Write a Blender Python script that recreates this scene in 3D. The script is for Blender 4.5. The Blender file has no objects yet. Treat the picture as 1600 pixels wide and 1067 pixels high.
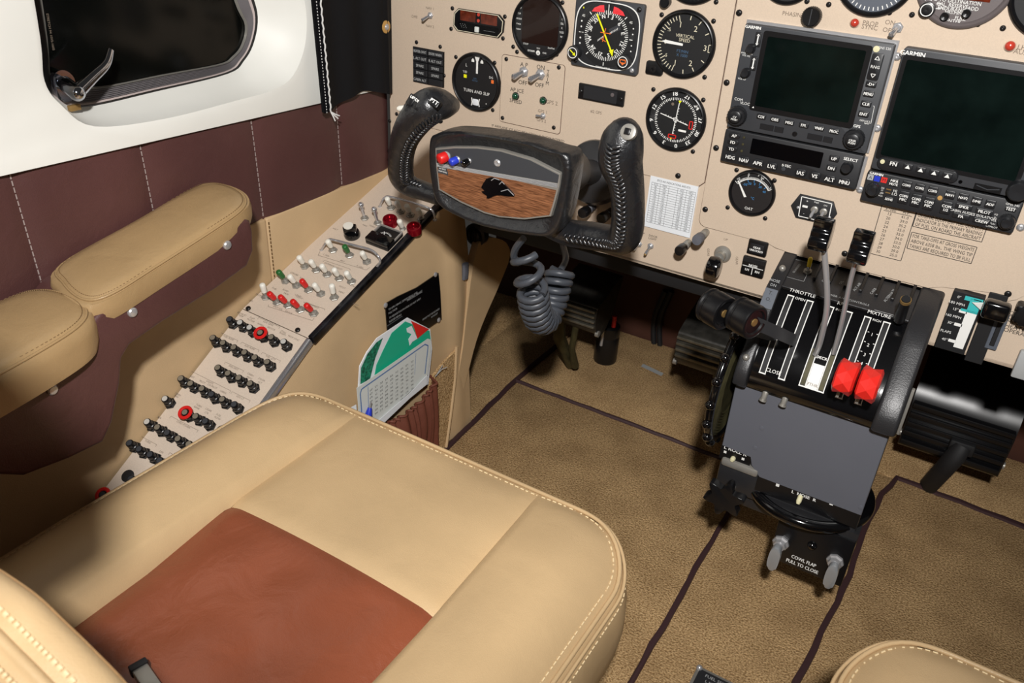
import bpy, bmesh, math, random
from mathutils import Vector, Matrix
random.seed(7)
scene = bpy.context.scene
coll = scene.collection

# ------------------------------------------------------------------ camera
FPX = 1300.0
YAW, PITCH, ROLL = 0.518176, 0.534421, -0.057969
CAM = Vector((0.2802, -0.9751, 0.8843))
fwd = Vector((-math.sin(YAW)*math.cos(PITCH), math.cos(YAW)*math.cos(PITCH), -math.sin(PITCH)))
_r = fwd.cross(Vector((0, 0, 1))).normalized()
_u = _r.cross(fwd)
cright = _r*math.cos(ROLL) - _u*math.sin(ROLL)
cup = _r*math.sin(ROLL) + _u*math.cos(ROLL)
cam_data = bpy.data.cameras.new('camera')
cam_data.sensor_width = 36.0
cam_data.lens = FPX/1600*36.0
cam_data.clip_start = 0.02
cam_obj = bpy.data.objects.new('camera', cam_data)
cam_obj.matrix_world = Matrix(((cright.x, cup.x, -fwd.x, CAM.x), (cright.y, cup.y, -fwd.y, CAM.y),
                               (cright.z, cup.z, -fwd.z, CAM.z), (0, 0, 0, 1)))
coll.objects.link(cam_obj)
scene.camera = cam_obj
cam_data.dof.use_dof = True
cam_data.dof.focus_distance = 0.98
cam_data.dof.aperture_fstop = 14.0

# ------------------------------------------------------------------ world, flash, exposure
world = bpy.data.worlds.new('night_hangar')
scene.world = world
world.use_nodes = True
world.node_tree.nodes['Background'].inputs['Color'].default_value = (1.0, 0.93, 0.85, 1)
world.node_tree.nodes['Background'].inputs['Strength'].default_value = 0.034
fl = bpy.data.lights.new('camera_flash', 'SPOT')
fl.energy = 80
fl.color = (1.0, 0.975, 0.95)
fl.shadow_soft_size = 0.03
fl.spot_size = math.radians(96)
fl.spot_blend = 0.75
flo = bpy.data.objects.new('camera_flash', fl)
coll.objects.link(flo)
flo.location = CAM + cup*0.20 - fwd*0.30
flo.rotation_euler = (fwd*1.0 + cup*0.10 + cright*0.02).to_track_quat('-Z', 'Y').to_euler()
vs = scene.view_settings
vs.view_transform = 'Standard'
vs.look = 'None'
vs.gamma = 1.0
vs.use_curve_mapping = False
vs.exposure = 0.0

# ------------------------------------------------------------------ pixel -> place helpers (survey of the photograph)
def ray(px, py):
    return fwd + cright*((px-800)/FPX) - cup*((py-533.5)/FPX)
def on_plane(px, py, p, n):
    r = ray(px, py); n = Vector(n)
    return CAM + r*((Vector(p)-CAM).dot(n)/r.dot(n))
def onX(px, py, x): return on_plane(px, py, (x, 0, 0), (1, 0, 0))
def onY(px, py, y): return on_plane(px, py, (0, y, 0), (0, 1, 0))
def onZ(px, py, z): return on_plane(px, py, (0, 0, z), (0, 0, 1))
PR = Matrix(((1, 0, 0, 0), (0, 0, -1, 0), (0, 1, 0, 0), (0, 0, 0, 1)))   # x right, y up, z towards pilot
def panelM(u, v, w=0.0): return Matrix.Translation((u, -w, v)) @ PR
def pp(px, py, w=0.0):
    p = onY(px, py, -w); return (p.x, p.z)
class Frame:
    """a tilted flat surface: origin, local x, local y (normal = x cross y)"""
    def __init__(s, o, x, y):
        s.o = Vector(o); s.x = Vector(x).normalized()
        s.n = s.x.cross(Vector(y)).normalized(); s.y = s.n.cross(s.x)
    def M(s, a=0, b=0, c=0):
        o = s.o + s.x*a + s.y*b + s.n*c
        return Matrix(((s.x.x, s.y.x, s.n.x, o.x), (s.x.y, s.y.y, s.n.y, o.y), (s.x.z, s.y.z, s.n.z, o.z), (0, 0, 0, 1)))
    def px(s, x, y, c=0.0):
        p = on_plane(x, y, s.o + s.n*c, s.n) - s.o
        return (p.dot(s.x), p.dot(s.y))

# ------------------------------------------------------------------ materials
MATS = {}
def srgb(r, g, b):
    f = lambda c: (c/255/12.92) if c/255 <= 0.04045 else ((c/255+0.055)/1.055)**2.4
    return (f(r), f(g), f(b), 1)
def mat(name, col, rough=0.5, metal=0.0, bump=None, var=None, spec=0.5, coat=0.0, emit=None, trans=0.0):
    """bump=(scale, strength, distance)  var=(scale, amount)"""
    m = bpy.data.materials.new(name); m.use_nodes = True
    nt = m.node_tree; b = nt.nodes['Principled BSDF']
    c = srgb(*col)
    b.inputs['Base Color'].default_value = c
    b.inputs['Roughness'].default_value = rough
    b.inputs['Metallic'].default_value = metal
    b.inputs['Specular IOR Level'].default_value = spec
    b.inputs['Coat Weight'].default_value = coat
    b.inputs['Coat Roughness'].default_value = 0.12
    if trans: b.inputs['Transmission Weight'].default_value = trans
    if emit:
        b.inputs['Emission Color'].default_value = srgb(*emit[0]); b.inputs['Emission Strength'].default_value = emit[1]
    tc = nt.nodes.new('ShaderNodeTexCoord')
    if var:
        n = nt.nodes.new('ShaderNodeTexNoise'); n.inputs['Scale'].default_value = var[0]; n.inputs['Detail'].default_value = 5
        nt.links.new(tc.outputs['Object'], n.inputs['Vector'])
        r = nt.nodes.new('ShaderNodeValToRGB')
        k = var[1]
        r.color_ramp.elements[0].color = (c[0]*(1-k), c[1]*(1-k), c[2]*(1-k), 1); r.color_ramp.elements[0].position = 0.3
        r.color_ramp.elements[1].color = (min(1, c[0]*(1+k)), min(1, c[1]*(1+k)), min(1, c[2]*(1+k)), 1); r.color_ramp.elements[1].position = 0.7
        nt.links.new(n.outputs['Fac'], r.inputs['Fac']); nt.links.new(r.outputs['Color'], b.inputs['Base Color'])
    if bump:
        n = nt.nodes.new('ShaderNodeTexNoise'); n.inputs['Scale'].default_value = bump[0]; n.inputs['Detail'].default_value = 4
        nt.links.new(tc.outputs['Object'], n.inputs['Vector'])
        bp = nt.nodes.new('ShaderNodeBump'); bp.inputs['Strength'].default_value = bump[1]; bp.inputs['Distance'].default_value = bump[2]
        nt.links.new(n.outputs['Fac'], bp.inputs['Height']); nt.links.new(bp.outputs['Normal'], b.inputs['Normal'])
    MATS[name] = m
    return m
def leather(name, col, rough=0.42, grain=900, wrinkle=18, wr=0.25, spec=0.4, k=0.12):
    m = mat(name, col, rough, spec=spec, var=(7, k))
    nt = m.node_tree; b = nt.nodes['Principled BSDF']; tc = nt.nodes['Texture Coordinate']
    v = nt.nodes.new('ShaderNodeTexVoronoi'); v.inputs['Scale'].default_value = grain
    nt.links.new(tc.outputs['Object'], v.inputs['Vector'])
    n = nt.nodes.new('ShaderNodeTexNoise'); n.inputs['Scale'].default_value = wrinkle; n.inputs['Detail'].default_value = 6; n.inputs['Distortion'].default_value = 0.5
    nt.links.new(tc.outputs['Object'], n.inputs['Vector'])
    b1 = nt.nodes.new('ShaderNodeBump'); b1.inputs['Strength'].default_value = 0.18; b1.inputs['Distance'].default_value = 0.0006
    nt.links.new(v.outputs['Distance'], b1.inputs['Height'])
    b2 = nt.nodes.new('ShaderNodeBump'); b2.inputs['Strength'].default_value = wr; b2.inputs['Distance'].default_value = 0.006
    nt.links.new(n.outputs['Fac'], b2.inputs['Height']); nt.links.new(b1.outputs['Normal'], b2.inputs['Normal'])
    nt.links.new(b2.outputs['Normal'], b.inputs['Normal'])
    return m
mat('panel_beige', (207, 188, 167), 0.62, bump=(1400, 0.10, 0.0004), var=(900, 0.05), spec=0.3)
mat('console_beige', (206, 190, 173), 0.62, bump=(1400, 0.10, 0.0004), var=(700, 0.06), spec=0.3)
mat('cream', (228, 228, 222), 0.45, var=(9, 0.03), spec=0.3)
leather('brown_leather', (84, 54, 52), 0.42, 700, 30, 0.25)
leather('tan_leather', (192, 164, 124), 0.40, 900, 16, 0.22)
leather('armrest_tan', (164, 136, 97), 0.36, 900, 22, 0.25)
leather('tan_vinyl', (198, 169, 130), 0.55, 900, 10, 0.15, 0.3)
leather('saddle_leather', (130, 70, 46), 0.36, 800, 26, 0.45, 0.5, 0.15)
leather('black_leather', (26, 27, 30), 0.33, 900, 70, 0.32, 0.9)
leather('pocket_brown', (112, 63, 48), 0.6, 800, 30, 0.3, 0.3)
m = mat('carpet', (150, 116, 76), 0.95, spec=0.08)
nt = m.node_tree; b = nt.nodes['Principled BSDF']; tc = nt.nodes['Texture Coordinate']
n1 = nt.nodes.new('ShaderNodeTexNoise'); n1.inputs['Scale'].default_value = 380; n1.inputs['Detail'].default_value = 3
n2 = nt.nodes.new('ShaderNodeTexNoise'); n2.inputs['Scale'].default_value = 14; n2.inputs['Detail'].default_value = 6
for q in (n1, n2): nt.links.new(tc.outputs['Object'], q.inputs['Vector'])
r1 = nt.nodes.new('ShaderNodeValToRGB'); r1.color_ramp.elements[0].position = 0.32; r1.color_ramp.elements[1].position = 0.68
r1.color_ramp.elements[0].color = srgb(150, 117, 76); r1.color_ramp.elements[1].color = srgb(230, 194, 144)
r2 = nt.nodes.new('ShaderNodeValToRGB'); r2.color_ramp.elements[0].position = 0.3; r2.color_ramp.elements[1].position = 0.62
r2.color_ramp.elements[0].color = (0.72, 0.70, 0.68, 1); r2.color_ramp.elements[1].color = (1, 1, 1, 1)
mx = nt.nodes.new('ShaderNodeMix'); mx.data_type = 'RGBA'; mx.blend_type = 'MULTIPLY'; mx.inputs[0].default_value = 1.0
nt.links.new(n1.outputs['Fac'], r1.inputs['Fac']); nt.links.new(n2.outputs['Fac'], r2.inputs['Fac'])
nt.links.new(r1.outputs['Color'], mx.inputs[6]); nt.links.new(r2.outputs['Color'], mx.inputs[7])
nt.links.new(mx.outputs[2], b.inputs['Base Color'])
bp = nt.nodes.new('ShaderNodeBump'); bp.inputs['Strength'].default_value = 0.9; bp.inputs['Distance'].default_value = 0.003
nt.links.new(n1.outputs['Fac'], bp.inputs['Height']); nt.links.new(bp.outputs['Normal'], b.inputs['Normal'])
mat('binding', (62, 40, 42), 0.6, bump=(500, 0.3, 0.001))
mat('bulkhead', (70, 38, 26), 0.7, var=(12, 0.25))
mat('black_plastic', (17, 17, 19), 0.32)
mat('black_matte', (22, 22, 24), 0.65)
mat('black_gloss', (10, 10, 12), 0.12, coat=0.5)
mat('crinkle', (40, 40, 42), 0.36, bump=(700, 0.35, 0.0006))
mat('radio_grey', (57, 59, 63), 0.5, bump=(1500, 0.10, 0.0003))
mat('radio_dark', (34, 35, 38), 0.5, bump=(1500, 0.10, 0.0003))
mat('button_black', (30, 31, 34), 0.35)
mat('plate_grey', (96, 98, 106), 0.55, bump=(900, 0.08, 0.0004), var=(6, 0.06))
mat('dial_black', (20, 21, 23), 0.6)
mat('dial_grey', (100, 92, 92), 0.5)
mat('dial_slate', (86, 92, 102), 0.5)
mat('screen_dark', (10, 19, 17), 0.12, var=(30, 0.4), spec=0.12)
mat('screen_black', (6, 6, 8), 0.15, spec=0.15)
mat('screen_brown', (34, 20, 16), 0.3, spec=0.15)
mat('screen_amber', (92, 34, 16), 0.15, var=(120, 0.5))
mat('ink_white', (240, 240, 236), 0.6)
mat('ink_grey', (170, 172, 172), 0.6)
mat('ink_cream', (222, 214, 188), 0.6)
mat('ink_black', (30, 28, 28), 0.7)
mat('ink_faint', (120, 106, 92), 0.7)
mat('ink_blue', (62, 140, 200), 0.6)
mat('ink_steel', (70, 100, 130), 0.6)
mat('ink_yellow', (232, 232, 20), 0.5, emit=((232, 232, 20), 0.12))
mat('ink_orange', (245, 120, 50), 0.5)
mat('flag_red', (240, 62, 70), 0.5)
mat('ink_red', (220, 40, 34), 0.5)
mat('metal', (190, 190, 192), 0.32, 0.55, spec=0.8)
mat('chrome', (206, 208, 214), 0.14, 0.78, spec=0.9)
mat('chrome_mirror', (190, 194, 204), 0.09, 1.0)
mat('steel_dull', (160, 157, 150), 0.40, 0.5, spec=0.7)
mat('brass', (150, 120, 72), 0.45, 0.5)
mat('screw_black', (34, 32, 32), 0.35, 0.3)
mat('white_plastic', (232, 230, 220), 0.4)
mat('red_plastic', (208, 32, 30), 0.35)
mat('green_plastic', (36, 100, 46), 0.35)
mat('blue_plastic', (40, 60, 190), 0.35)
mat('red_anodised', (150, 14, 34), 0.22, 0.6, coat=0.4)
mat('lamp_green', (10, 66, 44), 0.15, coat=0.6)
mat('lamp_red', (190, 60, 44), 0.25, coat=0.4)
mat('knob_red', (224, 44, 36), 0.32)
mat('gasket', (112, 108, 110), 0.5, bump=(60, 0.2, 0.001))
mat('gasket_edge', (196, 182, 178), 0.5)
mat('paper', (232, 236, 240), 0.7)
mat('paper_aged', (216, 220, 216), 0.7)
mat('booklet_green', (30, 178, 140), 0.4)
mat('booklet_dark', (30, 120, 92), 0.5, var=(260, 0.7))
mat('booklet_blue', (96, 128, 176), 0.5)
mat('velvet', (18, 18, 20), 0.8, bump=(60, 0.25, 0.004), spec=0.2)
mat('velcro', (14, 14, 18), 0.95, bump=(900, 0.8, 0.002), spec=0.1)
mat('cord_white', (222, 222, 220), 0.7)
mat('thread', (226, 204, 162), 0.7)
mat('thread_grey', (160, 146, 142), 0.7)
mat('thread_dark', (108, 82, 50), 0.7)
mat('coil_rubber', (66, 70, 77), 0.42)
mat('teal', (60, 186, 186), 0.5)
mat('pedal_metal', (58, 56, 52), 0.45, 0.4, var=(60, 0.4))
mat('pedal_edge', (120, 116, 104), 0.4, 0.7, var=(80, 0.3))
mat('olive_metal', (70, 66, 42), 0.55, 0.4, var=(50, 0.4))
mat('ivory', (222, 216, 176), 0.4)
mat('yellow_plastic', (226, 200, 30), 0.4)
mat('handle_grey', (176, 180, 184), 0.35, 0.5)
mat('clear_plastic', (150, 145, 140), 0.15)
mat('snap_tan', (190, 148, 84), 0.5)
# wood
m = mat('wood', (140, 84, 48), 0.4)
nt = m.node_tree; b = nt.nodes['Principled BSDF']; tc = nt.nodes['Texture Coordinate']
mp = nt.nodes.new('ShaderNodeMapping'); mp.inputs['Scale'].default_value = (14, 230, 14)
mp.inputs['Rotation'].default_value = (0, 0, -0.03)
nn = nt.nodes.new('ShaderNodeTexNoise'); nn.inputs['Scale'].default_value = 5; nn.inputs['Detail'].default_value = 8; nn.inputs['Distortion'].default_value = 0.6
rr = nt.nodes.new('ShaderNodeValToRGB'); rr.color_ramp.elements[0].position = 0.36; rr.color_ramp.elements[1].position = 0.64
rr.color_ramp.elements[0].color = srgb(84, 50, 30); rr.color_ramp.elements[1].color = srgb(150, 100, 68)
nt.links.new(tc.outputs['Object'], mp.inputs['Vector']); nt.links.new(mp.outputs['Vector'], nn.inputs['Vector'])
nt.links.new(nn.outputs['Fac'], rr.inputs['Fac']); nt.links.new(rr.outputs['Color'], b.inputs['Base Color'])
# window glass: dark night outside, reflective pane
m = mat('window_glass', (12, 14, 12), 0.12, spec=0.07)
nt = m.node_tree; b = nt.nodes['Principled BSDF']
b.inputs['Transmission Weight'].default_value = 0.55
# thin instrument cover glass
m = bpy.data.materials.new('cover_glass'); m.use_nodes = True; MATS['cover_glass'] = m
nt = m.node_tree; nt.nodes.clear()
o = nt.nodes.new('ShaderNodeOutputMaterial'); t = nt.nodes.new('ShaderNodeBsdfTransparent'); g = nt.nodes.new('ShaderNodeBsdfGlossy')
g.inputs['Roughness'].default_value = 0.034
mm = nt.nodes.new('ShaderNodeMixShader'); mm.inputs[0].default_value = 0.02
nt.links.new(t.outputs[0], mm.inputs[1]); nt.links.new(g.outputs[0], mm.inputs[2]); nt.links.new(mm.outputs[0], o.inputs[0])

# ------------------------------------------------------------------ glyphs (built-in font cut into flat letters once)
GLY = {}
def _make_glyphs():
    chars = "ABCDEFGHIJKLMNOPQRSTUVWXYZabcdefghijklmnopqrstuvwxyz0123456789.,-+/#'°&:"
    cu = bpy.data.curves.new('glyph_source', 'FONT'); cu.resolution_u = 2; cu.size = 1.0
    ob = bpy.data.objects.new('glyph_source', cu); coll.objects.link(ob)
    def grab(s):
        cu.body = s
        bpy.context.view_layer.update()
        me = ob.evaluated_get(bpy.context.evaluated_depsgraph_get()).to_mesh()
        vs_ = [(v.co.x, v.co.y) for v in me.vertices]; fs = [tuple(p.vertices) for p in me.polygons]
        ob.evaluated_get(bpy.context.evaluated_depsgraph_get()).to_mesh_clear()
        return vs_, fs
    for c in chars:
        v1, f1 = grab(c); v2, f2 = grab(c+c)
        if not v1: continue
        adv = max(a[0] for a in v2) - max(a[0] for a in v1)
        GLY[c] = (v1, f1, adv)
    coll.objects.unlink(ob); bpy.data.objects.remove(ob); bpy.data.curves.remove(cu)
_make_glyphs()

# ------------------------------------------------------------------ mesh builder
def rrect(x0, x1, y0, y1, r, n=4):
    r = min(r, (x1-x0)/2-1e-6, (y1-y0)/2-1e-6)
    out = []
    for cx, cy, a0 in ((x1-r, y1-r, 0), (x0+r, y1-r, 90), (x0+r, y0+r, 180), (x1-r, y0+r, 270)):
        for i in range(n+1):
            a = math.radians(a0 + 90*i/n); out.append((cx+r*math.cos(a), cy+r*math.sin(a)))
    return out
def circ(x, y, r, n=32, a0=0): return [(x+r*math.cos(a0+2*math.pi*i/n), y+r*math.sin(a0+2*math.pi*i/n)) for i in range(n)]
def smooth_loop(pts, closed=True, n=4):
    """Catmull-Rom through 2D or 3D points"""
    P = [Vector(p) for p in pts]; N = len(P); out = []
    rng = range(N) if closed else range(N-1)
    for i in rng:
        if closed: p0, p1, p2, p3 = P[i-1], P[i], P[(i+1) % N], P[(i+2) % N]
        else: p0, p1, p2, p3 = P[max(i-1, 0)], P[i], P[i+1], P[min(i+2, N-1)]
        for k in range(n):
            t = k/n
            out.append(0.5*((2*p1)+(p2-p0)*t+(2*p0-5*p1+4*p2-p3)*t*t+(3*p1-p0-3*p2+p3)*t**3))
    if not closed: out.append(P[-1])
    return out
def area2(pts): return sum(pts[i-1][0]*pts[i][1]-pts[i][0]*pts[i-1][1] for i in range(len(pts)))/2
class MB:
    def __init__(s): s.v = []; s.f = []; s.M = None
    def add(s, vs_, fs):
        o = len(s.v)
        if s.M is not None: vs_ = [tuple(s.M @ Vector(v)) for v in vs_]
        s.v += [tuple(v) for v in vs_]; s.f += [tuple(i+o for i in f) for f in fs]
        return s
    def add_bm(s, bm):
        bm.verts.index_update()
        s.add([tuple(v.co) for v in bm.verts], [tuple(v.index for v in f.verts) for f in bm.faces]); bm.free(); return s
    def box(s, x0, x1, y0, y1, z0, z1, bev=0.0, seg=2):
        V = [(x0, y0, z0), (x1, y0, z0), (x1, y1, z0), (x0, y1, z0), (x0, y0, z1), (x1, y0, z1), (x1, y1, z1), (x0, y1, z1)]
        F = [(0, 3, 2, 1), (4, 5, 6, 7), (0, 1, 5, 4), (1, 2, 6, 5), (2, 3, 7, 6), (3, 0, 4, 7)]
        if not bev: return s.add(V, F)
        bm = bmesh.new(); vv = [bm.verts.new(v) for v in V]
        for f in F: bm.faces.new([vv[i] for i in f])
        bmesh.ops.bevel(bm, geom=list(bm.edges), offset=bev, segments=seg, affect='EDGES', profile=0.5)
        return s.add_bm(bm)
    def prism(s, pts, z0, z1, bev=0.0, seg=2, taper=None):
        pts = [tuple(p)[:2] for p in pts]
        if area2(pts) < 0: pts = pts[::-1]
        n = len(pts)
        if not bev:
            V = [(x, y, z0) for x, y in pts]+[(x, y, z1) for x, y in pts]
            F = [tuple(range(n))[::-1], tuple(range(n, 2*n))]+[(i, (i+1) % n, n+(i+1) % n, n+i) for i in range(n)]
            return s.add(V, F)
        bm = bmesh.new()
        a = [bm.verts.new((x, y, z0)) for x, y in pts]; b_ = [bm.verts.new((x, y, z1)) for x, y in pts]
        bm.faces.new(a[::-1]); top = bm.faces.new(b_)
        for i in range(n): bm.faces.new((a[i], a[(i+1) % n], b_[(i+1) % n], b_[i]))
        bmesh.ops.bevel(bm, geom=list(top.edges), offset=bev, segments=seg, affect='EDGES', profile=0.5)
        return s.add_bm(bm)
    def poly(s, pts, z=0.0):
        pts = [tuple(p)[:2] for p in pts]
        if area2(pts) < 0: pts = pts[::-1]
        return s.add([(x, y, z) for x, y in pts], [tuple(range(len(pts)))])
    def frame2(s, outer, inner, z0, z1, bev=None):
        """flat ring between two loops with equal point counts, z0 bottom z1 top"""
        n = len(outer)
        V = [(p[0], p[1], z0) for p in outer]+[(p[0], p[1], z1) for p in outer]+[(p[0], p[1], z1) for p in inner]+[(p[0], p[1], z0) for p in inner]
        F = []
        for i in range(n):
            j = (i+1) % n
            for k in range(3): F.append((k*n+i, k*n+j, (k+1)*n+j, (k+1)*n+i))
            F.append((3*n+i, 3*n+j, j, i))
        return s.add(V, F)
    def lathe(s, prof, x=0, y=0, n=24, cap=True):
        V = []; F = []
        for r, z in prof: V += [(x+r*math.cos(2*math.pi*i/n), y+r*math.sin(2*math.pi*i/n), z) for i in range(n)]
        for k in range(len(prof)-1):
            for i in range(n):
                j = (i+1) % n; F.append((k*n+i, k*n+j, (k+1)*n+j, (k+1)*n+i))
        if cap:
            if prof[0][0] > 1e-7: F.append(tuple(range(n))[::-1])
            if prof[-1][0] > 1e-7: F.append(tuple(range((len(prof)-1)*n, len(prof)*n)))
        return s.add(V, F)
    def cyl(s, x, y, z0, z1, r, n=16, r1=None): return s.lathe([(r, z0), (r if r1 is None else r1, z1)], x, y, n)
    def rod(s, a, b, r, n=10, r1=None): return s.tube([a, b], [r, r if r1 is None else r1], n)
    def tube(s, pts, r, n=8, closed=False, sx=1.0):
        P = [Vector(p) for p in pts]; N = len(P)
        R_ = [r]*N if not isinstance(r, (list, tuple)) else r
        V = []; F = []; up = None
        for i in range(N):
            if closed: t = P[(i+1) % N]-P[i-1]
            else: t = P[min(i+1, N-1)]-P[max(i-1, 0)]
            t.normalize()
            if up is None:
                up = Vector((0, 0, 1)) if abs(t.z) < 0.9 else Vector((1, 0, 0))
            a = t.cross(up)
            if a.length < 1e-6: a = t.orthogonal()
            a.normalize(); b_ = a.cross(t).normalized(); up = b_
            V += [tuple(P[i]+a*(R_[i]*sx*math.cos(2*math.pi*k/n))+b_*(R_[i]*math.sin(2*math.pi*k/n))) for k in range(n)]
        for i in range(N if closed else N-1):
            i2 = (i+1) % N
            for k in range(n):
                k2 = (k+1) % n; F.append((i*n+k, i*n+k2, i2*n+k2, i2*n+k))
        if not closed: F += [tuple(range(n))[::-1], tuple(range((N-1)*n, N*n))]
        return s.add(V, F)
    def ball(s, x, y, z, r, n=12, m=8, sz=1.0):
        return s.lathe([(max(1e-5, r*math.sin(math.pi*k/m)), z-r*sz*math.cos(math.pi*k/m)) for k in range(m+1)], x, y, n, cap=False)
    def text(s, txt, x, y, h, z=0.0, al='c', rot=0.0, sx=1.0, bold=0.0, mir=1):
        """cap height h (font units: 0.69 cap height)"""
        k = h/0.69
        adv = sum(GLY[c][2] if c in GLY else 0.3 for c in txt)*k*sx
        cx = {'c': -adv/2, 'l': 0.0, 'r': -adv}[al]
        ca, sa = math.cos(rot), math.sin(rot)
        for c in txt:
            if c in GLY:
                gv, gf, ad = GLY[c]
                for dx in ((0,) if not bold else (-bold*h, bold*h)):
                    V = []
                    for a, b_ in gv:
                        lx = cx+a*k*sx+dx; ly = b_*k-h/2
                        V.append((x+lx*ca-ly*sa, y+lx*sa+ly*ca, z+(0 if dx <= 0 else 1e-5)))
                    s.add(V, gf)
                cx += ad*k*sx
            else: cx += 0.3*k*sx
        return s
    def line(s, a, b, w, z=0.0):
        d = Vector((b[0]-a[0], b[1]-a[1])); L = d.length
        if L < 1e-9: return s
        n = Vector((-d.y, d.x))/L*w/2
        return s.add([(a[0]+n.x, a[1]+n.y, z), (a[0]-n.x, a[1]-n.y, z), (b[0]-n.x, b[1]-n.y, z), (b[0]+n.x, b[1]+n.y, z)], [(0, 1, 2, 3)])
    def rectline(s, x0, x1, y0, y1, w, z=0.0):
        s.line((x0, y0), (x1, y0), w, z); s.line((x1, y0), (x1, y1), w, z); s.line((x1, y1), (x0, y1), w, z); s.line((x0, y1), (x0, y0), w, z); return s
    def tick(s, cx, cy, r0, r1, deg, w, z=0.0):
        """clock angle: 0 = up, clockwise positive"""
        a = math.radians(deg); return s.line((cx+r0*math.sin(a), cy+r0*math.cos(a)), (cx+r1*math.sin(a), cy+r1*math.cos(a)), w, z)
    def arc(s, cx, cy, r0, r1, d0, d1, z=0.0, n=24):
        V = []; F = []
        for i in range(n+1):
            a = math.radians(d0+(d1-d0)*i/n)
            V += [(cx+r0*math.sin(a), cy+r0*math.cos(a), z), (cx+r1*math.sin(a), cy+r1*math.cos(a), z)]
        for i in range(n): F.append((2*i, 2*i+2, 2*i+3, 2*i+1))
        return s.add(V, F)
    def mesh(s, name, material, angle=35, recalc=True):
        me = bpy.data.meshes.new(name); me.from_pydata(s.v, [], s.f); me.validate()
        if recalc:
            bm = bmesh.new(); bm.from_mesh(me); bmesh.ops.recalc_face_normals(bm, faces=bm.faces); bm.to_mesh(me); bm.free()
        me.materials.append(MATS[material])
        me.polygons.foreach_set('use_smooth', [True]*len(me.polygons))
        me.set_sharp_from_angle(angle=math.radians(angle))
        return me
    def build(s, name, material, parent=None, M=None, angle=35, recalc=True):
        return link(name, s.mesh(name, material, angle, recalc), parent, M)
def link(name, me, parent=None, M=None):
    o = bpy.data.objects.new(name, me); coll.objects.link(o)
    if parent is not None: o.parent = parent
    if M is not None:
        if parent is None: o.matrix_world = M
        else: o.matrix_local = M
    return o
def ink(mb, name, material, parent, M=None):
    return mb.build(name, material, parent, M, recalc=False)
def tag(o, label=None, cat=None, group=None, kind=None):
    if label: o['label'] = label
    if cat: o['category'] = cat
    if group: o['group'] = group
    if kind: o['kind'] = kind
    return o
def thing(name, label, cat, M=Matrix(), group=None):
    o = bpy.data.objects.new(name, None); coll.objects.link(o)
    o.empty_display_size = 0.01; o.matrix_world = M
    return tag(o, label, cat, group)
def copy_tree(o, M=None, parent=None, label=None):
    c = o.copy(); coll.objects.link(c); c.parent = parent
    if M is not None: c.matrix_world = M
    if label: c['label'] = label
    for ch in o.children: copy_tree(ch, None, c)
    return c
# =================================================================== floor
XW = -0.509
fl_ob = MB().box(-0.62, 1.05, -1.5, 0.56, -0.03, -0.006).build('floor', 'carpet')
tag(fl_ob, 'brown carpeted cockpit floor with dark bound edges', kind='structure')
def carpet(x0, x1, y0, y1):
    MB().box(x0, x1, y0, y1, -0.006, 0.0, 0.002).build('carpet_piece', 'carpet', fl_ob)
carpet(-0.50, -0.375, -1.4, 0.50)
carpet(-0.372, 0.09, 0.201, 0.50)
carpet(-0.372, 0.09, -1.4, 0.197)
carpet(0.094, 1.0, -1.4, 0.318)
carpet(0.094, 1.0, 0.322, 0.50)
def binding(pts, w=0.0065, wob=0.0015):
    P = []
    for i in range(len(pts)-1):
        a, b_ = Vector(pts[i]), Vector(pts[i+1]); n = max(2, int((b_-a).length/0.03))
        for k in range(n): P.append(a.lerp(b_, k/n)+Vector((random.uniform(-wob, wob), random.uniform(-wob, wob), 0)))
    P.append(Vector(pts[-1]))
    mb = MB()
    V = []; F = []
    for i, p in enumerate(P):
        t = (P[min(i+1, len(P)-1)]-P[max(i-1, 0)]).normalized(); n = Vector((-t.y, t.x, 0))
        ww = w*random.uniform(0.85, 1.15)
        for k, (a, h) in enumerate(((-1, -0.001), (-0.8, 0.004), (0, 0.0052), (0.8, 0.004), (1, -0.001))): V.append(tuple(p+n*ww*a+Vector((0, 0, h))))
    for i in range(len(P)-1):
        for k in range(4): F.append((i*5+k, i*5+k+1, i*5+5+k+1, i*5+5+k))
    mb.add(V, F); mb.build('carpet_binding', 'binding', fl_ob, angle=60)
binding([(-0.352, -0.45, 0), (-0.362, -0.066, 0), (-0.371, 0.10, 0), (-0.377, 0.199, 0), (-0.375, 0.36, 0)], 0.0048)
binding([(-0.375, 0.199, 0), (0.01, 0.198, 0), (0.09, 0.199, 0)], 0.0035)
binding([(0.093, -1.0, 0), (0.093, -0.30, 0), (0.093, -0.10, 0), (0.093, 0.3, 0)], 0.0042)
binding([(0.262, -1.0, 0), (0.269, -0.184, 0), (0.286, 0.045, 0), (0.283, 0.151, 0), (0.292, 0.26, 0), (0.306, 0.322, 0), (0.50, 0.310, 0), (0.9, 0.31, 0)], 0.005)
# worn silver scuff of tape on the forward carpet
q = onZ(1003, 571, 0.001); q2 = onZ(1035, 586, 0.001)
MB().add([tuple(q+Vector((0, 0.006, 0.001))), tuple(q2+Vector((0, 0.006, 0.001))), tuple(q2+Vector((0, -0.006, 0.001))), tuple(q+Vector((0, -0.006, 0.001)))], [(0, 1, 2, 3)]).build('tape_strip', 'ink_grey', fl_ob)

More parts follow.
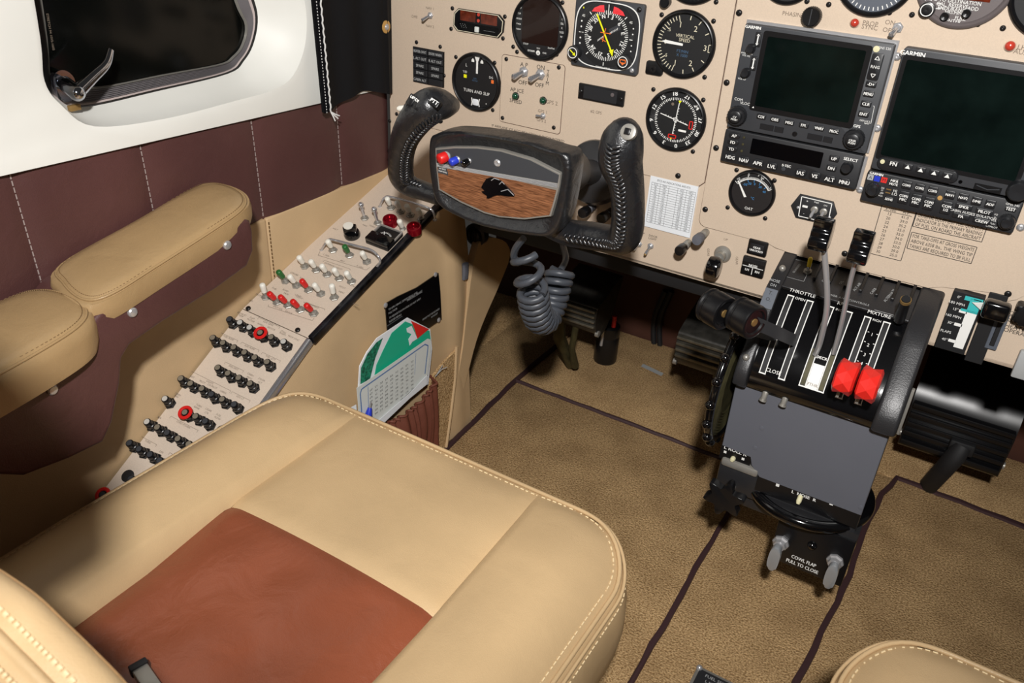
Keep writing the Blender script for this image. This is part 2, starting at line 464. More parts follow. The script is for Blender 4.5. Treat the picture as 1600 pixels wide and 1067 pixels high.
# =================================================================== bulkhead
wf = MB().box(-0.62, 1.05, 0.504, 0.53, -0.02, 1.0).build('wall_front', 'bulkhead')
tag(wf, 'dark reddish brown bulkhead ahead of the pedals', kind='structure')
for dx in (0.0, 0.022):
    a = onY(1022+dx*420, 545, 0.495); b_ = onY(1040+dx*420, 455, 0.495)
    MB().tube(smooth_loop([a, a.lerp(b_, .5)+Vector((-0.012, 0, 0)), b_], False, 5), 0.006, 8).build('hose', 'black_matte', wf)

# =================================================================== left wall
GO = [(58, -30), (60, 60), (66, 120), (85, 152), (129, 167), (240, 143), (354, 115), (380, 94), (395, 66), (401, 26), (391, -5), (365, -35), (300, -60), (200, -70), (100, -60)]
GI = [(70, -30), (70, 60), (76, 118), (100, 133), (157, 135), (250, 117), (341, 100), (362, 88), (376, 70), (382, 39), (366, 2), (340, -28), (290, -50), (200, -58), (105, -50)]
OP = [(62, -30), (65, 60), (72, 128), (98, 165), (150, 198), (260, 186), (370, 158), (425, 142), (460, 118), (480, 60), (474, -5), (430, -40), (330, -66), (210, -76), (100, -66)]
def wloop(px, x):
    out = []
    for a, b_ in px:
        p = onX(a, b_, x)
        if b_ < 0: p.z += 0.11*min(1.0, -b_/50)
        out.append((p.y, p.z))
    return [tuple(v) for v in smooth_loop([(a, b_, 0) for a, b_ in out], True, 5)]
op = wloop(OP, XW+0.002); go = wloop(GO, XW-0.048); gi = wloop(GI, XW-0.054)
NB = len(op)
def wz(y): return 0.5735 + (-0.004-y)*0.040      # height of the lower edge of the white trim
ccy = sum(p[0] for p in op)/NB; ccz = sum(p[1] for p in op)/NB
bm = bmesh.new()
inner = [bm.verts.new((XW+0.002, ccy+(p[0]-ccy)*1.035, ccz+(p[1]-ccz)*1.05)) for p in op]
Y0, Y1 = -1.45, 0.004
orect = [(Y0, wz(Y0)), (-0.75, wz(-0.75)), (-0.4, wz(-0.4)), (Y1, wz(Y1)), (Y1, 1.25), (-0.4, 1.25), (Y0, 1.25)]
outer = [bm.verts.new((XW+0.002, y, z)) for y, z in orect]
ed = [bm.edges.new((inner[i], inner[(i+1) % NB])) for i in range(NB)]+[bm.edges.new((outer[i], outer[(i+1) % len(outer)])) for i in range(len(outer))]
bmesh.ops.triangle_fill(bm, use_beauty=True, edges=ed)
low = [bm.verts.new((XW-0.006, y, z-0.0005)) for y, z in orect[:4]]
for i in range(3): bm.faces.new((outer[i], low[i], low[i+1], outer[i+1]))
rings = [inner]
for k, (t, dx) in enumerate(((0.0, -0.0015), (0.10, -0.012), (0.45, -0.030), (1.0, -0.048))):
    rings.append([bm.verts.new((XW+0.002+dx if k else XW, op[i][0]*(1-t)+go[i][0]*t, op[i][1]*(1-t)+go[i][1]*t)) for i in range(NB)])
for a, b_ in zip(rings, rings[1:]):
    for i in range(NB): bm.faces.new((a[i], a[(i+1) % NB], b_[(i+1) % NB], b_[i]))
mb = MB(); mb.add_bm(bm)
wall = mb.build('wall_left', 'cream', angle=50)
tag(wall, 'cream moulded window trim along the left cabin wall', kind='structure')
# brown quilted leather band, one panel per stitched section
SEAMS = [-1.3, -1.04, -0.88, -0.722, -0.563, -0.419, -0.260, -0.106, 0.004]
for a, b_ in zip(SEAMS, SEAMS[1:]):
    V = []; F = []; nx, nz = 16, 8
    for i in range(nx+1):
        for k in range(nz+1):
            s_, t_ = i/nx, k/nz; y = a+(b_-a)*s_
            z = 0.447+(wz(y)-0.001-0.447)*t_
            bul = (1-abs(2*s_-1)**6)*0.0045+(1-abs(2*t_-1)**8)*0.001
            V.append((XW-0.008+bul, y, z))
    for i in range(nx):
        for k in range(nz): F.append((i*(nz+1)+k, (i+1)*(nz+1)+k, (i+1)*(nz+1)+k+1, i*(nz+1)+k+1))
    MB().add(V, F).build('leather_panel', 'brown_leather', wall, angle=70)
st = MB()
for y in SEAMS[1:-1]:
    z = 0.452
    while z < wz(y)-0.006:
        yy = y+0.010*(0.5-(z-0.45)/0.13)*0.3
        st.box(XW-0.0078, XW-0.0062, yy-0.0005, yy+0.0005, z, z+0.0050); z += 0.0068
st.build('stitching', 'thread_grey', wall)
# tan vinyl below
for a, b_ in ((-1.3, -0.2585), (-0.2575, 0.02)):
    MB().box(XW-0.012, XW-0.002, a, b_, -0.005, 0.449, 0.0025, 2).build('vinyl_panel', 'tan_vinyl', wall, angle=60)
st = MB()
z = 0.33
while z < 0.445:
    st.box(XW-0.003, XW-0.0008, -0.2555, -0.2545, z, z+0.0035); z += 0.0055
st.build('stitching', 'thread_dark', wall)
# window
win = MB(); n = NB
win.add([(XW-0.054, p[0], p[1]) for p in gi]+[(XW-0.059, p[0], p[1]) for p in gi], [tuple(range(n)), tuple(range(n, 2*n))[::-1]]+[(i, (i+1) % n, n+(i+1) % n, n+i) for i in range(n)])
w1 = win.build('window_1', 'window_glass')
tag(w1, 'dark cabin side window with rounded corners', kind='structure')
g = MB(); loops = []
NR = 13
for k in range(NR):
    t = 0.10+0.72*k/(NR-1); x = XW-0.052+(0.0018 if k % 2 else -0.0008)
    loops.append([(x, gi[i][0]*(1-t)+go[i][0]*t, gi[i][1]*(1-t)+go[i][1]*t) for i in range(n)])
V = sum(loops, []); F = []
for k in range(NR-1):
    for i in range(n): F.append((k*n+i, k*n+(i+1) % n, (k+1)*n+(i+1) % n, (k+1)*n+i))
g.add(V, F); g.build('gasket', 'gasket', w1, angle=20)
for nm, t0, t1, m_ in (('gasket_bead', -0.02, 0.10, 'steel_dull'), ('gasket_lip', 0.82, 1.03, 'gasket_edge')):
    V = []; F = []
    for t, dx in ((t0, 0.0), (t0*.6+t1*.4, 0.004), (t1, 0.001)):
        V += [(XW-0.053+dx, gi[i][0]*(1-t)+go[i][0]*t, gi[i][1]*(1-t)+go[i][1]*t) for i in range(n)]
    for k in range(2):
        for i in range(n): F.append((k*n+i, k*n+(i+1) % n, (k+1)*n+(i+1) % n, (k+1)*n+i))
    MB().add(V, F).build(nm, m_, w1, angle=60)
# etched line of type on the glass
WM = Matrix(((0, 0, 1, XW-0.0532), (1, 0, 0, 0), (0, 1, 0, 0), (0, 0, 0, 1)))
p = onX(79, 50, XW-0.0532)
tx = MB(); tx.text('STRETCH 94 1015-1605', p.y, p.z, 0.0024, rot=-math.pi/2-0.05); ink(tx, 'etched_print', 'ink_faint', w1, WM)

# window latch
p = onX(100, 128, XW-0.046)
lt = thing('window_latch', 'polished chrome lever latch in the lower corner of the dark side window', 'latch', Matrix.Translation(p))
L = lambda px, py, x: onX(px, py, x)-p
mb = MB()
base = [(78, 118), (90, 108), (104, 113), (112, 126), (112, 150), (96, 158), (84, 140)]
bs = smooth_loop([L(a, b_, XW-0.048) for a, b_ in base], True, 3)
mb.add([tuple(v) for v in bs]+[tuple(v+Vector((0.006, 0, 0))) for v in bs], [tuple(range(len(bs), 2*len(bs)))]+[(i, (i+1) % len(bs), len(bs)+(i+1) % len(bs), len(bs)+i) for i in range(len(bs))])
mb.build('base_plate', 'chrome_mirror', lt, angle=40)
mb = MB(); a = L(98, 128, XW-0.040); b_ = L(122, 147, XW-0.004)
mb.tube([a, a.lerp(b_, .15), a.lerp(b_, .85), b_, b_+(b_-a).normalized()*0.004], [0.006, 0.0078, 0.0078, 0.0075, 0.003], 16)
mb.build('pivot', 'chrome_mirror', lt, angle=50)
c1 = L(122, 143, XW-0.008); c2 = L(166, 100, XW-0.012); c3 = L(173, 78, XW-0.016)
mb = MB(); mb.tube(smooth_loop([c1, c1.lerp(c2, .5), c2, c3], False, 5), [0.0072-0.0035*i/15 for i in range(16)], 12, sx=0.75)
mb.build('lever', 'chrome_mirror', lt, angle=50)
mb = MB(); bl = L(116, 168, XW-0.028); mb.M = Matrix.Translation(bl); mb.box(-0.003, 0.003, -0.006, 0.006, -0.003, 0.003, 0.001); mb.build('catch', 'brass', lt)

# curtain
cu_top = 0.80; a0 = onX(483, 0, XW+0.012); a1 = onX(503, 172, XW+0.012)
V = []; F = []; nx, nz = 40, 14
def curt(s_, t_):
    ya = a1.y+(a0.y-a1.y)*t_; yb = -0.004
    y = ya+(yb-ya)*s_
    z0 = a1.z-0.003+0.006*s_*(1-s_)*4-0.004*math.sin(s_*8)
    z = z0+(cu_top-z0)*t_
    x = XW+0.010+0.006*math.sin(s_*17+0.4)*(0.4+0.6*s_)*(1-0.5*t_)+0.004*math.sin(s_*7+2)+(0.004 if s_ > .85 else 0)
    return (x, y, z)
for i in range(nx+1):
    for k in range(nz+1): V.append(curt(i/nx, k/nz))
F = [(i*(nz+1)+k, (i+1)*(nz+1)+k, (i+1)*(nz+1)+k+1, i*(nz+1)+k+1) for i in range(nx) for k in range(nz)]
o = len(V); V2 = [(x-0.003, y, z) for x, y, z in V]
mb = MB(); mb.add(V, F); mb.add(V2, [f[::-1] for f in F])
E_ = [(i*(nz+1), (i+1)*(nz+1)) for i in range(nx)]
mb.f += [(a, b_, b_+o, a+o) for a, b_ in E_]
cur = thing('curtain', 'black fabric curtain hanging at the forward end of the cream window trim', 'curtain', Matrix())
mb.build('cloth', 'velvet', cur, angle=80)
mb = MB()
for k in range(14):
    p0 = Vector(curt(0, k/14)); p1 = Vector(curt(0, (k+1)/14)); w = Vector((0, 0.0085, 0)); d = Vector((0.0035, 0, 0))
    mb.add([tuple(q_) for q_ in (p0+d-w*.35, p0+d+w, p1+d+w, p1+d-w*.35)], [(0, 1, 2, 3)])
mb.build('hem_strip', 'velcro', cur)
mb = MB()
for k in range(60):
    p0 = Vector(curt(0, k/60)); p1 = Vector(curt(0, (k+.45)/60)); mb.rod(p0+Vector((0.0042, 0.002, 0)), p1+Vector((0.0042, 0.002, 0)), 0.0005, 5)
mb.build('stitching', 'cord_white', cur)
P = []
for k in range(70):
    t_ = 1-k/69*1.0; q_ = Vector(curt(0.0, t_)); P.append(q_+Vector((0.005+0.0006*math.sin(k*1.9), 0.0088+0.0006*math.cos(k*1.9), 0)))
mb = MB(); mb.tube(P, 0.0011, 6)
for dy, dz in ((0.003, -0.012), (0.009, -0.010), (0.012, -0.007)): mb.tube([P[-1], P[-1]+Vector((0.003, dy*.5, dz*.6)), P[-1]+Vector((0.004, dy, dz))], 0.0009, 5)
mb.build('cord', 'cord_white', cur)
p = onX(603, 42, XW+0.018)
mb = MB(); mb.M = Matrix.Translation(p) @ Matrix.Rotation(math.pi/2, 4, 'Y'); mb.lathe([(0.0085, -0.002), (0.0085, 0.001), (0.006, 0.0015)], 0, 0, 20); mb.build('snap_washer', 'snap_tan', cur)
mb = MB(); mb.M = Matrix.Translation(p+Vector((0.001, 0, 0))) @ Matrix.Rotation(math.pi/2, 4, 'Y'); mb.lathe([(0.0042, 0), (0.0042, 0.001), (0.003, 0.0022), (0.0005, 0.0024)], 0, 0, 16); mb.build('snap_stud', 'metal', cur)

# =================================================================== armrests
def pad_mesh(outline, ztop, thick, crown, inset):
    """outline: list of (x,y) loop; ztop(x,y); soft upholstered pad with a welt"""
    cx = sum(p[0] for p in outline)/len(outline); cy = sum(p[1] for p in outline)/len(outline)
    n_ = len(outline); V = []; F = []
    rows = [(1.0, -thick, 0.0), (1.03, -thick*.75, 0), (1.035, -thick*.4, 0), (1.015, -thick*.12, 0), (0.985, -0.0035, 0), (0.955, 0.0, 0), (0.90, 0.001, .35), (0.75, 0.001, .7), (0.5, 0.001, .92), (0.25, 0.001, 1.0), (0.02, 0.001, 1.0)]
    for sc, dz, cr in rows:
        for x, y in outline:
            X = cx+(x-cx)*sc; Y = cy+(y-cy)*sc
            d = Vector((x-cx, y-cy)); m_ = d.length
            if m_ > 0 and sc > 0.9:
                k = (m_-inset*(1-sc)*20*0.25)/m_ if False else 1
            V.append((X, Y, ztop(X, Y)+dz+crown*cr))
    for r_ in range(len(rows)-1):
        for i in range(n_): F.append((r_*n_+i, r_*n_+(i+1) % n_, (r_+1)*n_+(i+1) % n_, (r_+1)*n_+i))
    F.append(tuple(range(n_))[::-1]); F.append(tuple(range((len(rows)-1)*n_, len(rows)*n_)))
    return MB().add(V, F), [(cx+(x-cx)*0.97, cy+(y-cy)*0.97, ztop(cx+(x-cx)*0.97, cy+(y-cy)*0.97)-0.0012) for x, y in outline]
front0 = (-0.507, -0.545)
ar = thing('armrest', 'tan leather armrest in two padded sections on a brown leather support', 'armrest', Matrix.Translation((front0[0], front0[1], 0.3)))
ainv = Matrix.Translation((-front0[0], -front0[1], -0.3))
def armpad(outline, ztop, thick):
    ol = [tuple(v)[:2] for v in smooth_loop([(a, b_, 0) for a, b_ in outline], True, 6)]
    mb, wl = pad_mesh(ol, ztop, thick, 0.004, 0.01)
    pad = mb.build('pad', 'armrest_tan', ar, ainv, angle=70)
    MB().tube(wl, 0.0014, 6, closed=True).build('welt', 'armrest_tan', pad, angle=80)
    stc = MB(); W_ = len(wl)
    c_ = Vector((sum(p[0] for p in wl)/W_, sum(p[1] for p in wl)/W_, 0))
    for i in range(0, W_):
        for k in (0.1, 0.6):
            a = Vector(wl[i]).lerp(Vector(wl[(i+1) % W_]), k); b2 = Vector(wl[i]).lerp(Vector(wl[(i+1) % W_]), k+0.25)
            d = (Vector((a.x, a.y, 0))-c_).normalized()*-0.0035+Vector((0, 0, 0.0028))
            if (b2-a).length > 0.0004: stc.rod(a+d, b2+d, 0.0004, 4)
    stc.build('stitching', 'thread_dark', pad)
def armbody(body, screws):
    pts = [tuple(v)[:2] for v in body]
    mb = MB(); bm = bmesh.new(); A = [bm.verts.new((XW-0.002, y, z)) for y, z in pts]; B = [bm.verts.new((-0.413, y, z)) for y, z in pts]
    bm.faces.new(A); f2 = bm.faces.new(B[::-1])
    for i in range(len(pts)): bm.faces.new((A[i], A[(i+1) % len(pts)], B[(i+1) % len(pts)], B[i]))
    bmesh.ops.recalc_face_normals(bm, faces=bm.faces)
    bmesh.ops.bevel(bm, geom=list(f2.edges), offset=0.006, segments=4, affect='EDGES', profile=0.5)
    mb.add_bm(bm); mb.build('support', 'brown_leather', ar, ainv, angle=60)
    for px, py in screws:
        p = onX(px, py, -0.412); mb = MB(); mb.M = Matrix.Translation(p) @ Matrix.Rotation(math.pi/2, 4, 'Y')
        mb.lathe([(0.0052, -0.002), (0.0052, 0.001), (0.004, 0.0022), (0.0005, 0.0028)], 0, 0, 16)
        mb.build('screw', 'metal', ar, ainv)
zf = lambda x, y: 0.492+(y+0.55)*0.18
# front pad
front = [(-0.507, -0.545), (-0.507, -0.45), (-0.507, -0.37), (-0.497, -0.347), (-0.47, -0.342), (-0.438, -0.350), (-0.418, -0.372), (-0.413, -0.42), (-0.412, -0.50), (-0.413, -0.555), (-0.430, -0.574), (-0.475, -0.566)]
body = [(onX(a, b_, -0.413).y, onX(a, b_, -0.413).z) for a, b_ in
        [(384, 340), (393, 345), (397, 362), (398, 392), (388, 417), (340, 452), (255, 505), (205, 540), (193, 560), (190, 600), (178, 660), (163, 692), (110, 718), (40, 745), (-40, 742), (-120, 720), (-150, 640), (-60, 600), (0, 600), (120, 535), (165, 478), (250, 420)]]
armpad(front, zf, 0.026)
armbody(body, [(355, 383), (207, 488), (82, 609)])
zr = lambda x, y: 0.480+(y+0.6)*0.10
rear = [(-0.507, -0.80), (-0.507, -0.68), (-0.505, -0.60), (-0.492, -0.574), (-0.46, -0.566), (-0.425, -0.571), (-0.403, -0.592), (-0.396, -0.64), (-0.396, -0.72), (-0.40, -0.82), (-0.45, -0.835)]
armpad(rear, zr, 0.040)
# =================================================================== pilot seat
SX, SZ = -0.1425, 0.300           # centre line, height of the cushion top
SF, SL, SW = -0.372, 0.50, 0.243  # front edge y, depth, half width
def s_out(y):                     # half width of the cushion at depth d from the front
    d = SF-y; r = 0.075
    if d < r: return SW-r+math.sqrt(max(0, r*r-(r-d)**2))
    return SW
def seat_cushion(name, label, ox, group=None, full=True):
    T = Matrix.Translation((SX+ox, SF, 0.0)); inv = Matrix.Translation((-SX, -SF, 0))
    se = thing('pilot_seat' if full else 'copilot_seat', label, 'seat', T)
    CH = 0.123                     # half width of the centre section
    def cw(y): return CH+0.010*max(0, min(1, (SF-y-0.02)/0.2))*0.3
    YB = SF-0.192                  # seam between tan front and saddle insert
    def top(x, y):
        w = s_out(y); ax = abs(x); c_ = cw(y); d = SF-y
        z = SZ+0.006
        e = max(0.0, min(1.0, (SW-ax)/0.055)); z -= 0.018*(1-e)**2.2
        e = max(0.0, min(1.0, min(d, 0.02+w-ax)/0.030)); z -= 0.004*(1-e)**2
        if ax > c_:                # bolster
            t = (ax-c_)/max(1e-4, (w-c_)); z += (0.016*math.sin(math.pi*min(1, max(0, t*0.9+0.06)))-0.003)*min(1, (d/0.10))**0.6
            z += 0.010*min(1, d/0.3)
        else:
            z -= 0.0035*math.exp(-((c_-ax)/0.008)**2)*min(1, d/0.03)
            z += 0.006*(1-(ax/c_)**2)*min(1, d/0.08)
            z -= 0.0035*math.exp(-((y-YB)/0.006)**2)
            if y < YB: z += -0.010*min(1, (YB-y)/0.1)+(0.0030*abs(math.sin((x*30+y*21)+1.2*math.sin(y*17)))+0.0012*math.sin(x*70-y*31))*min(1, (YB-y)/0.05)*max(0, 1-(ax/c_)**4)
        return z
    def panel(nm, m_, xa, xb, ya, yb, nx, ny):
        V = []; F = []
        for i in range(ny+1):
            y = ya+(yb-ya)*i/ny
            for k in range(nx+1):
                t = k/nx; a, b_ = xa(y), xb(y); x = a+(b_-a)*t
                V.append((SX+x, y, top(x, y)))
        for i in range(ny):
            for k in range(nx): F.append((i*(nx+1)+k, i*(nx+1)+k+1, (i+1)*(nx+1)+k+1, (i+1)*(nx+1)+k))
        return MB().add(V, F).build(nm, m_, se, inv, angle=80)
    e_ = 0.0006
    YE = SF-SL
    panel('bolster', 'tan_leather', lambda y: -s_out(y), lambda y: max(-s_out(y), -cw(y)), SF-e_, YE, 18, 70)
    panel('bolster', 'tan_leather', lambda y: min(s_out(y), cw(y)), lambda y: s_out(y), SF-e_, YE, 18, 70)
    panel('front_panel', 'tan_leather', lambda y: -min(cw(y), s_out(y)), lambda y: min(cw(y), s_out(y)), SF-e_, YB, 30, 30)
    panel('seat_insert', 'saddle_leather', lambda y: -cw(y), lambda y: cw(y), YB, YE, 40, 46)
    # border
    loop = []
    ys = [SF-SL*(i/40) for i in range(41)]
    ys = [SF-0.075*(1-math.cos(math.pi/2*i/14)) for i in range(15)]+[SF-0.075-(SL-0.075)*i/24 for i in range(1, 25)]
    right = [(s_out(y), y) for y in ys]
    fx = right[0][0]; loop = [(-x, y) for x, y in right[::-1]]+[(-fx+2*fx*k/30, SF) for k in range(1, 30)]+[(x, y) for x, y in right]
    V = []; F = []; n_ = len(loop); cxy = (0, SF-0.3)
    prof = [(0.0, 0.0), (0.004, -0.004), (0.008, -0.016), (0.012, -0.035), (0.013, -0.06), (0.010, -0.085), (0.004, -0.105), (-0.012, -0.118)]
    nrm = []
    for i, (x, y) in enumerate(loop):
        a = Vector(loop[max(i-1, 0)]); b_ = Vector(loop[min(i+1, n_-1)]); t = (b_-a).normalized(); nrm.append(Vector((-t.y, t.x)))
    for off, dz in prof:
        for (x, y), nn_ in zip(loop, nrm): V.append((SX+x+nn_.x*off, y+nn_.y*off, top(x, y)+dz))
    for r_ in range(len(prof)-1):
        for i in range(n_-1): F.append((r_*n_+i, r_*n_+i+1, (r_+1)*n_+i+1, (r_+1)*n_+i))
    MB().add(V, F).build('border', 'tan_leather', se, inv, angle=80)
    w1_ = [(SX+x+nn_.x*0.001, y+nn_.y*0.001, top(x, y)+0.0016) for (x, y), nn_ in zip(loop, nrm)]
    w2_ = [(SX+x+nn_.x*0.0065, y+nn_.y*0.0065, top(x, y)-0.0042) for (x, y), nn_ in zip(loop, nrm)]
    MB().tube(w1_, 0.0022, 8).build('piping', 'tan_leather', se, inv, angle=80)
    MB().tube(w2_, 0.0018, 8).build('piping', 'tan_leather', se, inv, angle=80)
    stc = MB()
    def dashes(P, step, ln, off):
        nonlocal stc
        P = [Vector(p) for p in P]; acc = 0
        for a, b_ in zip(P, P[1:]):
            L_ = (b_-a).length; s_ = (-acc) % step
            while s_ < L_:
                q0 = a.lerp(b_, s_/L_); q1 = a.lerp(b_, min(1, (s_+ln)/L_)); stc.rod(q0+off, q1+off, 0.0007, 5); s_ += step
            acc += L_
    dashes([(SX+x-nn_.x*0.0055, y-nn_.y*0.0055, top(x-nn_.x*0.0055, y-nn_.y*0.0055)+0.0006) for (x, y), nn_ in zip(loop, nrm)], 0.0065, 0.004, Vector((0, 0, 0)))
    stc.build('stitching', 'thread', se, inv); stc = MB()
    dashes([(SX+x+nn_.x*0.0082, y+nn_.y*0.0082, top(x, y)-0.014) for (x, y), nn_ in zip(loop, nrm)], 0.0065, 0.004, Vector((0, 0, 0)))
    stc.build('stitching', 'thread', se, inv)
    MB().box(SX-SW+0.02, SX+SW-0.02, SF-SL, SF-0.03, 0.13, 0.195, 0.01).build('seat_pan', 'black_matte', se, inv)
    for dx in (-0.17, 0.17):
        MB().box(SX+dx-0.012, SX+dx+0.012, SF-SL+0.03, SF-0.08, 0.0, 0.135, 0.003).build('seat_rail', 'steel_dull', se, inv)
    return se, inv
seat, sinv = seat_cushion('pilot_seat', 'tan leather pilot seat with a saddle brown insert beside the breaker console', 0.0)
# backrest of the pilot seat (upper inboard corner reaches into the picture)
sil = [(onY(a, b_, -0.840).x, onY(a, b_, -0.840).z) for a, b_ in ((-420, 715), (-220, 755), (-100, 808), (0, 868), (62, 910), (110, 955), (152, 996), (208, 1055), (250, 1115), (300, 1240), (315, 1450))]
sl3 = smooth_loop([(x, 0, z) for x, z in sil], False, 6)
prof = [(0.0, -0.008), (0.003, -0.002), (0.008, 0.0012), (0.013, 0.002), (0.018, 0.0008), (0.0225, -0.0005), (0.0240, 0.0022), (0.0262, 0.0034), (0.0284, 0.0022), (0.030, -0.0005), (0.036, 0.0005), (0.050, 0.002), (0.075, 0.001), (0.11, -0.008)]
N_ = len(sl3); V = []; F = []
nr = []
for i in range(N_):
    t = (sl3[min(i+1, N_-1)]-sl3[max(i-1, 0)]).normalized(); nr.append(Vector((-t.z, 0, t.x)) if False else Vector((t.z*-1, 0, t.x)))
YBK = -0.838
def bk(i, d, h):
    p = sl3[i]+nr[i]*h; lean = (p.z-0.3)*0.06
    return Vector((p.x, YBK-d-lean*0.3, p.z))
for d, h in prof:
    for i in range(N_): V.append(tuple(bk(i, d, h)))
for r_ in range(len(prof)-1):
    for i in range(N_-1): F.append((r_*N_+i, r_*N_+i+1, (r_+1)*N_+i+1, (r_+1)*N_+i))
fr = [tuple(bk(i, 0.0, -0.006)) for i in range(N_)]; o = len(V)
V += fr+[(-0.40, YBK, 0.28)]; F.append(tuple(range(o, o+N_+1)))
bkk = [tuple(bk(i, 0.11, -0.006)) for i in range(N_)]; o = len(V)
V += bkk+[(-0.40, YBK-0.11, 0.28)]; F.append(tuple(range(o, o+N_+1)))
MB().add(V, F).build('backrest', 'tan_leather', seat, sinv, angle=70)
stc = MB()
for d, h in ((0.0175, 0.0016), (0.0345, 0.0010)):
    stc = MB()
    P = [bk(i, d, h) for i in range(N_)]
    for a, b_ in zip(P, P[1:]):
        n_ = max(1, round((b_-a).length/0.009))
        for k in range(n_): stc.rod(a.lerp(b_, (k+0.1)/n_), a.lerp(b_, (k+0.70)/n_), 0.0013, 6)
    stc.build('stitching', 'thread', seat, sinv)
# unseen head pad on two posts, added to shade console and bolster
HR = MB(); HR.M = sinv @ panelM(-0.172, 0.755, 0.862)
HR.prism(rrect(-0.155, 0.155, -0.105, 0.040, 0.06, 6), 0.0, 0.075, 0.025, 4); HR.build('unseen_headrest', 'tan_leather', seat, angle=70)
for dx in (-0.07, 0.05): MB().rod((-0.145+dx, -0.895, 0.62), (-0.145+dx, -0.895, 0.70), 0.006, 12).build('unseen_headrest_post', 'chrome', seat, sinv)
# lap belt tongue lying on the insert
p = onZ(228, 1058, 0.318)
mb = MB(); mb.M = Matrix.Translation(p-Vector((SX, SF, 0))) @ Matrix.Rotation(-0.9, 4, 'Z')
bt = thing('belt_tongue', 'small steel seat belt tongue on the saddle brown seat insert', 'buckle', Matrix.Translation(p) @ Matrix.Rotation(-0.25, 4, 'Z'))
MB().box(-0.012, 0.016, -0.006, 0.006, -0.006, 0.002, 0.001).build('tongue', 'steel_dull', bt)
MB().box(-0.016, -0.010, -0.007, 0.007, -0.006, 0.004, 0.001).build('grip', 'black_matte', bt)
# copilot seat: its front inboard corner shows
cs, cinv = seat_cushion('copilot_seat', 'tan leather copilot seat whose stitched front corner rises beside the floor plate', 0.0+0.3255+0.365-0.0, None, False)
cs.location.y += 0.020
# =================================================================== instrument panel
ip = thing('instrument_panel', 'beige metal instrument panel spanning the cockpit with screwed-on plates', 'panel', panelM(0, 0, 0))
PT = 0.0016
pu = lambda px, py: pp(px, py, 0.0)
base = [(-0.508, 0.41), (0.74, 0.41)]
def seg(a, b_): return [a, b_]
# base sheet: outline in panel coordinates (u, v)
zb = 0.73-0.320
bl = [(-0.508, 0.92), (-0.508, 0.45), (-0.508, 0.415), (-0.40, zb), (0.104, zb), (0.104, 0.46), (0.268, 0.46), (0.268, 0.44), (0.262, 0.427), (0.262, zb+0.004), (0.80, zb+0.004), (0.80, 0.92)]
# flap plate area keeps its own cut-out, so build the sheet as pieces that butt together
sheet = MB(); sheet.prism([(-0.508, 0.92), (-0.508, 0.415), (-0.40, zb), (0.106, zb), (0.106, 0.92)], -0.003, 0.0, 0.0006, 1)
sheet.prism([(0.106, 0.92), (0.106, 0.478), (0.268, 0.478), (0.268, 0.92)], -0.003, 0.0)
sheet.prism([(0.268, 0.92), (0.268, zb+0.002), (0.80, zb+0.002), (0.80, 0.92)], -0.003, 0.0)
sheet.build('base_sheet', 'panel_beige', ip)
MB().box(-0.40, 0.106, zb, zb+0.004, -0.02, 0.0).build('bottom_flange', 'panel_beige', ip)
MB().box(0.268, 0.80, zb+0.002, zb+0.006, -0.02, 0.0).build('bottom_flange', 'panel_beige', ip)
# flight instrument plate
s1 = pu(1149, 0); s2 = pu(1118, 187); s3 = pu(1101, 285); s4 = pu(1096, 291); s5 = pu(1010, 272)
lA = pu(613, 60)[0]
vb = s5[1]
plA = [(lA, 0.915), (lA, pu(614, 180)[1]+0.006), (lA+0.006, pu(616, 186)[1]), (lA+0.10, pu(616, 186)[1]), (lA+0.11, vb+0.0), (s3[0]-0.008, vb-0.001), (s3[0], vb+0.007), (s1[0]+0.001, 0.915)]
MB().prism(plA, 0.0, PT, 0.0005, 1).build('panel_plate', 'panel_beige', ip)
MB().prism([(x+(.0007 if x > -.3 else -.0005), y-.0006) for x, y in plA], 0.0, .0004).build('plate_gap_shade', 'bulkhead', ip)  # dark rim painted in for the shade in the plate's edge gap
# radio plate
c0 = pu(1112, 232); c1 = pu(1093, 343); c2 = pu(1100, 352); c3 = pu(1218, 384); c4 = pu(1228, 390)
xl = s3[0]+0.0016
plB = [(s1[0]+0.0026, 0.915), (xl, vb+0.01), (xl, c1[1]), (xl+0.003, c1[1]-0.005), (xl+0.008, c1[1]-0.0075), (c3[0]-0.012, c1[1]-0.0075), (c3[0]-0.004, c1[1]-0.011), (c4[0]+0.002, 0.480), (0.262, 0.480),
       (0.275, 0.486), pu(1545, 455), pu(1560, 464), pu(1575, 470), pu(1588, 468), pu(1602, 460), (0.80, pu(1602, 460)[1]+0.004), (0.80, 0.915)]
MB().prism(plB, 0.0, PT, 0.0005, 1).build('panel_plate', 'panel_beige', ip)
MB().prism([(x-.0005, y-.0006) for x, y in plB], 0.0, .0004).build('plate_gap_shade', 'bulkhead', ip)  # same painted gap shade, peeping out around the radio plate
# autopilot switch plate
q_ = [pp(a, b_, PT) for a, b_ in ((786, 85), (881, 102), (877, 208), (780, 191))]
ax0 = (q_[0][0]+q_[3][0])/2; ax1 = (q_[1][0]+q_[2][0])/2; av1 = (q_[0][1]+q_[1][1])/2; av0 = (q_[2][1]+q_[3][1])/2
MB().prism(rrect(ax0, ax1, av0, av1, 0.004), PT, PT+0.0012, 0.0004, 1).build('panel_plate', 'panel_beige', ip)
MB().prism(rrect(ax0-.0006, ax1+.0006, av0-.0007, av1+.0006, 0.0045), PT-.0002, PT+0.0003).build('plate_gap_shade', 'bulkhead', ip)  # dark border painted as gap shade around the switch plate
# left lower plate under the column
MB().prism(rrect(-0.503, -0.33, 0.43, pu(616, 186)[1]-0.002, 0.006), 0.0, PT, 0.0005, 1).build('panel_plate', 'panel_beige', ip)
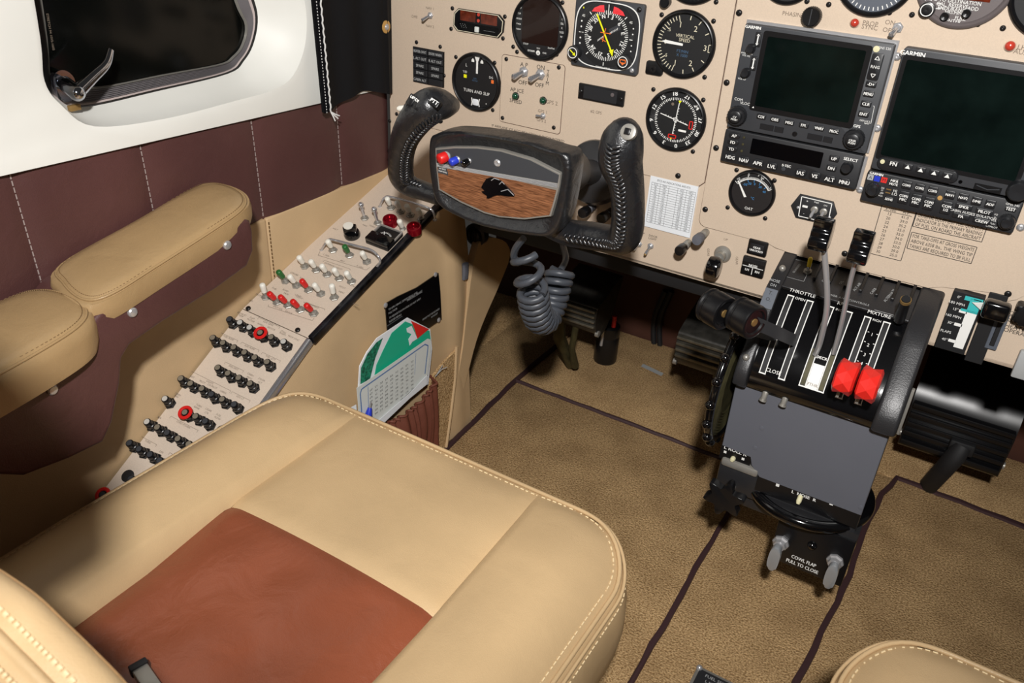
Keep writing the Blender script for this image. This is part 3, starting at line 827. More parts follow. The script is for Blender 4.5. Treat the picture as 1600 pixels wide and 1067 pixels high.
# deck on top of the panel, out of the picture, closing the nose
tag(MB().box(-0.56, 0.85, -0.11, 0.52, 0.92, 0.935).build('trim_1', 'black_matte'), 'matt black glareshield over the instrument panel', kind='structure')
# black tray added to darken the space under and behind the panel
filler = thing('added_dark_filler', 'added black tray hidden beneath the instrument panel', 'filler', Matrix.Translation((-0.15, 0.15, 0.45)))
MB().box(-0.21, 0.24, -0.125, 0.25, -0.075, -0.03, 0.004).build('filler_body', 'black_matte', filler)
MB().box(-0.21, 0.24, -0.02, 0.32, -0.115, -0.075, 0.004).build('lower_filler', 'black_matte', filler)

# screws --------------------------------------------------------------
def screw_mesh(r, name, m_):
    mb = MB(); mb.lathe([(r, 0), (r, r*0.25), (r*0.8, r*0.5), (r*0.45, r*0.62), (r*0.30, r*0.30), (0.00002, r*0.25)], 0, 0, 12, cap=False)
    return mb.mesh(name, m_, 50)
SCR = {}
def screw(u, v, w, r=0.0028, m_='screw_black', parent=ip):
    k = (r, m_)
    if k not in SCR: SCR[k] = screw_mesh(r, 'screw', m_)
    return link('screw', SCR[k], parent, Matrix.Translation((u, v, w)))
for px, py in [(712.5, 89), (773, 98), (770, 172), (707, 13), (789, 26), (705, 45), (786, 60), (651, 66), (688, 73), (792, 92), (874, 105), (866, 199), (786, 184),
               (879, 4), (802, 73), (808, 81), (870, 85), (862, 90), (1034, 23), (1115, 33), (1101, 120.5), (1021, 139.6), (1099, 156), (1082.7, 236.7), (1119, 3),
               (1151, 265.6), (1210, 282), (1137, 324), (1195.6, 341), (609, 189), (620, 178), (608, 236), (608, 250), (609, 297), (688, 190), (694, 118),
               (1390, 19.5), (1425, 23), (1528, 37.5), (1567, 44), (1261, 2), (1295, 7)]:
    u, v = pp(px, py, PT); screw(u, v, PT+(0.0012 if ax0 < u < ax1 and av0 < v < av1 else 0))
for px, py in [(1155, 20), (1135.5, 129), (1119, 231), (1059.5, 274.5), (1102, 327), (1320, 396), (1575, 459)]:
    u, v = pp(px, py, PT); screw(u, v, PT, 0.0036)
for px, py in [(1371, 200), (1344, 296), (1402, 88), (1595, 355)]:
    u, v = pp(px, py, PT); screw(u, v, PT, 0.0042, 'metal')

# printed lettering on the sheet ---------------------------------------
inkk = 'ink_black'; faint = 'ink_faint'
def pt_(txt, px, py, h, mb=inkk, w=PT, **k):
    u, v = pp(px, py, w); m_ = MB(); m_.text(txt, u, v, h, w+0.0003, **k); ink(m_, 'lettering', mb, ip)
for t, x, y in (('NAV 1', 672, 13), ('DME', 648, 26), ('NAV 2', 672, 41)): pt_(t, x, y, 0.0034, faint)
pt_('A P', 819, 101, 0.0054, w=PT+.0012); pt_('OFF', 817, 129, 0.0054, w=PT+.0012); pt_('ON', 845, 105, 0.0054, w=PT+.0012); pt_('OFF', 843, 133, 0.0054, w=PT+.0012)
tm = MB()
for i, c in enumerate('TRIM'):
    u, v = pp(856.5-i*0.4, 112+i*6, PT+.0012); tm.text(c, u, v, .0046, PT+.0015)
ink(tm, 'lettering', 'ink_black', ip)
pt_('AP ICE', 808, 141, 0.0050, w=PT+.0012); pt_('SPEED', 806, 158, 0.0050, w=PT+.0012); pt_('GPS 2', 862, 160, 0.0050, faint, w=PT+.0012)
pt_('GPS 1', 848, 174, 0.0040, faint, w=PT+.0012); pt_('GPS 2', 846, 188, 0.0040, faint, w=PT+.0012)
pt_('IF AIRPLANE ICE ACCUMULATION IS ENCOUNTERED', 824, 208, 0.0033, w=PT); pt_('AIRSPEED INDICATED LOW POWER AND', 838, 219, 0.0033, w=PT)
pt_('#2 GPS', 931.5, 175, 0.0036, faint)
pt_('PHASING', 1240.5, 22.5, 0.0042, faint); pt_('PROP', 1360, 36.5, 0.0044, faint); pt_('SYNC', 1359, 42.5, 0.0044, faint)
pt_('ON', 1391, 35, 0.0044, faint); pt_('OFF', 1388, 47, 0.0044, faint); pt_('LH', 1597, 74, 0.0046, faint); pt_('AUX', 1596, 81, 0.0046, faint)
pt_('UP', 1134, 374, 0.0030, faint, w=0); pt_('DOOR', 1020.5, 369, 0.0028, w=0); pt_('LIGHT', 1019.5, 373, 0.0028, w=0); pt_('MAP', 1003, 364, 0.0026, w=0)
pt_('GEAR', 1107, 394, 0.0030, faint, w=0, rot=-1.4); pt_('GEAR', 1151.5, 407, 0.0030, faint, w=0, rot=-1.4)
# altitude and manifold pressure table
def quad_uv(pts, w=PT): return [pp(a, b_, w) for a, b_ in pts]
tb = quad_uv([(1372, 318), (1424, 330), (1404, 404), (1360, 393)])
inkk = MB(); x0 = tb[3][0]-0.002; x1 = tb[2][0]+0.003; y1 = (tb[0][1]+tb[1][1])/2+0.006; y0 = (tb[2][1]+tb[3][1])/2-0.002
inkk.rectline(x0, x1, y0, y1, 0.0007, PT+0.0003)
cxa = x0+(x1-x0)*0.28; cxb = x0+(x1-x0)*0.74
dy = (y1-y0-0.014)/10
inkk.text('ALT.', cxa, y1-0.0045, 0.0030, PT+.0003); inkk.text('X1000', cxa, y1-0.0095, 0.0030, PT+.0003)
inkk.text('MAX', cxb, y1-0.0045, 0.0030, PT+.0003); inkk.text('M.P.', cxb, y1-0.0095, 0.0030, PT+.0003)
inkk.line((x0+0.003, y1-0.0118), (x1-0.003, y1-0.0118), 0.0005, PT+.0003)
for i, (a, b_) in enumerate((('13', '41.0'), ('20', '39.0'), ('22', '35.2'), ('24', '35.0'), ('25', '35.0'), ('26', '34.0'), ('27', '33.0'), ('28', '30.0'), ('29', '29.0'), ('30', '25.0'))):
    inkk.text(a, cxa, y1-0.0145-dy*i, 0.0032, PT+.0003); inkk.text(b_, cxb, y1-0.0145-dy*i, 0.0032, PT+.0003)
ink(inkk, 'power_table', 'ink_black', ip)
def boxed(quad, lines, h):
    inkk = MB()
    b4 = quad_uv(quad); x0 = (b4[0][0]+b4[3][0])/2; x1 = (b4[1][0]+b4[2][0])/2; y1 = (b4[0][1]+b4[1][1])/2; y0 = (b4[2][1]+b4[3][1])/2
    inkk.rectline(x0, x1, y0, y1, 0.0007, PT+0.0003); n_ = len(lines); st_ = (y1-y0)/(n_+0.25)
    for i, t in enumerate(lines):
        wd = sum(GLY[c][2] if c in GLY else 0.3 for c in t)*h/0.69
        inkk.text(t, (x0+x1)/2, y1-st_*(i+0.62), h, PT+0.0003, sx=min(1.0, (x1-x0)*0.95/wd))
    ink(inkk, 'placard_print', 'ink_black', ip)
boxed([(1432, 330), (1541, 355), (1535, 378), (1427, 354)], ['ORIGINAL EQUIPMENT FUEL QUANTITY', 'INDICATOR IS THE PRIMARY READING', 'OF FUEL ON BOARD THE AIRCRAFT'], 0.0039)
boxed([(1424, 362), (1525, 386), (1519, 412), (1418, 388)], ['FOR TAKE-OFFS AT GROSS WEIGHTS', 'ABOVE 6358 lbs., THE WING TIP', 'TANKS ARE REQUIRED TO BE FULL'], 0.0039)
for i, t in enumerate(('OPEN', 'CONTROLS', 'MINIMUM 15', 'HEATER', 'OPERATION')):
    a = 1577-i*2.2; pt_(t, a, 488+i*6.5, 0.0046, 'ink_black', 0.0, al='l')
LIN = lambda R_, N_=48: circ(0, 0, R_, N_)

# =================================================================== round instruments
def gauge(name, label, px, py, R_, face='dial_black', bez='black_plastic', w=PT, cat='gauge', uv=None, depth=0.004, glass=True):
    u, v = uv if uv else pp(px, py, w+depth)
    g_ = thing(name, label, cat, panelM(u, v, w))
    mb = MB(); mb.lathe([(R_*0.86, 0.0004), (R_*0.875, depth*0.75), (R_*0.92, depth*1.15), (R_*0.965, depth), (R_, depth*0.45), (R_, 0)], 0, 0, 56, cap=False); mb.build('bezel', bez, g_, angle=50)
    mb = MB(); mb.lathe([(R_*0.88, 0), (R_*0.88, 0.0009), (0.00001, 0.0009)], 0, 0, 48, cap=False); mb.build('dial', face, g_)
    if glass: MB().poly(circ(0, 0, R_*0.875, 40), depth*0.7).build('cover_glass', 'cover_glass', g_)
    return g_
Z1 = 0.0012
# turn and slip
g_ = gauge('turn_indicator', 'round TURN AND SLIP indicator with a white needle and slip tube', 742, 129.5, 0.0397)
mk = MB(); R_ = 0.0345
mk.line((0.001, 0.034), (0.001, 0.012), 0.0030, Z1); mk.poly([(-0.003, 0.034), (0.005, 0.034), (0.0025, 0.028), (-0.0005, 0.028)], Z1+.0001)
for x in (-0.006, 0.0085): mk.poly([(x-0.0022, 0.0265), (x+0.0022, 0.0265), (x+0.0022, 0.029), (x, 0.0315), (x-0.0022, 0.029)], Z1)
mk.text('L', -0.0165, 0.021, 0.0040, Z1); mk.text('TURN AND SLIP', 0.001, -0.0125, 0.0042, Z1, sx=0.98)
mk.text('Y/D', -0.0185, 0.0115, 0.0030, Z1); mk.text('DG', 0.024, 0.0105, 0.0030, Z1); mk.poly(circ(0.0175, -0.026, 0.0008, 8), Z1)
ink(mk, 'markings', 'ink_white', g_)
mk = MB(); mk.poly(rrect(-0.0205, -0.0155, 0.0035, 0.008, 0.0005), Z1); ink(mk, 'yaw_flag', 'ink_yellow', g_)
mk = MB(); mk.poly(rrect(0.0245, 0.0285, 0.003, 0.0075, 0.0004), Z1); ink(mk, 'gyro_flag', 'ink_orange', g_)
mk = MB(); mk.text('NO', -0.002, 0.005, 0.0022, Z1); mk.text('PITCH', -0.002, 0.002, 0.0022, Z1); ink(mk, 'markings', 'ink_steel', g_)
mb = MB(); mb.box(-0.0045, 0.0045, -0.031, -0.0225, 0.0009, 0.0018, 0.0006); mb.build('slip_tube', 'paper', g_)
mb = MB()
for sx_ in (-1, 1): mb.tube([(sx_*0.0065, -0.0215, Z1), (sx_*0.0052, -0.0268, Z1+.0005), (sx_*0.0065, -0.032, Z1)], 0.0008, 6)
mb.build('slip_bracket', 'ink_white', g_)
# storm scope
g_ = gauge('weather_display', 'round weather display with a blank dark brown screen', 841.5, 43.5, 0.0412, 'dial_black')
MB().poly(rrect(-0.026, 0.027, -0.021, 0.036, 0.003), Z1).build('screen', 'screen_brown', g_)
mk = MB()
for i, t in enumerate(('+', 'BRT', 'CLR', 'MODE', 'FWD', 'VIEW')):
    mk.text(t, -0.0305+(0.0 if i < 2 else -0.0006), 0.026-i*0.0064, 0.0020, Z1)
for i, t in enumerate(('O', 'SEL', 'R', 'SIZE', 'W')): mk.text(t, 0.0318, 0.014-i*0.0052, 0.0022, Z1)
mk.text('STOP', -0.019, -0.0225, 0.0022, Z1); mk.text('TEST', 0.0, -0.0255, 0.0018, Z1); mk.text('Scan/Find', 0.0185, -0.0225, 0.0022, Z1, sx=.8)
mk.text('STORM', -0.0105, -0.0300, 0.0022, Z1, bold=.05); mk.text('PAR', 0.0095, -0.0300, 0.0022, Z1)
mk.poly(circ(0.0, -0.031, 0.0030, 16), Z1); ink(mk, 'markings', 'ink_white', g_)
mk = MB(); mk.arc(0, -0.031, 0.0012, 0.0018, 100, 260, Z1+.0002, 8); mk.poly(circ(-.001, -.0305, .0004, 6), Z1+.0002); mk.poly(circ(.001, -.0305, .0004, 6), Z1+.0002); ink(mk, 'emblem', 'ink_black', g_)
# vertical speed
g_ = gauge('vertical_speed_indicator', 'round VERTICAL SPEED gauge with a white pointer at zero', 1066.5, 70.5, 0.0388)
mk = MB(); R0 = 0.0325
for k in range(-10, 11):
    d = -90+k*7.2; mk.tick(0, 0, R0*(0.86 if k % 5 else 0.78), R0, d, 0.0009, Z1)
for t, d in (('1', -90+72), ('2', -90+122), ('1', -90-72), ('2', -90-122), ('3', 90)):
    a = math.radians(d); rr_ = 0.0225 if t != '3' else 0.0265
    mk.text(t, rr_*math.sin(a), rr_*math.cos(a), 0.0062, Z1)
for d in (-90+98, -90+122, -90+150, -90-98, -90-122, -90-150): mk.tick(0, 0, R0*0.86, R0, d, 0.0010, Z1)
for t, d in (('.5', -54), ('.5', -126)):
    a = math.radians(d); mk.text(t, 0.0245*math.sin(a), 0.0245*math.cos(a), 0.0038, Z1)
mk.text('0', -0.0225, 0.0005, 0.0050, Z1)
mk.line((0.0305, 0.0040), (0.0305, -0.0040), 0.0008, Z1); mk.line((0.0305, 0.004), (0.0325, 0.004), 0.0008, Z1); mk.line((0.0305, -0.004), (0.0325, -0.004), 0.0008, Z1)
mk.text('VERTICAL', 0.0005, 0.0095, 0.0036, Z1); mk.text('SPEED', 0.0005, 0.0050, 0.0036, Z1); ink(mk, 'markings', 'ink_cream', g_)
mk = MB(); mk.text('FT/MIN', 0.0, -0.0075, 0.0032, Z1); mk.text('X 1000', 0, -0.012, 0.0032, Z1); ink(mk, 'markings', 'ink_steel', g_)
mk = MB(); mk.poly([(-0.0005, 0.0013), (-0.0005, -0.0013), (-0.022, -0.0010), (-0.027, 0.0008), (-0.022, 0.0026)], Z1+0.0008); ink(mk, 'pointer', 'ink_white', g_)
mb = MB(); mb.M = Matrix.Translation((-0.0315, -0.0315, 0)); mb.prism(rrect(-0.011, 0.011, -0.008, 0.008, 0.003), 0, 0.0035, 0.001)
mb.v = [(x*0.7071+y*0.7071-0.0, y, z) if False else (x, y, z) for x, y, z in mb.v]
mb.build('ear', 'black_plastic', g_); mb = MB(); mb.lathe([(0.0045, 0.0035), (0.0045, 0.004), (0.002, 0.0042), (0.0018, 0.003), (0.00001, 0.003)], -0.0330, -0.0325, 14, cap=False); mb.build('adjust_screw', 'screw_black', g_)
# course deviation indicator
g_ = gauge('course_indicator', 'round course deviation gauge with crossed white bars and a numbered compass ring', 1054, 188.5, 0.0388)
mk = MB()
for n_ in range(72):
    mk.tick(0, 0, 0.0245 if n_ % 2 else 0.0238, 0.0270, n_*5-195, 0.0007 if n_ % 2 else 0.001, Z1)
for n_ in range(0, 36, 3):
    d = n_*10-190; a = math.radians(d); mk.text(str(n_), 0.0315*math.sin(a), 0.0315*math.cos(a), 0.0050, Z1, rot=-a, bold=0.05)
mk.line((0.002, 0.021), (-0.001, -0.017), 0.0011, Z1+.0006); mk.line((-0.020, 0.005), (0.0165, -0.0030), 0.0011, Z1+.0006)
for k in range(1, 11):
    y = 0.018-k*0.0034; xx = 0.0018+(-0.001-0.002)*(k/11.)
    mk.line((xx, y), (xx+0.0018, y), 0.0006, Z1+.0006)
for k in range(1, 10):
    x = -0.016+k*0.0033; y = 0.004-0.008*(k/11.); mk.line((x, y), (x, y+0.0018), 0.0006, Z1+.0006)
mk.arc(0.0002, 0.0007, 0.0020, 0.0028, 0, 360, Z1+.0007, 18); mk.poly(rrect(0.0055, 0.0155, -0.0125, -0.0100, 0.0004), Z1)
ink(mk, 'markings', 'ink_white', g_)
mk = MB(); mk.rectline(-0.0060, 0.0035, -0.0222, -0.0182, 0.0012, Z1+.0002); mk.rectline(0.0185, 0.0222, -0.007, 0.002, 0.0012, Z1+.0002); ink(mk, 'warning_flag', 'ink_red', g_)
mk = MB(); mk.poly([(0.0002, 0.0240), (0.0044, 0.0240), (0.0023, 0.0205)][::-1], Z1+.0004); ink(mk, 'course_mark', 'ink_yellow', g_); mk = MB(); mk.poly([(-0.0034, -0.0240), (-0.0010, -0.0240), (-0.0022, -0.0215)], Z1+.0004); ink(mk, 'course_mark', 'ink_yellow', g_)
mk = MB(); mk.poly(circ(-0.0062, 0.0185, 0.0018, 14), Z1+.0004); ink(mk, 'indicator_dot', 'ink_faint', g_)
# outside air temperature
g_ = gauge('temperature_gauge', 'small round OAT gauge with blue and white scales', 1173.5, 303, 0.0285)
mk = MB(); cy = -0.006; ra = 0.0235
mk.arc(0, cy, ra-0.0009, ra, -54, 54, Z1, 24)
for k in range(31): mk.tick(0, cy, ra, ra+(0.0042 if k % 10 == 0 else 0.0022), -54+108*k/30, 0.0007, Z1)
for t, d, rr_ in (('-50', -45, 0.0285), ('0', -16, 0.0285), ('50', 18, 0.0285), ('F', 8, 0.0295), ('C', 50, 0.0275)):
    a = math.radians(d); mk.text(t, rr_*math.sin(a), cy+rr_*math.cos(a), 0.0030, Z1)
mk.text('OAT', 0, -0.0195, 0.0034, Z1); mk.poly([(-0.0195, 0.0115), (-0.0182, 0.0122), (-0.0052, -0.0058), (-0.0082, -0.0068)], Z1+.0006); ink(mk, 'markings', 'ink_white', g_)
mk = MB()
for t, d in (('-50', -34), ('-20', -17), ('0', 4), ('20', 28), ('40', 52)):
    a = math.radians(d); mk.text(t, 0.0180*math.sin(a), cy+0.0180*math.cos(a), 0.0028, Z1)
for d in (-20, 0, 20, 42): mk.tick(0, cy, ra-0.004, ra-0.001, d, 0.0006, Z1)
mk.text('°C', 0.002, -0.0060, 0.0030, Z1); ink(mk, 'markings', 'ink_blue', g_)
# gauges cut by the top of the picture
u, v = pp(1071, 7.5, PT+.004)
gauge('altimeter', 'round black gauge directly above the vertical speed gauge', 0, 0, 0.0388, uv=(u+0.004, v+0.0388))
mbk = MB(); p_ = pp(1042, 3, PT); tg = [o_ for o_ in coll.objects if o_.get('category') == 'gauge'][-1]
mbk.lathe([(0.006, 0), (0.006, 0.008), (0.005, 0.009), (0.0001, 0.009)], p_[0]-u-0.004, p_[1]-v-0.0388, 16, cap=False); mbk.build('setting_knob', 'black_plastic', tg)
mk = MB()
for k in range(50): mk.tick(0, 0, 0.0290 if k % 5 else 0.0275, 0.0325, k*7.2, 0.0007, Z1)
for k in range(10):
    a = math.radians(k*36); mk.text(str(k), 0.0235*math.sin(a), 0.0235*math.cos(a), 0.0052, Z1)
mk.line((0, 0), (0.010, 0.021), 0.0016, Z1+.0008); mk.line((0, 0), (-0.012, 0.006), 0.0026, Z1+.0006); ink(mk, 'markings', 'ink_white', tg)
u, v = pp(1221, 8.5, PT+.004); g_ = gauge('pressure_gauge', 'round black gauge above the PHASING knob', 0, 0, 0.0300, uv=(u+0.001, v+0.0300))
mk = MB()
for k in range(26): mk.tick(0, 0, 0.0205 if k % 5 else 0.0190, 0.0245, -130+k*10.4, 0.0007, Z1)
mk.line((0, 0), (-0.012, -0.010), 0.0016, Z1+.0008); ink(mk, 'markings', 'ink_white', g_)
u, v = pp(1350, 27, PT+.004); g_ = gauge('tachometer', 'round gauge with a slate grey dial above the PROP SYNC lamp', 0, 0, 0.0400, 'dial_slate', uv=(u+0.002, v+0.0400))
mk = MB()
for k in range(24): mk.tick(0, 0, 0.030, 0.0335, 100+k*8, 0.0009, Z1)
ink(mk, 'markings', 'ink_white', g_)
u, v = pp(1482, 45, PT+.004); g_ = gauge('fuel_computer', 'round grey fuel computer with test, enter and add buttons', 0, 0, 0.0448, 'dial_grey', 'dial_grey', uv=(u+0.003, v+0.0448))
lc = lambda x, y: (pp(1360+x/6.667, y/6.667, PT+.002)[0]-u-0.003, pp(1360+x/6.667, y/6.667, PT+.002)[1]-v-0.0448)
mk = MB()
for t, x, y, h in (('GAL TO DESTINATION', 875, 12, .0034), ('GAL. RESERVE', 850, 55, .0034), ('ENDURANCE', 858, 97, .0034), ('HRS.MIN.', 870, 132, .0030), ('ADD', 1068, 92, .0034), ('FULL', 935, 192, .0034), ('TEST', 678, 195, .0034), ('ENTER', 862, 222, .0034)):
    a = lc(x, y); mk.text(t, a[0], a[1], h, Z1, sx=.95)
for a, b_ in (((735, 38), (685, 38)), ((755, 82), (670, 92)), ((570, 10), (560, -15)), ((630, 8), (640, -15))): mk.line(lc(*a), lc(*b_), 0.0009, Z1)
ink(mk, 'markings', 'ink_white', g_)
a = lc(595, 98); mb = MB(); mb.lathe([(0.0075, .0009), (0.0072, 0.007), (0.0045, 0.0078), (0.0001, 0.0074)], a[0], a[1], 24, cap=False); mb.build('selector_knob', 'black_plastic', g_)
mk = MB(); mk.arc(a[0], a[1], 0.0052, 0.0060, 0, 360, 0.00785, 24); ink(mk, 'knob_ring', 'ink_white', g_)
for x, y in ((775, 172), (1003, 140)):
    a = lc(x, y); mb = MB(); mb.lathe([(0.0042, .0009), (0.0040, 0.006), (0.003, 0.0068), (0.0001, 0.0062)], a[0], a[1], 18, cap=False); mb.build('push_button', 'black_plastic', g_)
a = lc(1120, -10); MB().box(a[0]-0.02, a[0]+0.011, a[1]-0.002, a[1]+0.012, 0.0009, 0.0013).build('window', 'screen_amber', g_)
u, v = pp(1598, 60, PT+.004); g_ = gauge('fuel_gauge', 'round dark gauge with pale lettering at the panel edge above the red AUX lamp', 0, 0, 0.0400, uv=(u+0.016, v+0.0400))
mk = MB(); mk.line((-0.022, 0.0), (-0.014, 0.012), 0.0016, Z1); mk.line((-0.022, 0.0), (-0.012, -0.001), 0.0016, Z1); mk.line((-0.018, 0.004), (-0.010, 0.004), 0.0016, Z1); ink(mk, 'markings', 'ink_cream', g_)

# =================================================================== HSI
cs_ = [pp(a, b_, 0.006) for a, b_ in ((903, -6), (1010, 6.5), (994, 118.5), (890.5, 100.5))]
cu_ = sum(c[0] for c in cs_)/4; cv_ = sum(c[1] for c in cs_)/4
hw = (cs_[1][0]-cs_[0][0]+cs_[2][0]-cs_[3][0])/4; hh = (cs_[0][1]-cs_[3][1]+cs_[1][1]-cs_[2][1])/4
hs = thing('heading_indicator', 'square-framed heading indicator with a yellow course needle and red flags', 'gauge', panelM(cu_, cv_, PT))
MB().prism(rrect(-hw, hw, -hh, hh, 0.003), 0, 0.006, 0.001).build('bezel', 'radio_grey', hs)
sq = [(hw*0.95*math.copysign(abs(math.cos(a))**0.55, math.cos(a)), hh*0.95*math.copysign(abs(math.sin(a))**0.55, math.sin(a))) for a in [2*math.pi*i/64 for i in range(64)]]
mb = MB(); mb.frame2(sq, [(x*0.972, y*0.972) for x, y in sq], 0.006, 0.0065); mb.build('outline', 'ink_white', hs)
mb = MB(); mb.prism([(x*0.965, y*0.965) for x, y in sq], 0.0055, 0.0062); mb.build('mask', 'radio_dark', hs)
MB().poly(circ(0, 0.002, 0.0385, 48), 0.0064).build('dial', 'dial_black', hs)
Zh = 0.0066; cy = 0.0
mk = MB()
for n_ in range(72): mk.tick(0.0, cy, 0.0255 if n_ % 2 else 0.0245, 0.0290, n_*5-15, 0.0007 if n_ % 2 else 0.001, Zh)
for n_, t in zip(range(0, 36, 3), ('N', '3', '6', 'E', '12', '15', 'S', '21', '24', 'W', '30', '33')):
    d = n_*10-15; a = math.radians(d); mk.text(t, 0.0225*math.sin(a), cy+0.0225*math.cos(a), 0.0046, Zh, rot=-a, bold=.05)
for d in (-45, 45, 90, 135, -90, -135, 0, 180): mk.tick(0, cy, 0.031, 0.035, d, 0.0010, Zh)
mk.line((0.0, 0.036), (0.0005, 0.021), 0.0010, Zh+.0004)
for y in (0.013, 0.0065, -0.0065, -0.013): mk.poly(circ(-0.0345, y, 0.0011, 8), Zh); mk.poly(circ(0.0345, y, 0.0009, 8), Zh)
mk.line((-0.037, 0), (-0.032, 0), 0.0008, Zh); mk.text('45', -0.0325, 0.0195, 0.0030, Zh); mk.text('45', 0.0305, 0.0195, 0.0030, Zh)
for k in range(6):
    x = -0.0105+k*0.0014; mk.line((x, -0.0075+k*0.0011), (x+0.0006, -0.0050+k*0.0011), 0.0006, Zh)
for k in range(6):
    x = 0.0045+k*0.0018; mk.line((x, 0.0025+k*0.0012), (x+0.0006, 0.0052+k*0.0012), 0.0006, Zh)
mk.text('DC', -0.001, 0.0385, 0.0020, Zh); mk.text('BENDIX/KING', 0, -0.0375, 0.0022, Zh); ink(mk, 'markings', 'ink_white', hs)
mk = MB()
for sx_ in (-1, 1):
    mk.poly([(sx_*0.0055+0.0005, 0.0265), (sx_*0.022, 0.0255), (sx_*0.019, 0.0300), (sx_*0.012, 0.0335), (sx_*0.0065, 0.0345)], Zh+.0003)
ink(mk, 'warning_flag', 'flag_red', hs)
mk = MB(); mk.text('NAV', -0.0125, 0.0288, 0.0026, Zh+.0005); mk.text('HDG', 0.0125, 0.0288, 0.0026, Zh+.0005); ink(mk, 'flag_lettering', 'ink_red', hs)
mk = MB(); mk.line((-0.0145, 0.0235), (0.0095, -0.017), 0.0020, Zh+.0008); mk.poly([(0.0115, -0.0225), (0.0062, -0.0160), (0.0122, -0.0135)], Zh+.0009); mk.poly([(-0.0345, 0.0275), (-0.0325, 0.0275), (-0.0335, 0.030)], Zh)
ink(mk, 'course_needle', 'ink_yellow', hs)
mk = MB(); mk.line((-0.0075, 0.0035), (0.0065, 0.0035), 0.0009, Zh+.0011); mk.line((-0.0010, 0.0090), (-0.0035, -0.0070), 0.0009, Zh+.0011); mk.line((-0.0060, -0.0035), (0.001, -0.0065), 0.0009, Zh+.0011); ink(mk, 'aircraft_symbol', 'ink_orange', hs)
mb = MB(); mb.M = Matrix.Rotation(0.52, 4, 'Z'); mb.box(0.006, 0.021, -0.0005, 0.0058, 0.0064, 0.00655); mb.build('nav_window', 'radio_grey', hs)
MB().poly(circ(0, 0.002, 0.0385, 40), 0.0085).build('cover_glass', 'cover_glass', hs)
for (x, y), sym in (((894.5, 82.5), 'y'), ((973, 97), 'o')):
    p_ = pp(x, y, PT+0.016); a = (p_[0]-cu_, p_[1]-cv_)
    mb = MB(); mb.lathe([(0.0085, 0.006), (0.0082, 0.0150), (0.0072, 0.0160), (0.0001, 0.0158)], a[0], a[1], 24, cap=False); kb = mb.build('knob', 'radio_dark', hs)
    mk = MB(); mk.arc(a[0], a[1], 0.0056, 0.0066, 0, 360, 0.0163, 24); ink(mk, 'knob_ring', 'ink_white', kb)
    mk = MB()
    if sym == 'y': mk.line((a[0]-0.0035, a[1]+0.003), (a[0]+0.002, a[1]-0.001), 0.0014, 0.0163); mk.poly([(a[0]+0.0042, a[1]-0.0032), (a[0]+0.0002, a[1]-0.0022), (a[0]+0.0032, a[1]+0.0012)], 0.01635)
    else: mk.rectline(a[0]-0.0035, a[0]+0.0035, a[1]-0.001, a[1]+0.0025, 0.0011, 0.0163); mk.poly([(a[0]-0.0022, a[1]-0.0015), (a[0]+0.0022, a[1]-0.0015), (a[0], a[1]-0.004)], 0.0163)
    ink(mk, 'knob_mark', 'ink_yellow' if sym == 'y' else 'ink_orange', kb)
for sx_, sy_, m_ in ((1, 1, 'screw_black'), (1, -1, 'metal'), (-1, -1, 'screw_black')): screw(sx_*(hw-0.0065), sy_*(hh-0.0060), 0.006, 0.0030, m_, hs)

# =================================================================== small displays
oc = [(620+x/5.707, y/5.707) for x, y in ((545, 75), (910, 132), (955, 190), (945, 290), (905, 340), (535, 275), (500, 225), (508, 115))]
o2 = [pp(a, b_, PT+.003) for a, b_ in oc]; cu2 = sum(a for a, b_ in o2)/8; cv2 = sum(b_ for a, b_ in o2)/8; lo = [(a-cu2, b_-cv2) for a, b_ in o2]
ck = thing('digital_clock', 'eight-sided amber digital clock with a pale button', 'clock', panelM(cu2, cv2, PT))
mb = MB(); mb.prism(lo, 0, 0.003, 0.0006); mb.build('case', 'black_plastic', ck)
mb = MB(); mb.frame2([(a*.97, b_*.95) for a, b_ in lo], [(a*.945, b_*.90) for a, b_ in lo], 0.003, 0.0033); mb.build('rim', 'ink_cream', ck)
hx = (lo[1][0]-lo[0][0])/2
for xa, xb in ((-0.028, -0.0035), (0.0045, 0.030)): MB().poly(rrect(xa, xb, 0.0, 0.0125, 0.001), 0.0033).build('segment_window', 'screen_amber', ck)
MB().poly(rrect(-0.031, 0.033, -0.0135, -0.002, 0.001), 0.00325).build('lower_window', 'screen_black', ck)
mb = MB()
for y in (0.0105, 0.003): mb.lathe([(0.0022, .003), (0.0022, .0038), (.0001, .0038)], 0.001, y, 12, cap=False)
mb.build('colon_lamp', 'lamp_red', ck)
MB().box(-0.0035, 0.0030, -0.0115, -0.0045, 0.003, 0.006, 0.001).build('button', 'paper_aged', ck)
mk = MB()
for k in range(9): mk.line((-0.028+k*.0012, -0.004-(k % 3)*.002), (-0.027+k*.0012, -0.0045-(k % 3)*.002), .0004, .0034); mk.line((0.010+k*.002, -0.008), (0.011+k*.002, -0.008), .0004, .0034)
ink(mk, 'markings', 'ink_grey', ck)
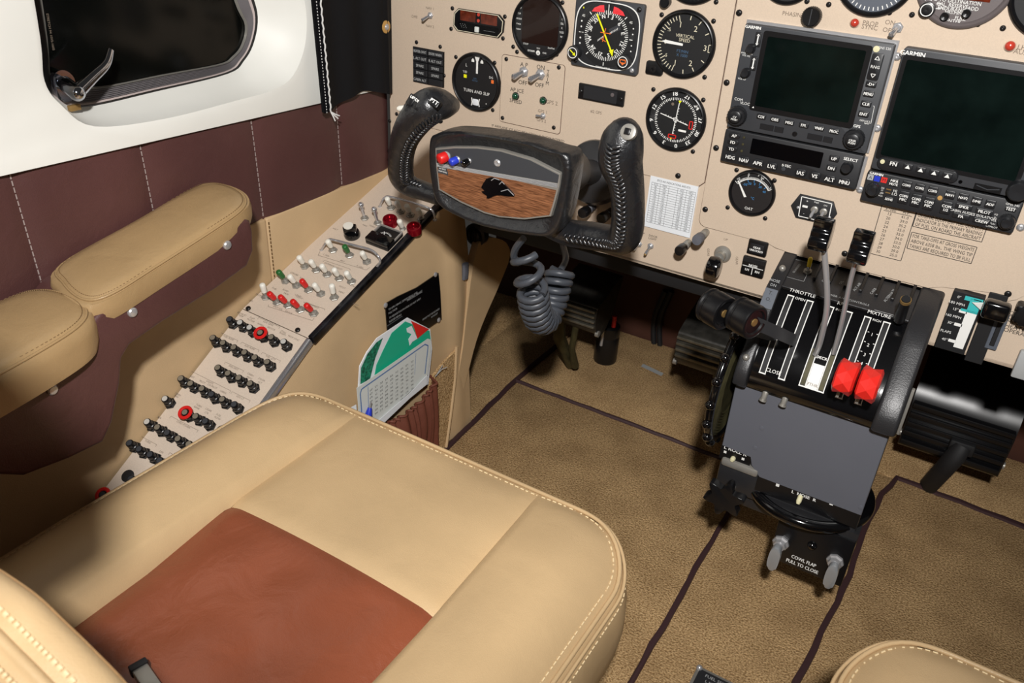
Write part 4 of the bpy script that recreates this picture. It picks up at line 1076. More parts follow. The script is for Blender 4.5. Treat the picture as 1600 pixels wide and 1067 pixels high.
# blank display window
c4_ = [pp(880+x/5.707, y/5.707, PT+.003) for x, y in ((140, 748), (550, 808), (535, 945), (128, 885))]
cu3 = sum(a for a, b_ in c4_)/4; cv3 = sum(b_ for a, b_ in c4_)/4; wq = (c4_[1][0]-c4_[0][0])/2; hq = (c4_[0][1]-c4_[3][1])/2
dsp = thing('gps_annunciator', 'narrow black display window with a small grey dot above the 2 GPS lettering', 'display', panelM(cu3, cv3, PT))
MB().prism(rrect(-wq, wq, -hq, hq, 0.001), 0, 0.003, 0.0005).build('case', 'black_plastic', dsp)
MB().poly(rrect(-wq*.76, wq*.70, -hq*.80, hq*.80, 0.0005), 0.0032).build('screen', 'radio_dark', dsp)
MB().lathe([(0.0025, .003), (0.0024, .004), (.0001, .0042)], wq*0.5, hq*0.30, 14, cap=False).build('lamp', 'dial_grey', dsp)
for sx_ in (-1, 1): screw(sx_*wq*0.88, 0, 0.003, 0.0026, 'screw_black', dsp)
# annunciator tiles
c4_ = [pp(400+x/5, y/5, PT+.003) for x, y in ((1225, 368), (1470, 405), (1455, 660), (1222, 640))]
cx0 = (c4_[0][0]+c4_[3][0])/2; cx1 = (c4_[1][0]+c4_[2][0])/2; vy1 = (c4_[0][1]+c4_[1][1])/2; vy0 = (c4_[2][1]+c4_[3][1])/2-0.002
an = thing('annunciator_panel', 'block of ten black warning tiles with white lettering', 'panel', panelM((cx0+cx1)/2, (vy0+vy1)/2, PT))
wa = (cx1-cx0)/2; ha = (vy1-vy0)/2
MB().box(-wa, wa, -ha, ha, 0, 0.002).build('frame', 'black_plastic', an)
rows = (('HEATER OVHT', 'DOOR WARN'), ('L ALT OUT', 'R ALT OUT'), ('SPARE', 'SPARE'), ('SPARE', 'SPARE'), ('CABIN ALT', ''))
mk = MB(); th = 2*ha/5
for r_, rw in enumerate(rows):
    for c_, t in enumerate(rw):
        x = -wa*0.5+c_*wa; y = ha-th*(r_+.5)
        MB().box(x-wa*.46, x+wa*.46, y-th*.44, y+th*.44, 0.002, 0.0036, 0.0005, 1).build('tile', 'radio_dark', an)
        if t: mk.text(t, x, y, 0.0036, 0.0038, sx=min(.95, wa*0.84/(sum(GLY[k][2] if k in GLY else .3 for k in t)*.0036/.69)), bold=.03)
ink(mk, 'lettering', 'ink_grey', an)
# =================================================================== radios
class Unit:
    """a panel-mounted box located by its front corners (photo pixels), front at depth d"""
    def __init__(s, name, label, cat, quad, d, r=0.002, mat_='radio_grey', bev=0.0012):
        s.d = d; s.w = PT+d
        q = [pp(a, b_, s.w) for a, b_ in quad]
        s.x0 = (q[0][0]+q[3][0])/2; s.x1 = (q[1][0]+q[2][0])/2; s.y1 = (q[0][1]+q[1][1])/2; s.y0 = (q[2][1]+q[3][1])/2
        s.cx = (s.x0+s.x1)/2; s.cy = (s.y0+s.y1)/2; s.hw = (s.x1-s.x0)/2; s.hh = (s.y1-s.y0)/2
        s.t = thing(name, label, cat, panelM(s.cx, s.cy, PT))
        MB().prism(rrect(-s.hw, s.hw, -s.hh, s.hh, r), 0, d, bev).build('body', mat_, s.t)
        s.ink = MB()
    def l(s, px, py, e=0.0):
        p_ = pp(px, py, s.w+e); return (p_[0]-s.cx, p_[1]-s.cy)
    def button(s, px, py, bw, bh, txt='', h=0.0028, mat_='button_black', tall=0.0016, r=0.0012, name='button', lines=None, em='ink_white'):
        x, y = s.l(px, py, tall)
        b_ = MB().prism(rrect(x-bw/2, x+bw/2, y-bh/2, y+bh/2, r), s.d-0.0002, s.d+tall, min(0.0006, tall*.4)).build(name, mat_, s.t)
        ls = lines or ([txt] if txt else [])
        mk = MB()
        for i, t in enumerate(ls):
            wd = sum(GLY[c][2] if c in GLY else .3 for c in t)*h/.69
            mk.text(t, x, y+(len(ls)-1)*h*0.68-i*h*1.36, h, s.d+tall+0.0002, sx=min(1, bw*.9/wd), bold=.04)
        if ls: ink(mk, 'lettering', em, b_)
        return b_
    def knob(s, px, py, r, hgt, mat_='button_black', inner=None, name='knob', rings=True, txt=None):
        x, y = s.l(px, py, hgt)
        mb = MB(); n = 28
        prof = [(r, 0), (r, hgt*.5), (r*.93, hgt*.62)]
        if inner: prof += [(inner, hgt*.62), (inner*1.0, hgt*.95), (inner*.88, hgt), (0.0001, hgt*.97)]
        else: prof += [(r*.9, hgt*.9), (r*.78, hgt), (0.0001, hgt*.97)]
        mb.lathe([(a, s.d+b_) for a, b_ in prof], x, y, n, cap=False)
        k = mb.build(name, mat_, s.t, angle=40)
        if rings:
            g = MB()
            for i in range(22):
                a = 2*math.pi*i/22; g.rod((x+math.cos(a)*r, y+math.sin(a)*r, s.d+hgt*.08), (x+math.cos(a)*r, y+math.sin(a)*r, s.d+hgt*.46), r*.06, 5)
            g.build('knurl', mat_, k)
        if txt:
            mk = MB()
            for i, t in enumerate(txt): mk.text(t, x, y-r*.1+(len(txt)-1)*.0014-i*.0028, .0022, s.d+hgt+.0002, bold=.04)
            ink(mk, 'lettering', 'ink_white', k)
        return k
    def txt(s, t, px, py, h, **k):
        x, y = s.l(px, py); ink(MB().text(t, x, y, h, s.d+0.0003, **k), 'lettering', 'ink_white', s.t)
    def done(s):
        if s.ink.v: ink(s.ink, 'markings', 'ink_white', s.t)
Z5 = lambda x, y: (1120+x/5.707, y/5.707)
Z7 = lambda x, y: (1120+x/5.707, 150+y/5.707)
Z8 = lambda x, y: (1340+x/6.154, 200+y/6.154)
Z6 = lambda x, y: (1360+x/6.667, y/6.667)
# --- GPS navigator with blank screen
U = Unit('gps_navigator', 'grey GPS navigator with a large blank screen, arrow keys and twin knobs', 'radio', [(1164.7, 35.9), (1397.7, 70), (1353.9, 241.1), (1135.4, 198.2)], 0.010)
MB().box(-U.hw-0.001, U.hw+0.002, -U.hh, U.hh+0.003, -0.001, 0.003).build('tray_edge', 'metal', U.t)
sc = [U.l(*Z5(435, 285)), U.l(*Z5(1370, 430)), U.l(*Z7(1200, 270)), U.l(*Z7(305, 112))]
sx0 = (sc[0][0]+sc[3][0])/2; sx1 = (sc[1][0]+sc[2][0])/2; sy1 = (sc[0][1]+sc[1][1])/2; sy0 = (sc[2][1]+sc[3][1])/2
MB().frame2(rrect(sx0-.002, sx1+.002, sy0-.002, sy1+.002, .003), rrect(sx0+.0035, sx1-.0035, sy0+.0035, sy1-.0035, .002), U.d-.0004, U.d+.0006).build('screen_bezel', 'black_plastic', U.t)
MB().poly(rrect(sx0, sx1, sy0, sy1, .002), U.d+.0002).build('screen', 'screen_dark', U.t)
U.txt('GARMIN', *Z5(325, 243), .0032, bold=.06); U.txt('GNS 530', *Z5(1495, 430), .0024)
x, y = U.l(*Z5(1424, 437)); MB().lathe([(.0032, U.d), (.0032, U.d+.0006), (.0001, U.d+.0009)], x, y, 16, cap=False).build('light_sensor', 'ivory', U.t)
for (bx, by), t in ((Z5(368, 352), 'COM'), (Z5(328, 565), 'VLOC')):
    x, y = U.l(bx, by); b_ = MB().prism(rrect(x-.0036, x+.0036, y-.0078, y+.0078, .001), U.d-.0002, U.d+.0012, .0005).build('button', 'button_black', U.t)
    mk = MB(); mk.line((x, y-.0045), (x, y+.0045), .0014, U.d+.0014); mk.poly([(x-.0018, y+.004), (x+.0018, y+.004), (x, y+.0062)], U.d+.0014); mk.poly([(x-.0018, y-.004), (x+.0018, y-.004), (x, y-.0062)], U.d+.0014); ink(mk, 'arrow', 'ink_white', b_)
U.knob(*Z5(290, 440), .0050, .008, rings=True); U.knob(*Z5(246, 655), .0050, .008)
U.txt('PWR PUSH', *Z5(268, 476), .0018); U.txt('VOL SQ', *Z5(262, 495), .0018); U.txt('VOL ID', *Z5(224, 703), .0020)
U.txt('COM', *Z5(195, 885), .0030); U.txt('VLOC', *Z5(252, 922), .0030)
U.knob(*Z7(158, 190), .0108, .012, inner=.0070, txt=('CV', 'PUSH')); U.knob(*Z7(1208, 400), .0108, .012, inner=.0070, txt=('CRSR', 'PUSH'))
for (a, b_), t in ((Z7(395, 185), 'CDI'), (Z7(518, 210), 'OBS'), (Z7(645, 238), 'MSG'), (Z7(775, 262), 'FPL'), (Z7(912, 288), 'VNAV'), (Z7(1045, 316), 'PROC')): U.button(a, b_, .0105, .0058, t, .0030)
x, y = U.l(*Z5(1415, 595)); rk = MB().prism(rrect(x-.0058, x+.0058, y-.0135, y+.0135, .002), U.d-.0002, U.d+.0016, .0006).build('range_rocker', 'button_black', U.t)
mk = MB(); zz = U.d+.0018; mk.text('RNG', x, y, .0030, zz)
for s_ in (1, -1):
    P_ = [(x-.0024, y+s_*.0072), (x+.0024, y+s_*.0072), (x, y+s_*.0108)]
    for i in range(3): mk.line(P_[i-1], P_[i], .0006, zz)
ink(mk, 'lettering', 'ink_white', rk)
for (a, b_), t in ((Z5(1375, 752), '-D+'), (Z5(1352, 838), 'MENU'), (Z5(1330, 928), 'CLR'), (Z5(1308, 1018), 'ENT')): U.button(a, b_, .0108, .0066, t, .0030)
U.txt('DEFAULT', *Z7(1322, 222), .0018); U.txt('NAV', *Z7(1338, 244), .0018); U.txt('GPS', *Z7(1250, 268), .0030, bold=.04)
U.ink.line(U.l(*Z7(1392, 88)), U.l(*Z7(1406, 90)), .0004, U.d+.0003); U.ink.line(U.l(*Z7(1406, 90)), U.l(*Z7(1375, 243)), .0004, U.d+.0003); U.ink.line(U.l(*Z7(1375, 243)), U.l(*Z7(1360, 240)), .0004, U.d+.0003)
a = U.l(*Z5(325, 955)); ink(MB().poly([(a[0]-.0012, a[1]-.0008), (a[0]+.0012, a[1]-.0008), (a[0]+.0004, a[1]+.0012)], U.d+.0008), 'corner_mark', 'ink_white', U.t)
for (xa, ya), (xb, yb), sp in ((Z7(385, 270), Z7(595, 305), .58), (Z7(808, 355), Z7(1030, 398), .60)):
    p0 = U.l(xa, ya); p1 = U.l(xb, yb); ym = (p0[1]+p1[1])/2
    for s0, s1 in ((0, sp), (sp+.04, 1)):
        MB().box(p0[0]+(p1[0]-p0[0])*s0, p0[0]+(p1[0]-p0[0])*s1, ym-.0032, ym+.0032, U.d-.0003, U.d+.0006, .0003, 1).build('card_door', 'button_black', U.t)
x, y = U.l(*Z7(695, 338)); MB().lathe([(.0028, U.d), (.0028, U.d+.0008), (.0016, U.d+.0008), (.0012, U.d+.0002), (.0001, U.d+.0002)], x, y, 14, cap=False).build('lock_screw', 'black_plastic', U.t)
U.done()
# --- autopilot controller
U = Unit('autopilot_controller', 'low black autopilot controller with oval mode keys under the GPS navigator', 'radio', [Z7(78, 288), Z7(1310, 535), Z7(1240, 845), Z7(30, 578)], 0.010, .0025, 'radio_dark')
MB().box(U.hw-.001, U.hw+.003, -U.hh, U.hh-.002, -.001, .004).build('tray_edge', 'metal', U.t)
sc = [U.l(*Z7(318, 375)), U.l(*Z7(950, 505)), U.l(*Z7(925, 645)), U.l(*Z7(295, 510))]
MB().prism(rrect((sc[0][0]+sc[3][0])/2, (sc[1][0]+sc[2][0])/2, (sc[2][1]+sc[3][1])/2, (sc[0][1]+sc[1][1])/2, .001), U.d-.0002, U.d+.0005).build('screen', 'screen_black', U.t)
for (a, b_), t in ((Z7(155, 355), 'AP'), (Z7(142, 413), 'FD'), (Z7(130, 472), 'YD')): U.button(a, b_, .0135, .0062, t, .0034, r=.003)
for a, b_ in (Z7(243, 370), Z7(233, 430), Z7(222, 490)):
    x, y = U.l(a, b_); MB().lathe([(.0016, U.d), (.0014, U.d+.0008), (.0001, U.d+.001)], x, y, 12, cap=False).build('indicator_lamp', 'olive_metal', U.t)
for (a, b_), t in ((Z7(120, 546), 'HDG'), (Z7(240, 573), 'NAV'), (Z7(365, 600), 'APR'), (Z7(488, 628), 'LVL'), (Z7(745, 687), 'IAS'), (Z7(872, 714), 'VS'), (Z7(1005, 744), 'ALT'), (Z7(1137, 770), 'MNU')): U.button(a, b_, .0128, .0088, t, .0042, r=.0035)
for (a, b_), t in ((Z7(1045, 560), 'UP'), (Z7(1020, 645), 'DN')): U.button(a, b_, .0108, .0068, t, .0034)
U.knob(*Z7(1150, 650), .0062, .010, rings=False); U.txt('SELECT', *Z7(1195, 567), .0032, bold=.05); U.txt('S-TEC', *Z7(622, 622), .0028, bold=.06)
x, y = U.l(*Z7(595, 650)); MB().lathe([(.0026, U.d), (.0024, U.d+.0010), (.0001, U.d+.0012)], x, y, 12, cap=False).build('lock_screw', 'radio_grey', U.t)
U.done()
# --- moving map display
q0 = Z6(345, 490); q1 = (1640, 127); q2 = Z8(1560, 690); q3 = Z8(135, 375)
U = Unit('map_display', 'wide grey map display with a big blank dark green screen', 'display', [q0, (1691.5, 113.7), (1613, 317.5), q3], 0.012, .003)
sc = [U.l(*Z6(375, 600)), U.l(1583, 125), U.l(1586, 290), U.l(*Z8(205, 245))]
sx0 = (sc[0][0]+sc[3][0])/2; sx1 = sc[2][0]; sy1 = sc[0][1]; sy0 = (sc[2][1]+sc[3][1])/2
MB().frame2(rrect(sx0-.003, sx1+.003, sy0-.003, sy1+.003, .003), rrect(sx0+.0015, sx1-.0015, sy0+.0015, sy1-.0015, .002), U.d-.0004, U.d+.0006).build('screen_bezel', 'black_plastic', U.t)
MB().poly(rrect(sx0, sx1, sy0, sy1, .002), U.d+.0002).build('screen', 'screen_dark', U.t)
U.txt('GARMIN', *Z6(442, 558), .0044, bold=.04)
k0 = U.l(*Z8(200, 320)); k1 = U.l(*Z8(965, 485)); ym = (k0[1]+k1[1])/2
kp = MB().prism(rrect(k0[0]-.001, k1[0], ym-.0068, ym+.0068, .0066, 8), U.d-.0002, U.d+.0022, .0012, 3).build('key_bar', 'button_black', U.t)
for (a, b_), t in ((Z8(345, 345), 'FN'), (Z8(482, 375), ''), (Z8(607, 405), ''), (Z8(735, 433), ''), (Z8(862, 462), '')):
    bt_ = U.button(a, b_, .0098, .0062, t, .0042, tall=.0032)
    if not t: x, y = U.l(a, b_, .003); ink(MB().poly([(x-.0026, y-.0018), (x+.0026, y-.0018), (x, y+.0022)], U.d+.0034), 'arrow', 'ink_white', bt_)
x, y = U.l(*Z8(240, 322), .002); MB().lathe([(.0025, U.d+.002), (.0023, U.d+.0030), (.0001, U.d+.0032)], x, y, 14, cap=False).build('light_sensor', 'ivory', U.t)
x, y = U.l(*Z8(988, 518)); MB().lathe([(.0020, U.d), (.0018, U.d+.0006), (.0001, U.d+.0002)], x, y, 12, cap=False).build('lock_hole', 'screen_black', U.t)
p0 = U.l(*Z8(1120, 555)); p1 = U.l(*Z8(1380, 610)); ym = (p0[1]+p1[1])/2
MB().box(p0[0], p1[0], ym-.0034, ym+.0034, U.d-.0004, U.d+.0008, .0003, 1).build('card_slot', 'black_plastic', U.t)
MB().tube([(p0[0]+.002, ym+.0015, U.d+.001), ((p0[0]+p1[0])/2, ym-.0008, U.d+.0016), (p1[0]-.002, ym+.0015, U.d+.001)], .0006, 6).build('slot_edge', 'radio_grey', U.t)
U.knob(*Z8(1540, 625), .0105, .012, 'button_black', rings=False); 
for yy in (190, 225, 262): U.button(1613-(yy-225)*.18, yy, .008, .0062, '', name='button')
U.done()
# --- audio panel
U = Unit('audio_panel', 'black audio selector panel with rows of square COM and NAV keys', 'radio', [Z8(100, 400), Z8(1595, 718), Z8(1490, 1035), Z8(28, 685)], 0.010, .0025, 'radio_dark')
U.txt('GARMIN', *Z8(182, 442), .0026, bold=.06); U.txt('GMA 340', *Z8(1490, 738), .0022)
for (a, b_), m_, t in ((Z8(125, 473), 'ink_grey', 'A'), (Z8(188, 487), 'blue_plastic', ''), (Z8(255, 500), 'ink_red', 'M')):
    x, y = U.l(a, b_); e_ = MB().box(x-.0030, x+.0030, y-.0030, y+.0030, U.d-.0002, U.d+.0005).build('marker_lamp', m_, U.t)
    if t: ink(MB().text(t, x, y, .0036, U.d+.0007), 'lettering', 'ink_black', e_)
U.knob(*Z8(135, 612), .0074, .012, inner=.0050); U.knob(*Z8(1428, 925), .0078, .012, inner=.0050)
for (a, b_), t in ((Z8(350, 525), ('MKR', 'MUTE')), (Z8(472, 550), ('COM1',)), (Z8(597, 578), ('COM2',)), (Z8(722, 605), ('COM3',)), (Z8(888, 645), ('NAV1',)), (Z8(1015, 672), ('NAV2',)), (Z8(1145, 705), ('DME',)), (Z8(1275, 735), ('ADF',))):
    U.button(a, b_, .0098, .0088, lines=t, h=.0027, r=.001)
for (a, b_), t in ((Z8(440, 670), ('COM1', 'MIC')), (Z8(560, 700), ('COM2', 'MIC')), (Z8(682, 730), ('COM3', 'MIC')), (Z8(850, 770), ('COM', '1/2'))): U.button(a, b_, .0102, .0138, lines=t, h=.0029, r=.001)
for (a, b_), t in ((Z8(1020, 760), 'SPKR'), (Z8(992, 850), 'PA'), (Z8(1218, 808), 'PILOT'), (Z8(1192, 898), 'CREW')): U.button(a, b_, .0165, .0056, t, .0030, r=.001)
U.button(*Z8(300, 685), .0090, .0052, 'SENS', .0026); U.button(*Z8(1472, 780), .0102, .0056, 'TEST', .0032)
U.txt('CABIN AUDIO', *Z8(1005, 805), .0026); U.txt('ICS ISOLATION', *Z8(1205, 850), .0026); U.txt('HI', *Z8(362, 605), .0030); U.txt('LO', *Z8(355, 635), .0030)
for i, t in enumerate(('SQ', 'O', 'OFF', 'VOL')): U.txt(t, 1379.5-i*1.2, 293.5+i*4, .0018)
for i, t in enumerate(('SQ', 'O', 'VOL', 'PULL', 'COPILOT')): U.txt(t, 1556.5-i*1.8, 335+i*4.8, .0018)
for a, b_ in (Z8(300, 590), Z8(292, 622)):
    x, y = U.l(a, b_); MB().box(x-.0026, x+.0026, y-.0006, y+.0006, U.d, U.d+.0005).build('indicator_bar', 'brass', U.t)
x, y = U.l(*Z8(792, 672)); MB().lathe([(.0026, U.d), (.0024, U.d+.0008), (.0001, U.d+.001)], x, y, 14, cap=False).build('photocell', 'snap_tan', U.t)
U.done()

# =================================================================== panel switches, lamps, knobs
def hexa(r, n=6, a0=0.0): return circ(0, 0, r, n, a0)
def switch(label, M, lever_dir, ln, r0, r1, nut_r, cap=None, cap_r=0.0034, cap_l=0.011, group=None, nut='metal', lever='chrome', collar=0.004, name='toggle_switch'):
    s_ = thing(name, label, 'switch', M, group)
    mb = MB(); mb.prism(hexa(nut_r, 6, random.uniform(0, 1)), 0, collar*.55, .0005, 1); mb.build('nut', nut, s_)
    mb = MB(); mb.lathe([(nut_r*.62, 0), (nut_r*.62, collar), (nut_r*.45, collar*1.15), (.0001, collar*1.1)], 0, 0, 14, cap=False); mb.build('bushing', nut, s_)
    d = Vector(lever_dir).normalized(); a = Vector((0, 0, collar*.8)); b_ = a+d*ln
    mb = MB(); mb.tube([a, a+d*ln*.75, b_-d*r1*.5, b_], [r0, r1, r1, r1*.35], 12); mb.build('lever', lever, s_, angle=50)
    if cap:
        c0 = a+d*(ln-cap_l); c1 = b_+d*.001
        mb = MB(); mb.tube([c0, c0.lerp(c1, .7), c0.lerp(c1, .92), c1, c1+d*.0003], [cap_r*.9, cap_r, cap_r*.92, cap_r*.6, .0002], 14); mb.build('cap', cap, s_, angle=50)
    return s_
def at(px, py, w=PT): return panelM(*pp(px, py, w), w)
switch('slim chrome toggle switch between the NAV 1 and NAV 2 lettering', at(673, 24), (-.45, -.45, .8), .013, .0016, .0022, .0045)
APW = PT+.0012
switch('chrome bat toggle under the A P lettering', at(819, 112, APW), (-.50, -.38, .75), .0165, .0028, .0040, .0072, collar=.005)
switch('chrome bat toggle under the ON lettering beside TRIM', at(845, 116, APW), (-.50, -.38, .75), .0165, .0028, .0040, .0072, collar=.005)
switch('tiny chrome toggle between GPS 1 and GPS 2 lettering', at(849, 181, APW), (-.9, .1, .6), .009, .0012, .0017, .0042)
switch('chrome toggle switch beside the panel ON and OFF lettering above the map display', at(1403, 43), (-.25, -.5, .8), .013, .0018, .0028, .0055)
switch('small chrome toggle partly behind the right grip of the control yoke', at(999, 381, 0), (-.3, -.55, .8), .011, .0014, .0020, .0045)
switch('small brass-tipped toggle under the DOOR LIGHT lettering', at(1017, 384, 0), (-.15, -.7, .7), .013, .0014, .0020, .0045, cap='brass', cap_r=.0019, cap_l=.008)
def lamp(label, px, py, r, m_, w=PT):
    l_ = thing('indicator_lamp', label, 'lamp', at(px, py, w))
    MB().lathe([(r*1.15, 0), (r*1.15, .0012), (r, .0018)], 0, 0, 20).build('rim', 'black_plastic' if 'green' in m_ else 'panel_beige', l_)
    MB().lathe([(r, .0012), (r*.95, .0028), (r*.7, .0046), (r*.35, .0054), (.0001, .0056)], 0, 0, 20, cap=False).build('lens', m_, l_)
lamp('dark green lamp between the AP ICE and SPEED lettering', 806, 150, .0046, 'lamp_green', APW)
lamp('dark green lamp left of the panel GPS 2 lettering', 849, 157, .0046, 'lamp_green', APW)
lamp('orange red lamp beside the PROP SYNC lettering', 1336, 35.5, .0044, 'lamp_red')
lamp('orange red lamp beside the AUX lettering above the map display', 1578.5, 71.5, .0048, 'lamp_red')
def pknob(label, px, py, w, prof, m_, tilt=None, n=24, flutes=0, name='knob', shaft=None):
    k = thing(name, label, 'knob', at(px, py, w))
    MB().lathe(prof, 0, 0, n, cap=False).build('grip', m_, k, angle=40)
    if flutes:
        g = MB(); r = prof[0][0]
        for i in range(flutes): a = 2*math.pi*i/flutes; g.rod((r*math.cos(a), r*math.sin(a), prof[0][1]+.001), (r*math.cos(a), r*math.sin(a), prof[1][1]-.0005), r*.05, 4)
        g.build('knurl', m_, k)
    if shaft: MB().lathe(shaft, 0, 0, 18, cap=False).build('shaft', 'steel_dull', k)
    return k
k = pknob('round black knurled knob beside the PHASING lettering', 1270, 25, PT, [(.0098, 0), (.0095, .009), (.0086, .010), (.0001, .0098)], 'black_plastic', flutes=30)
MB().box(-.0004, .0004, -.008, .008, .0098, .0103).build('index_line', 'radio_grey', k)
PPRO = [(.0062, .030), (.0070, .034), (.0070, .046), (.0058, .0485), (.0001, .049)]
for lb, x, y in (('black push-pull knob on the lower panel edge, above the gear lever', 1076, 379), ('grey push-pull knob on the lower panel just under the white card', 1103, 362.5)):
    k = thing('push_pull_knob', lb, 'knob', at(x, y, 0))
    MB().lathe([(.0050, 0), (.0050, .012), (.0042, .013), (.0042, .030)], 0, 0, 16).build('shaft', 'steel_dull', k)
    MB().lathe([(.0050, .018), (.0064, .020), (.0068, .031), (.0062, .0335), (.0001, .034)], 0, 0, 18, cap=False).build('grip', 'black_plastic' if 'black' in lb else 'plate_grey', k)
for lb, x, y in (('dark cable knob seen through the opening of the right yoke grip', 926, 323), ('black cable knob half hidden by the right yoke grip', 955, 331)):
    k = thing('cable_knob', lb, 'knob', at(x, y, 0))
    MB().lathe([(.0060, 0), (.0060, .012), (.0045, .013), (.0045, .020)], 0, 0, 16).build('shaft', 'plate_grey' if 'dark' in lb else 'black_plastic', k)
    MB().lathe([(.0058, .016), (.0072, .018), (.0072, .030), (.0060, .032), (.0001, .0322)], 0, 0, 18, cap=False).build('grip', 'black_plastic', k)
# gear lever
gl = thing('gear_lever', 'black wheel-shaped landing gear lever on a silver collar', 'lever', at(1130, 396, 0))
MB().lathe([(.0105, 0), (.0110, .003), (.0088, .006), (.0062, .0065), (.0062, .016)], 0, 0, 24).build('collar', 'steel_dull', gl)
MB().rod((0, 0, .010), (-.001, -.006, .026), .0042, 12).build('stem', 'steel_dull', gl)
mb = MB(); mb.M = Matrix.Translation((-.001, -.0085, .028)) @ Matrix.Rotation(math.pi/2, 4, 'Y')
mb.lathe([(.0001, -.0085), (.0085, -.0085), (.0125, -.0065), (.0135, -.003), (.0135, .003), (.0125, .0065), (.0085, .0085), (.0001, .0085)], 0, 0, 28, cap=False); mb.build('wheel_knob', 'black_gloss', gl, angle=40)
# gear lights
for lb, quad, lines in (('black square annunciator reading GEAR UNLOCKED', [(1170, 374), (1199, 380), (1196, 404), (1165, 396)], 'u'), ('black square three gear lights annunciator with NOSE lettering', [(1161, 400), (1196, 409), (1191, 437), (1155, 428)], 'n')):
    U = Unit('gear_annunciator', lb, 'lamp', quad, .004, .0015, 'black_plastic')
    U.t.matrix_world = panelM(U.cx, U.cy, 0)
    if lines == 'u':
        MB().prism(rrect(-U.hw*.72, U.hw*.72, -U.hh*.72, U.hh*.55, .001), U.d, U.d+.0018, .0005).build('push_lens', 'button_black', U.t)
        U.ink.text('GEAR', 0, .0012, .0026, U.d+.0021, bold=.05); U.ink.text('UNLOCKED', 0, -.0028, .0026, U.d+.0021, sx=.82, bold=.05)
    else:
        MB().box(-U.hw*.95, U.hw*.95, U.hh*.45, U.hh*.95, U.d, U.d+.0012, .0004, 1).build('hinge_bar', 'button_black', U.t)
        U.ink.text('NOSE', 0, .0022, .0030, U.d+.0003, bold=.05); U.ink.line((-U.hw*.9, 0), (U.hw*.9, 0), .0009, U.d+.0003); U.ink.line((0, 0), (0, -U.hh*.8), .0009, U.d+.0003)
        U.ink.text('LH', -U.hw*.45, -.0045, .0030, U.d+.0003, bold=.05); U.ink.text('RH', U.hw*.45, -.0045, .0030, U.d+.0003, bold=.05)
    U.done()
# hexagonal switch box under the autopilot
hx_ = [Z7(740, 875), Z7(1035, 950), Z7(1065, 1050), (1299, 345), (1245, 338), Z7(658, 965)]
h2 = [pp(a, b_, PT+.003) for a, b_ in ((1249.5, 303.5), (1302, 316), (1307.5, 335), (1294, 352), (1243, 340), (1235.5, 321))]
ch = (sum(a for a, b_ in h2)/6, sum(b_ for a, b_ in h2)/6)
hb = thing('radar_switch_plate', 'six-sided black plate with a white outline and two toggles', 'switch', panelM(ch[0], ch[1], PT))
lo = [(a-ch[0], b_-ch[1]) for a, b_ in h2]
MB().prism(lo, 0, .003, .0006).build('plate', 'radio_dark', hb)
bx_ = [(lo[0][0]+.003, lo[0][1]-.002), (lo[1][0]-.001, lo[1][1]-.002), (lo[3][0]-.001, lo[3][1]+.003), (lo[4][0]+.003, lo[4][1]+.003)]
mk = MB()
for i in range(4): mk.line(bx_[i-1], bx_[i], .0010, .0034)
mk.text('+', -.0095, .0085, .003, .0034); mk.text('FREE', .001, .0095, .0018, .0034); mk.text('ON', .0115, .0082, .0018, .0034); mk.text('-', -.0100, -.0065, .003, .0034); mk.box(-.0135, -.0075, .0005, .0030, .003, .0036); ink(mk, 'lettering', 'ink_white', hb)
for x in (.001, .0115):
    MB().lathe([(.0042, .003), (.0042, .006), (.0026, .0068), (.0001, .0066)], x, .001, 16, cap=False).build('bushing', 'steel_dull', hb)
    MB().tube([(x, .001, .006), (x-.001, -.004, .012), (x-.0012, -.006, .0145)], [.0014, .0020, .0012], 10).build('lever', 'metal', hb)
for s_, y in ((-1, -.0015), (1, -.0045)): screw(s_*.0185+.0005, y, .003, .0018, 'metal', hb)
# airspeed conversion card
cd = [pp(a, b_, .0008) for a, b_ in ((1017, 274), (1091.5, 291), (1078.5, 371), (1006.5, 353))]
u0 = (cd[0][0]+cd[3][0])/2; u1 = (cd[1][0]+cd[2][0])/2; v1 = (cd[0][1]+cd[1][1])/2; v0 = (cd[2][1]+cd[3][1])/2
card = thing('speed_card', 'white printed airspeed conversion card stuck to the lower panel', 'card', panelM((u0+u1)/2, (v0+v1)/2, PT))
cw_ = (u1-u0)/2; chh = (v1-v0)/2
MB().box(-cw_, cw_, -chh, chh, -.0016, .0004).build('sheet', 'paper', card)
mk = MB(); mk.text('EFCS IAS INDICATIONS ARE KTS', 0, chh-.0040, .0026, .0006, sx=.82)
gx0, gx1, gy0, gy1 = -cw_+.003, cw_-.002, -chh+.007, chh-.008
rng_ = random.Random(3)
for i in range(6): x = gx0+(gx1-gx0)*i/5; mk.line((x, gy0), (x, gy1), .0003, .0006)
NR_ = 17
for j in range(NR_+1): y = gy0+(gy1-gy0)*j/NR_; mk.line((gx0, y), (gx1, y), .0003, .0006)
for c_ in (0, 1, 3, 4):
    x = gx0+(gx1-gx0)*(c_+.5)/5
    for j in range(NR_):
        y = gy1-(gy1-gy0)*(j+.5)/NR_
        kts = 80+j*5+(85 if c_ > 2 else 0); t = ('KTS' if c_ in (0, 3) else 'MPH') if j == 0 else str(kts if c_ in (0, 3) else round(kts*1.1508))
        mk.text(t, x, y, .0020, .0006)
ink(mk, 'print', 'ink_black', card)

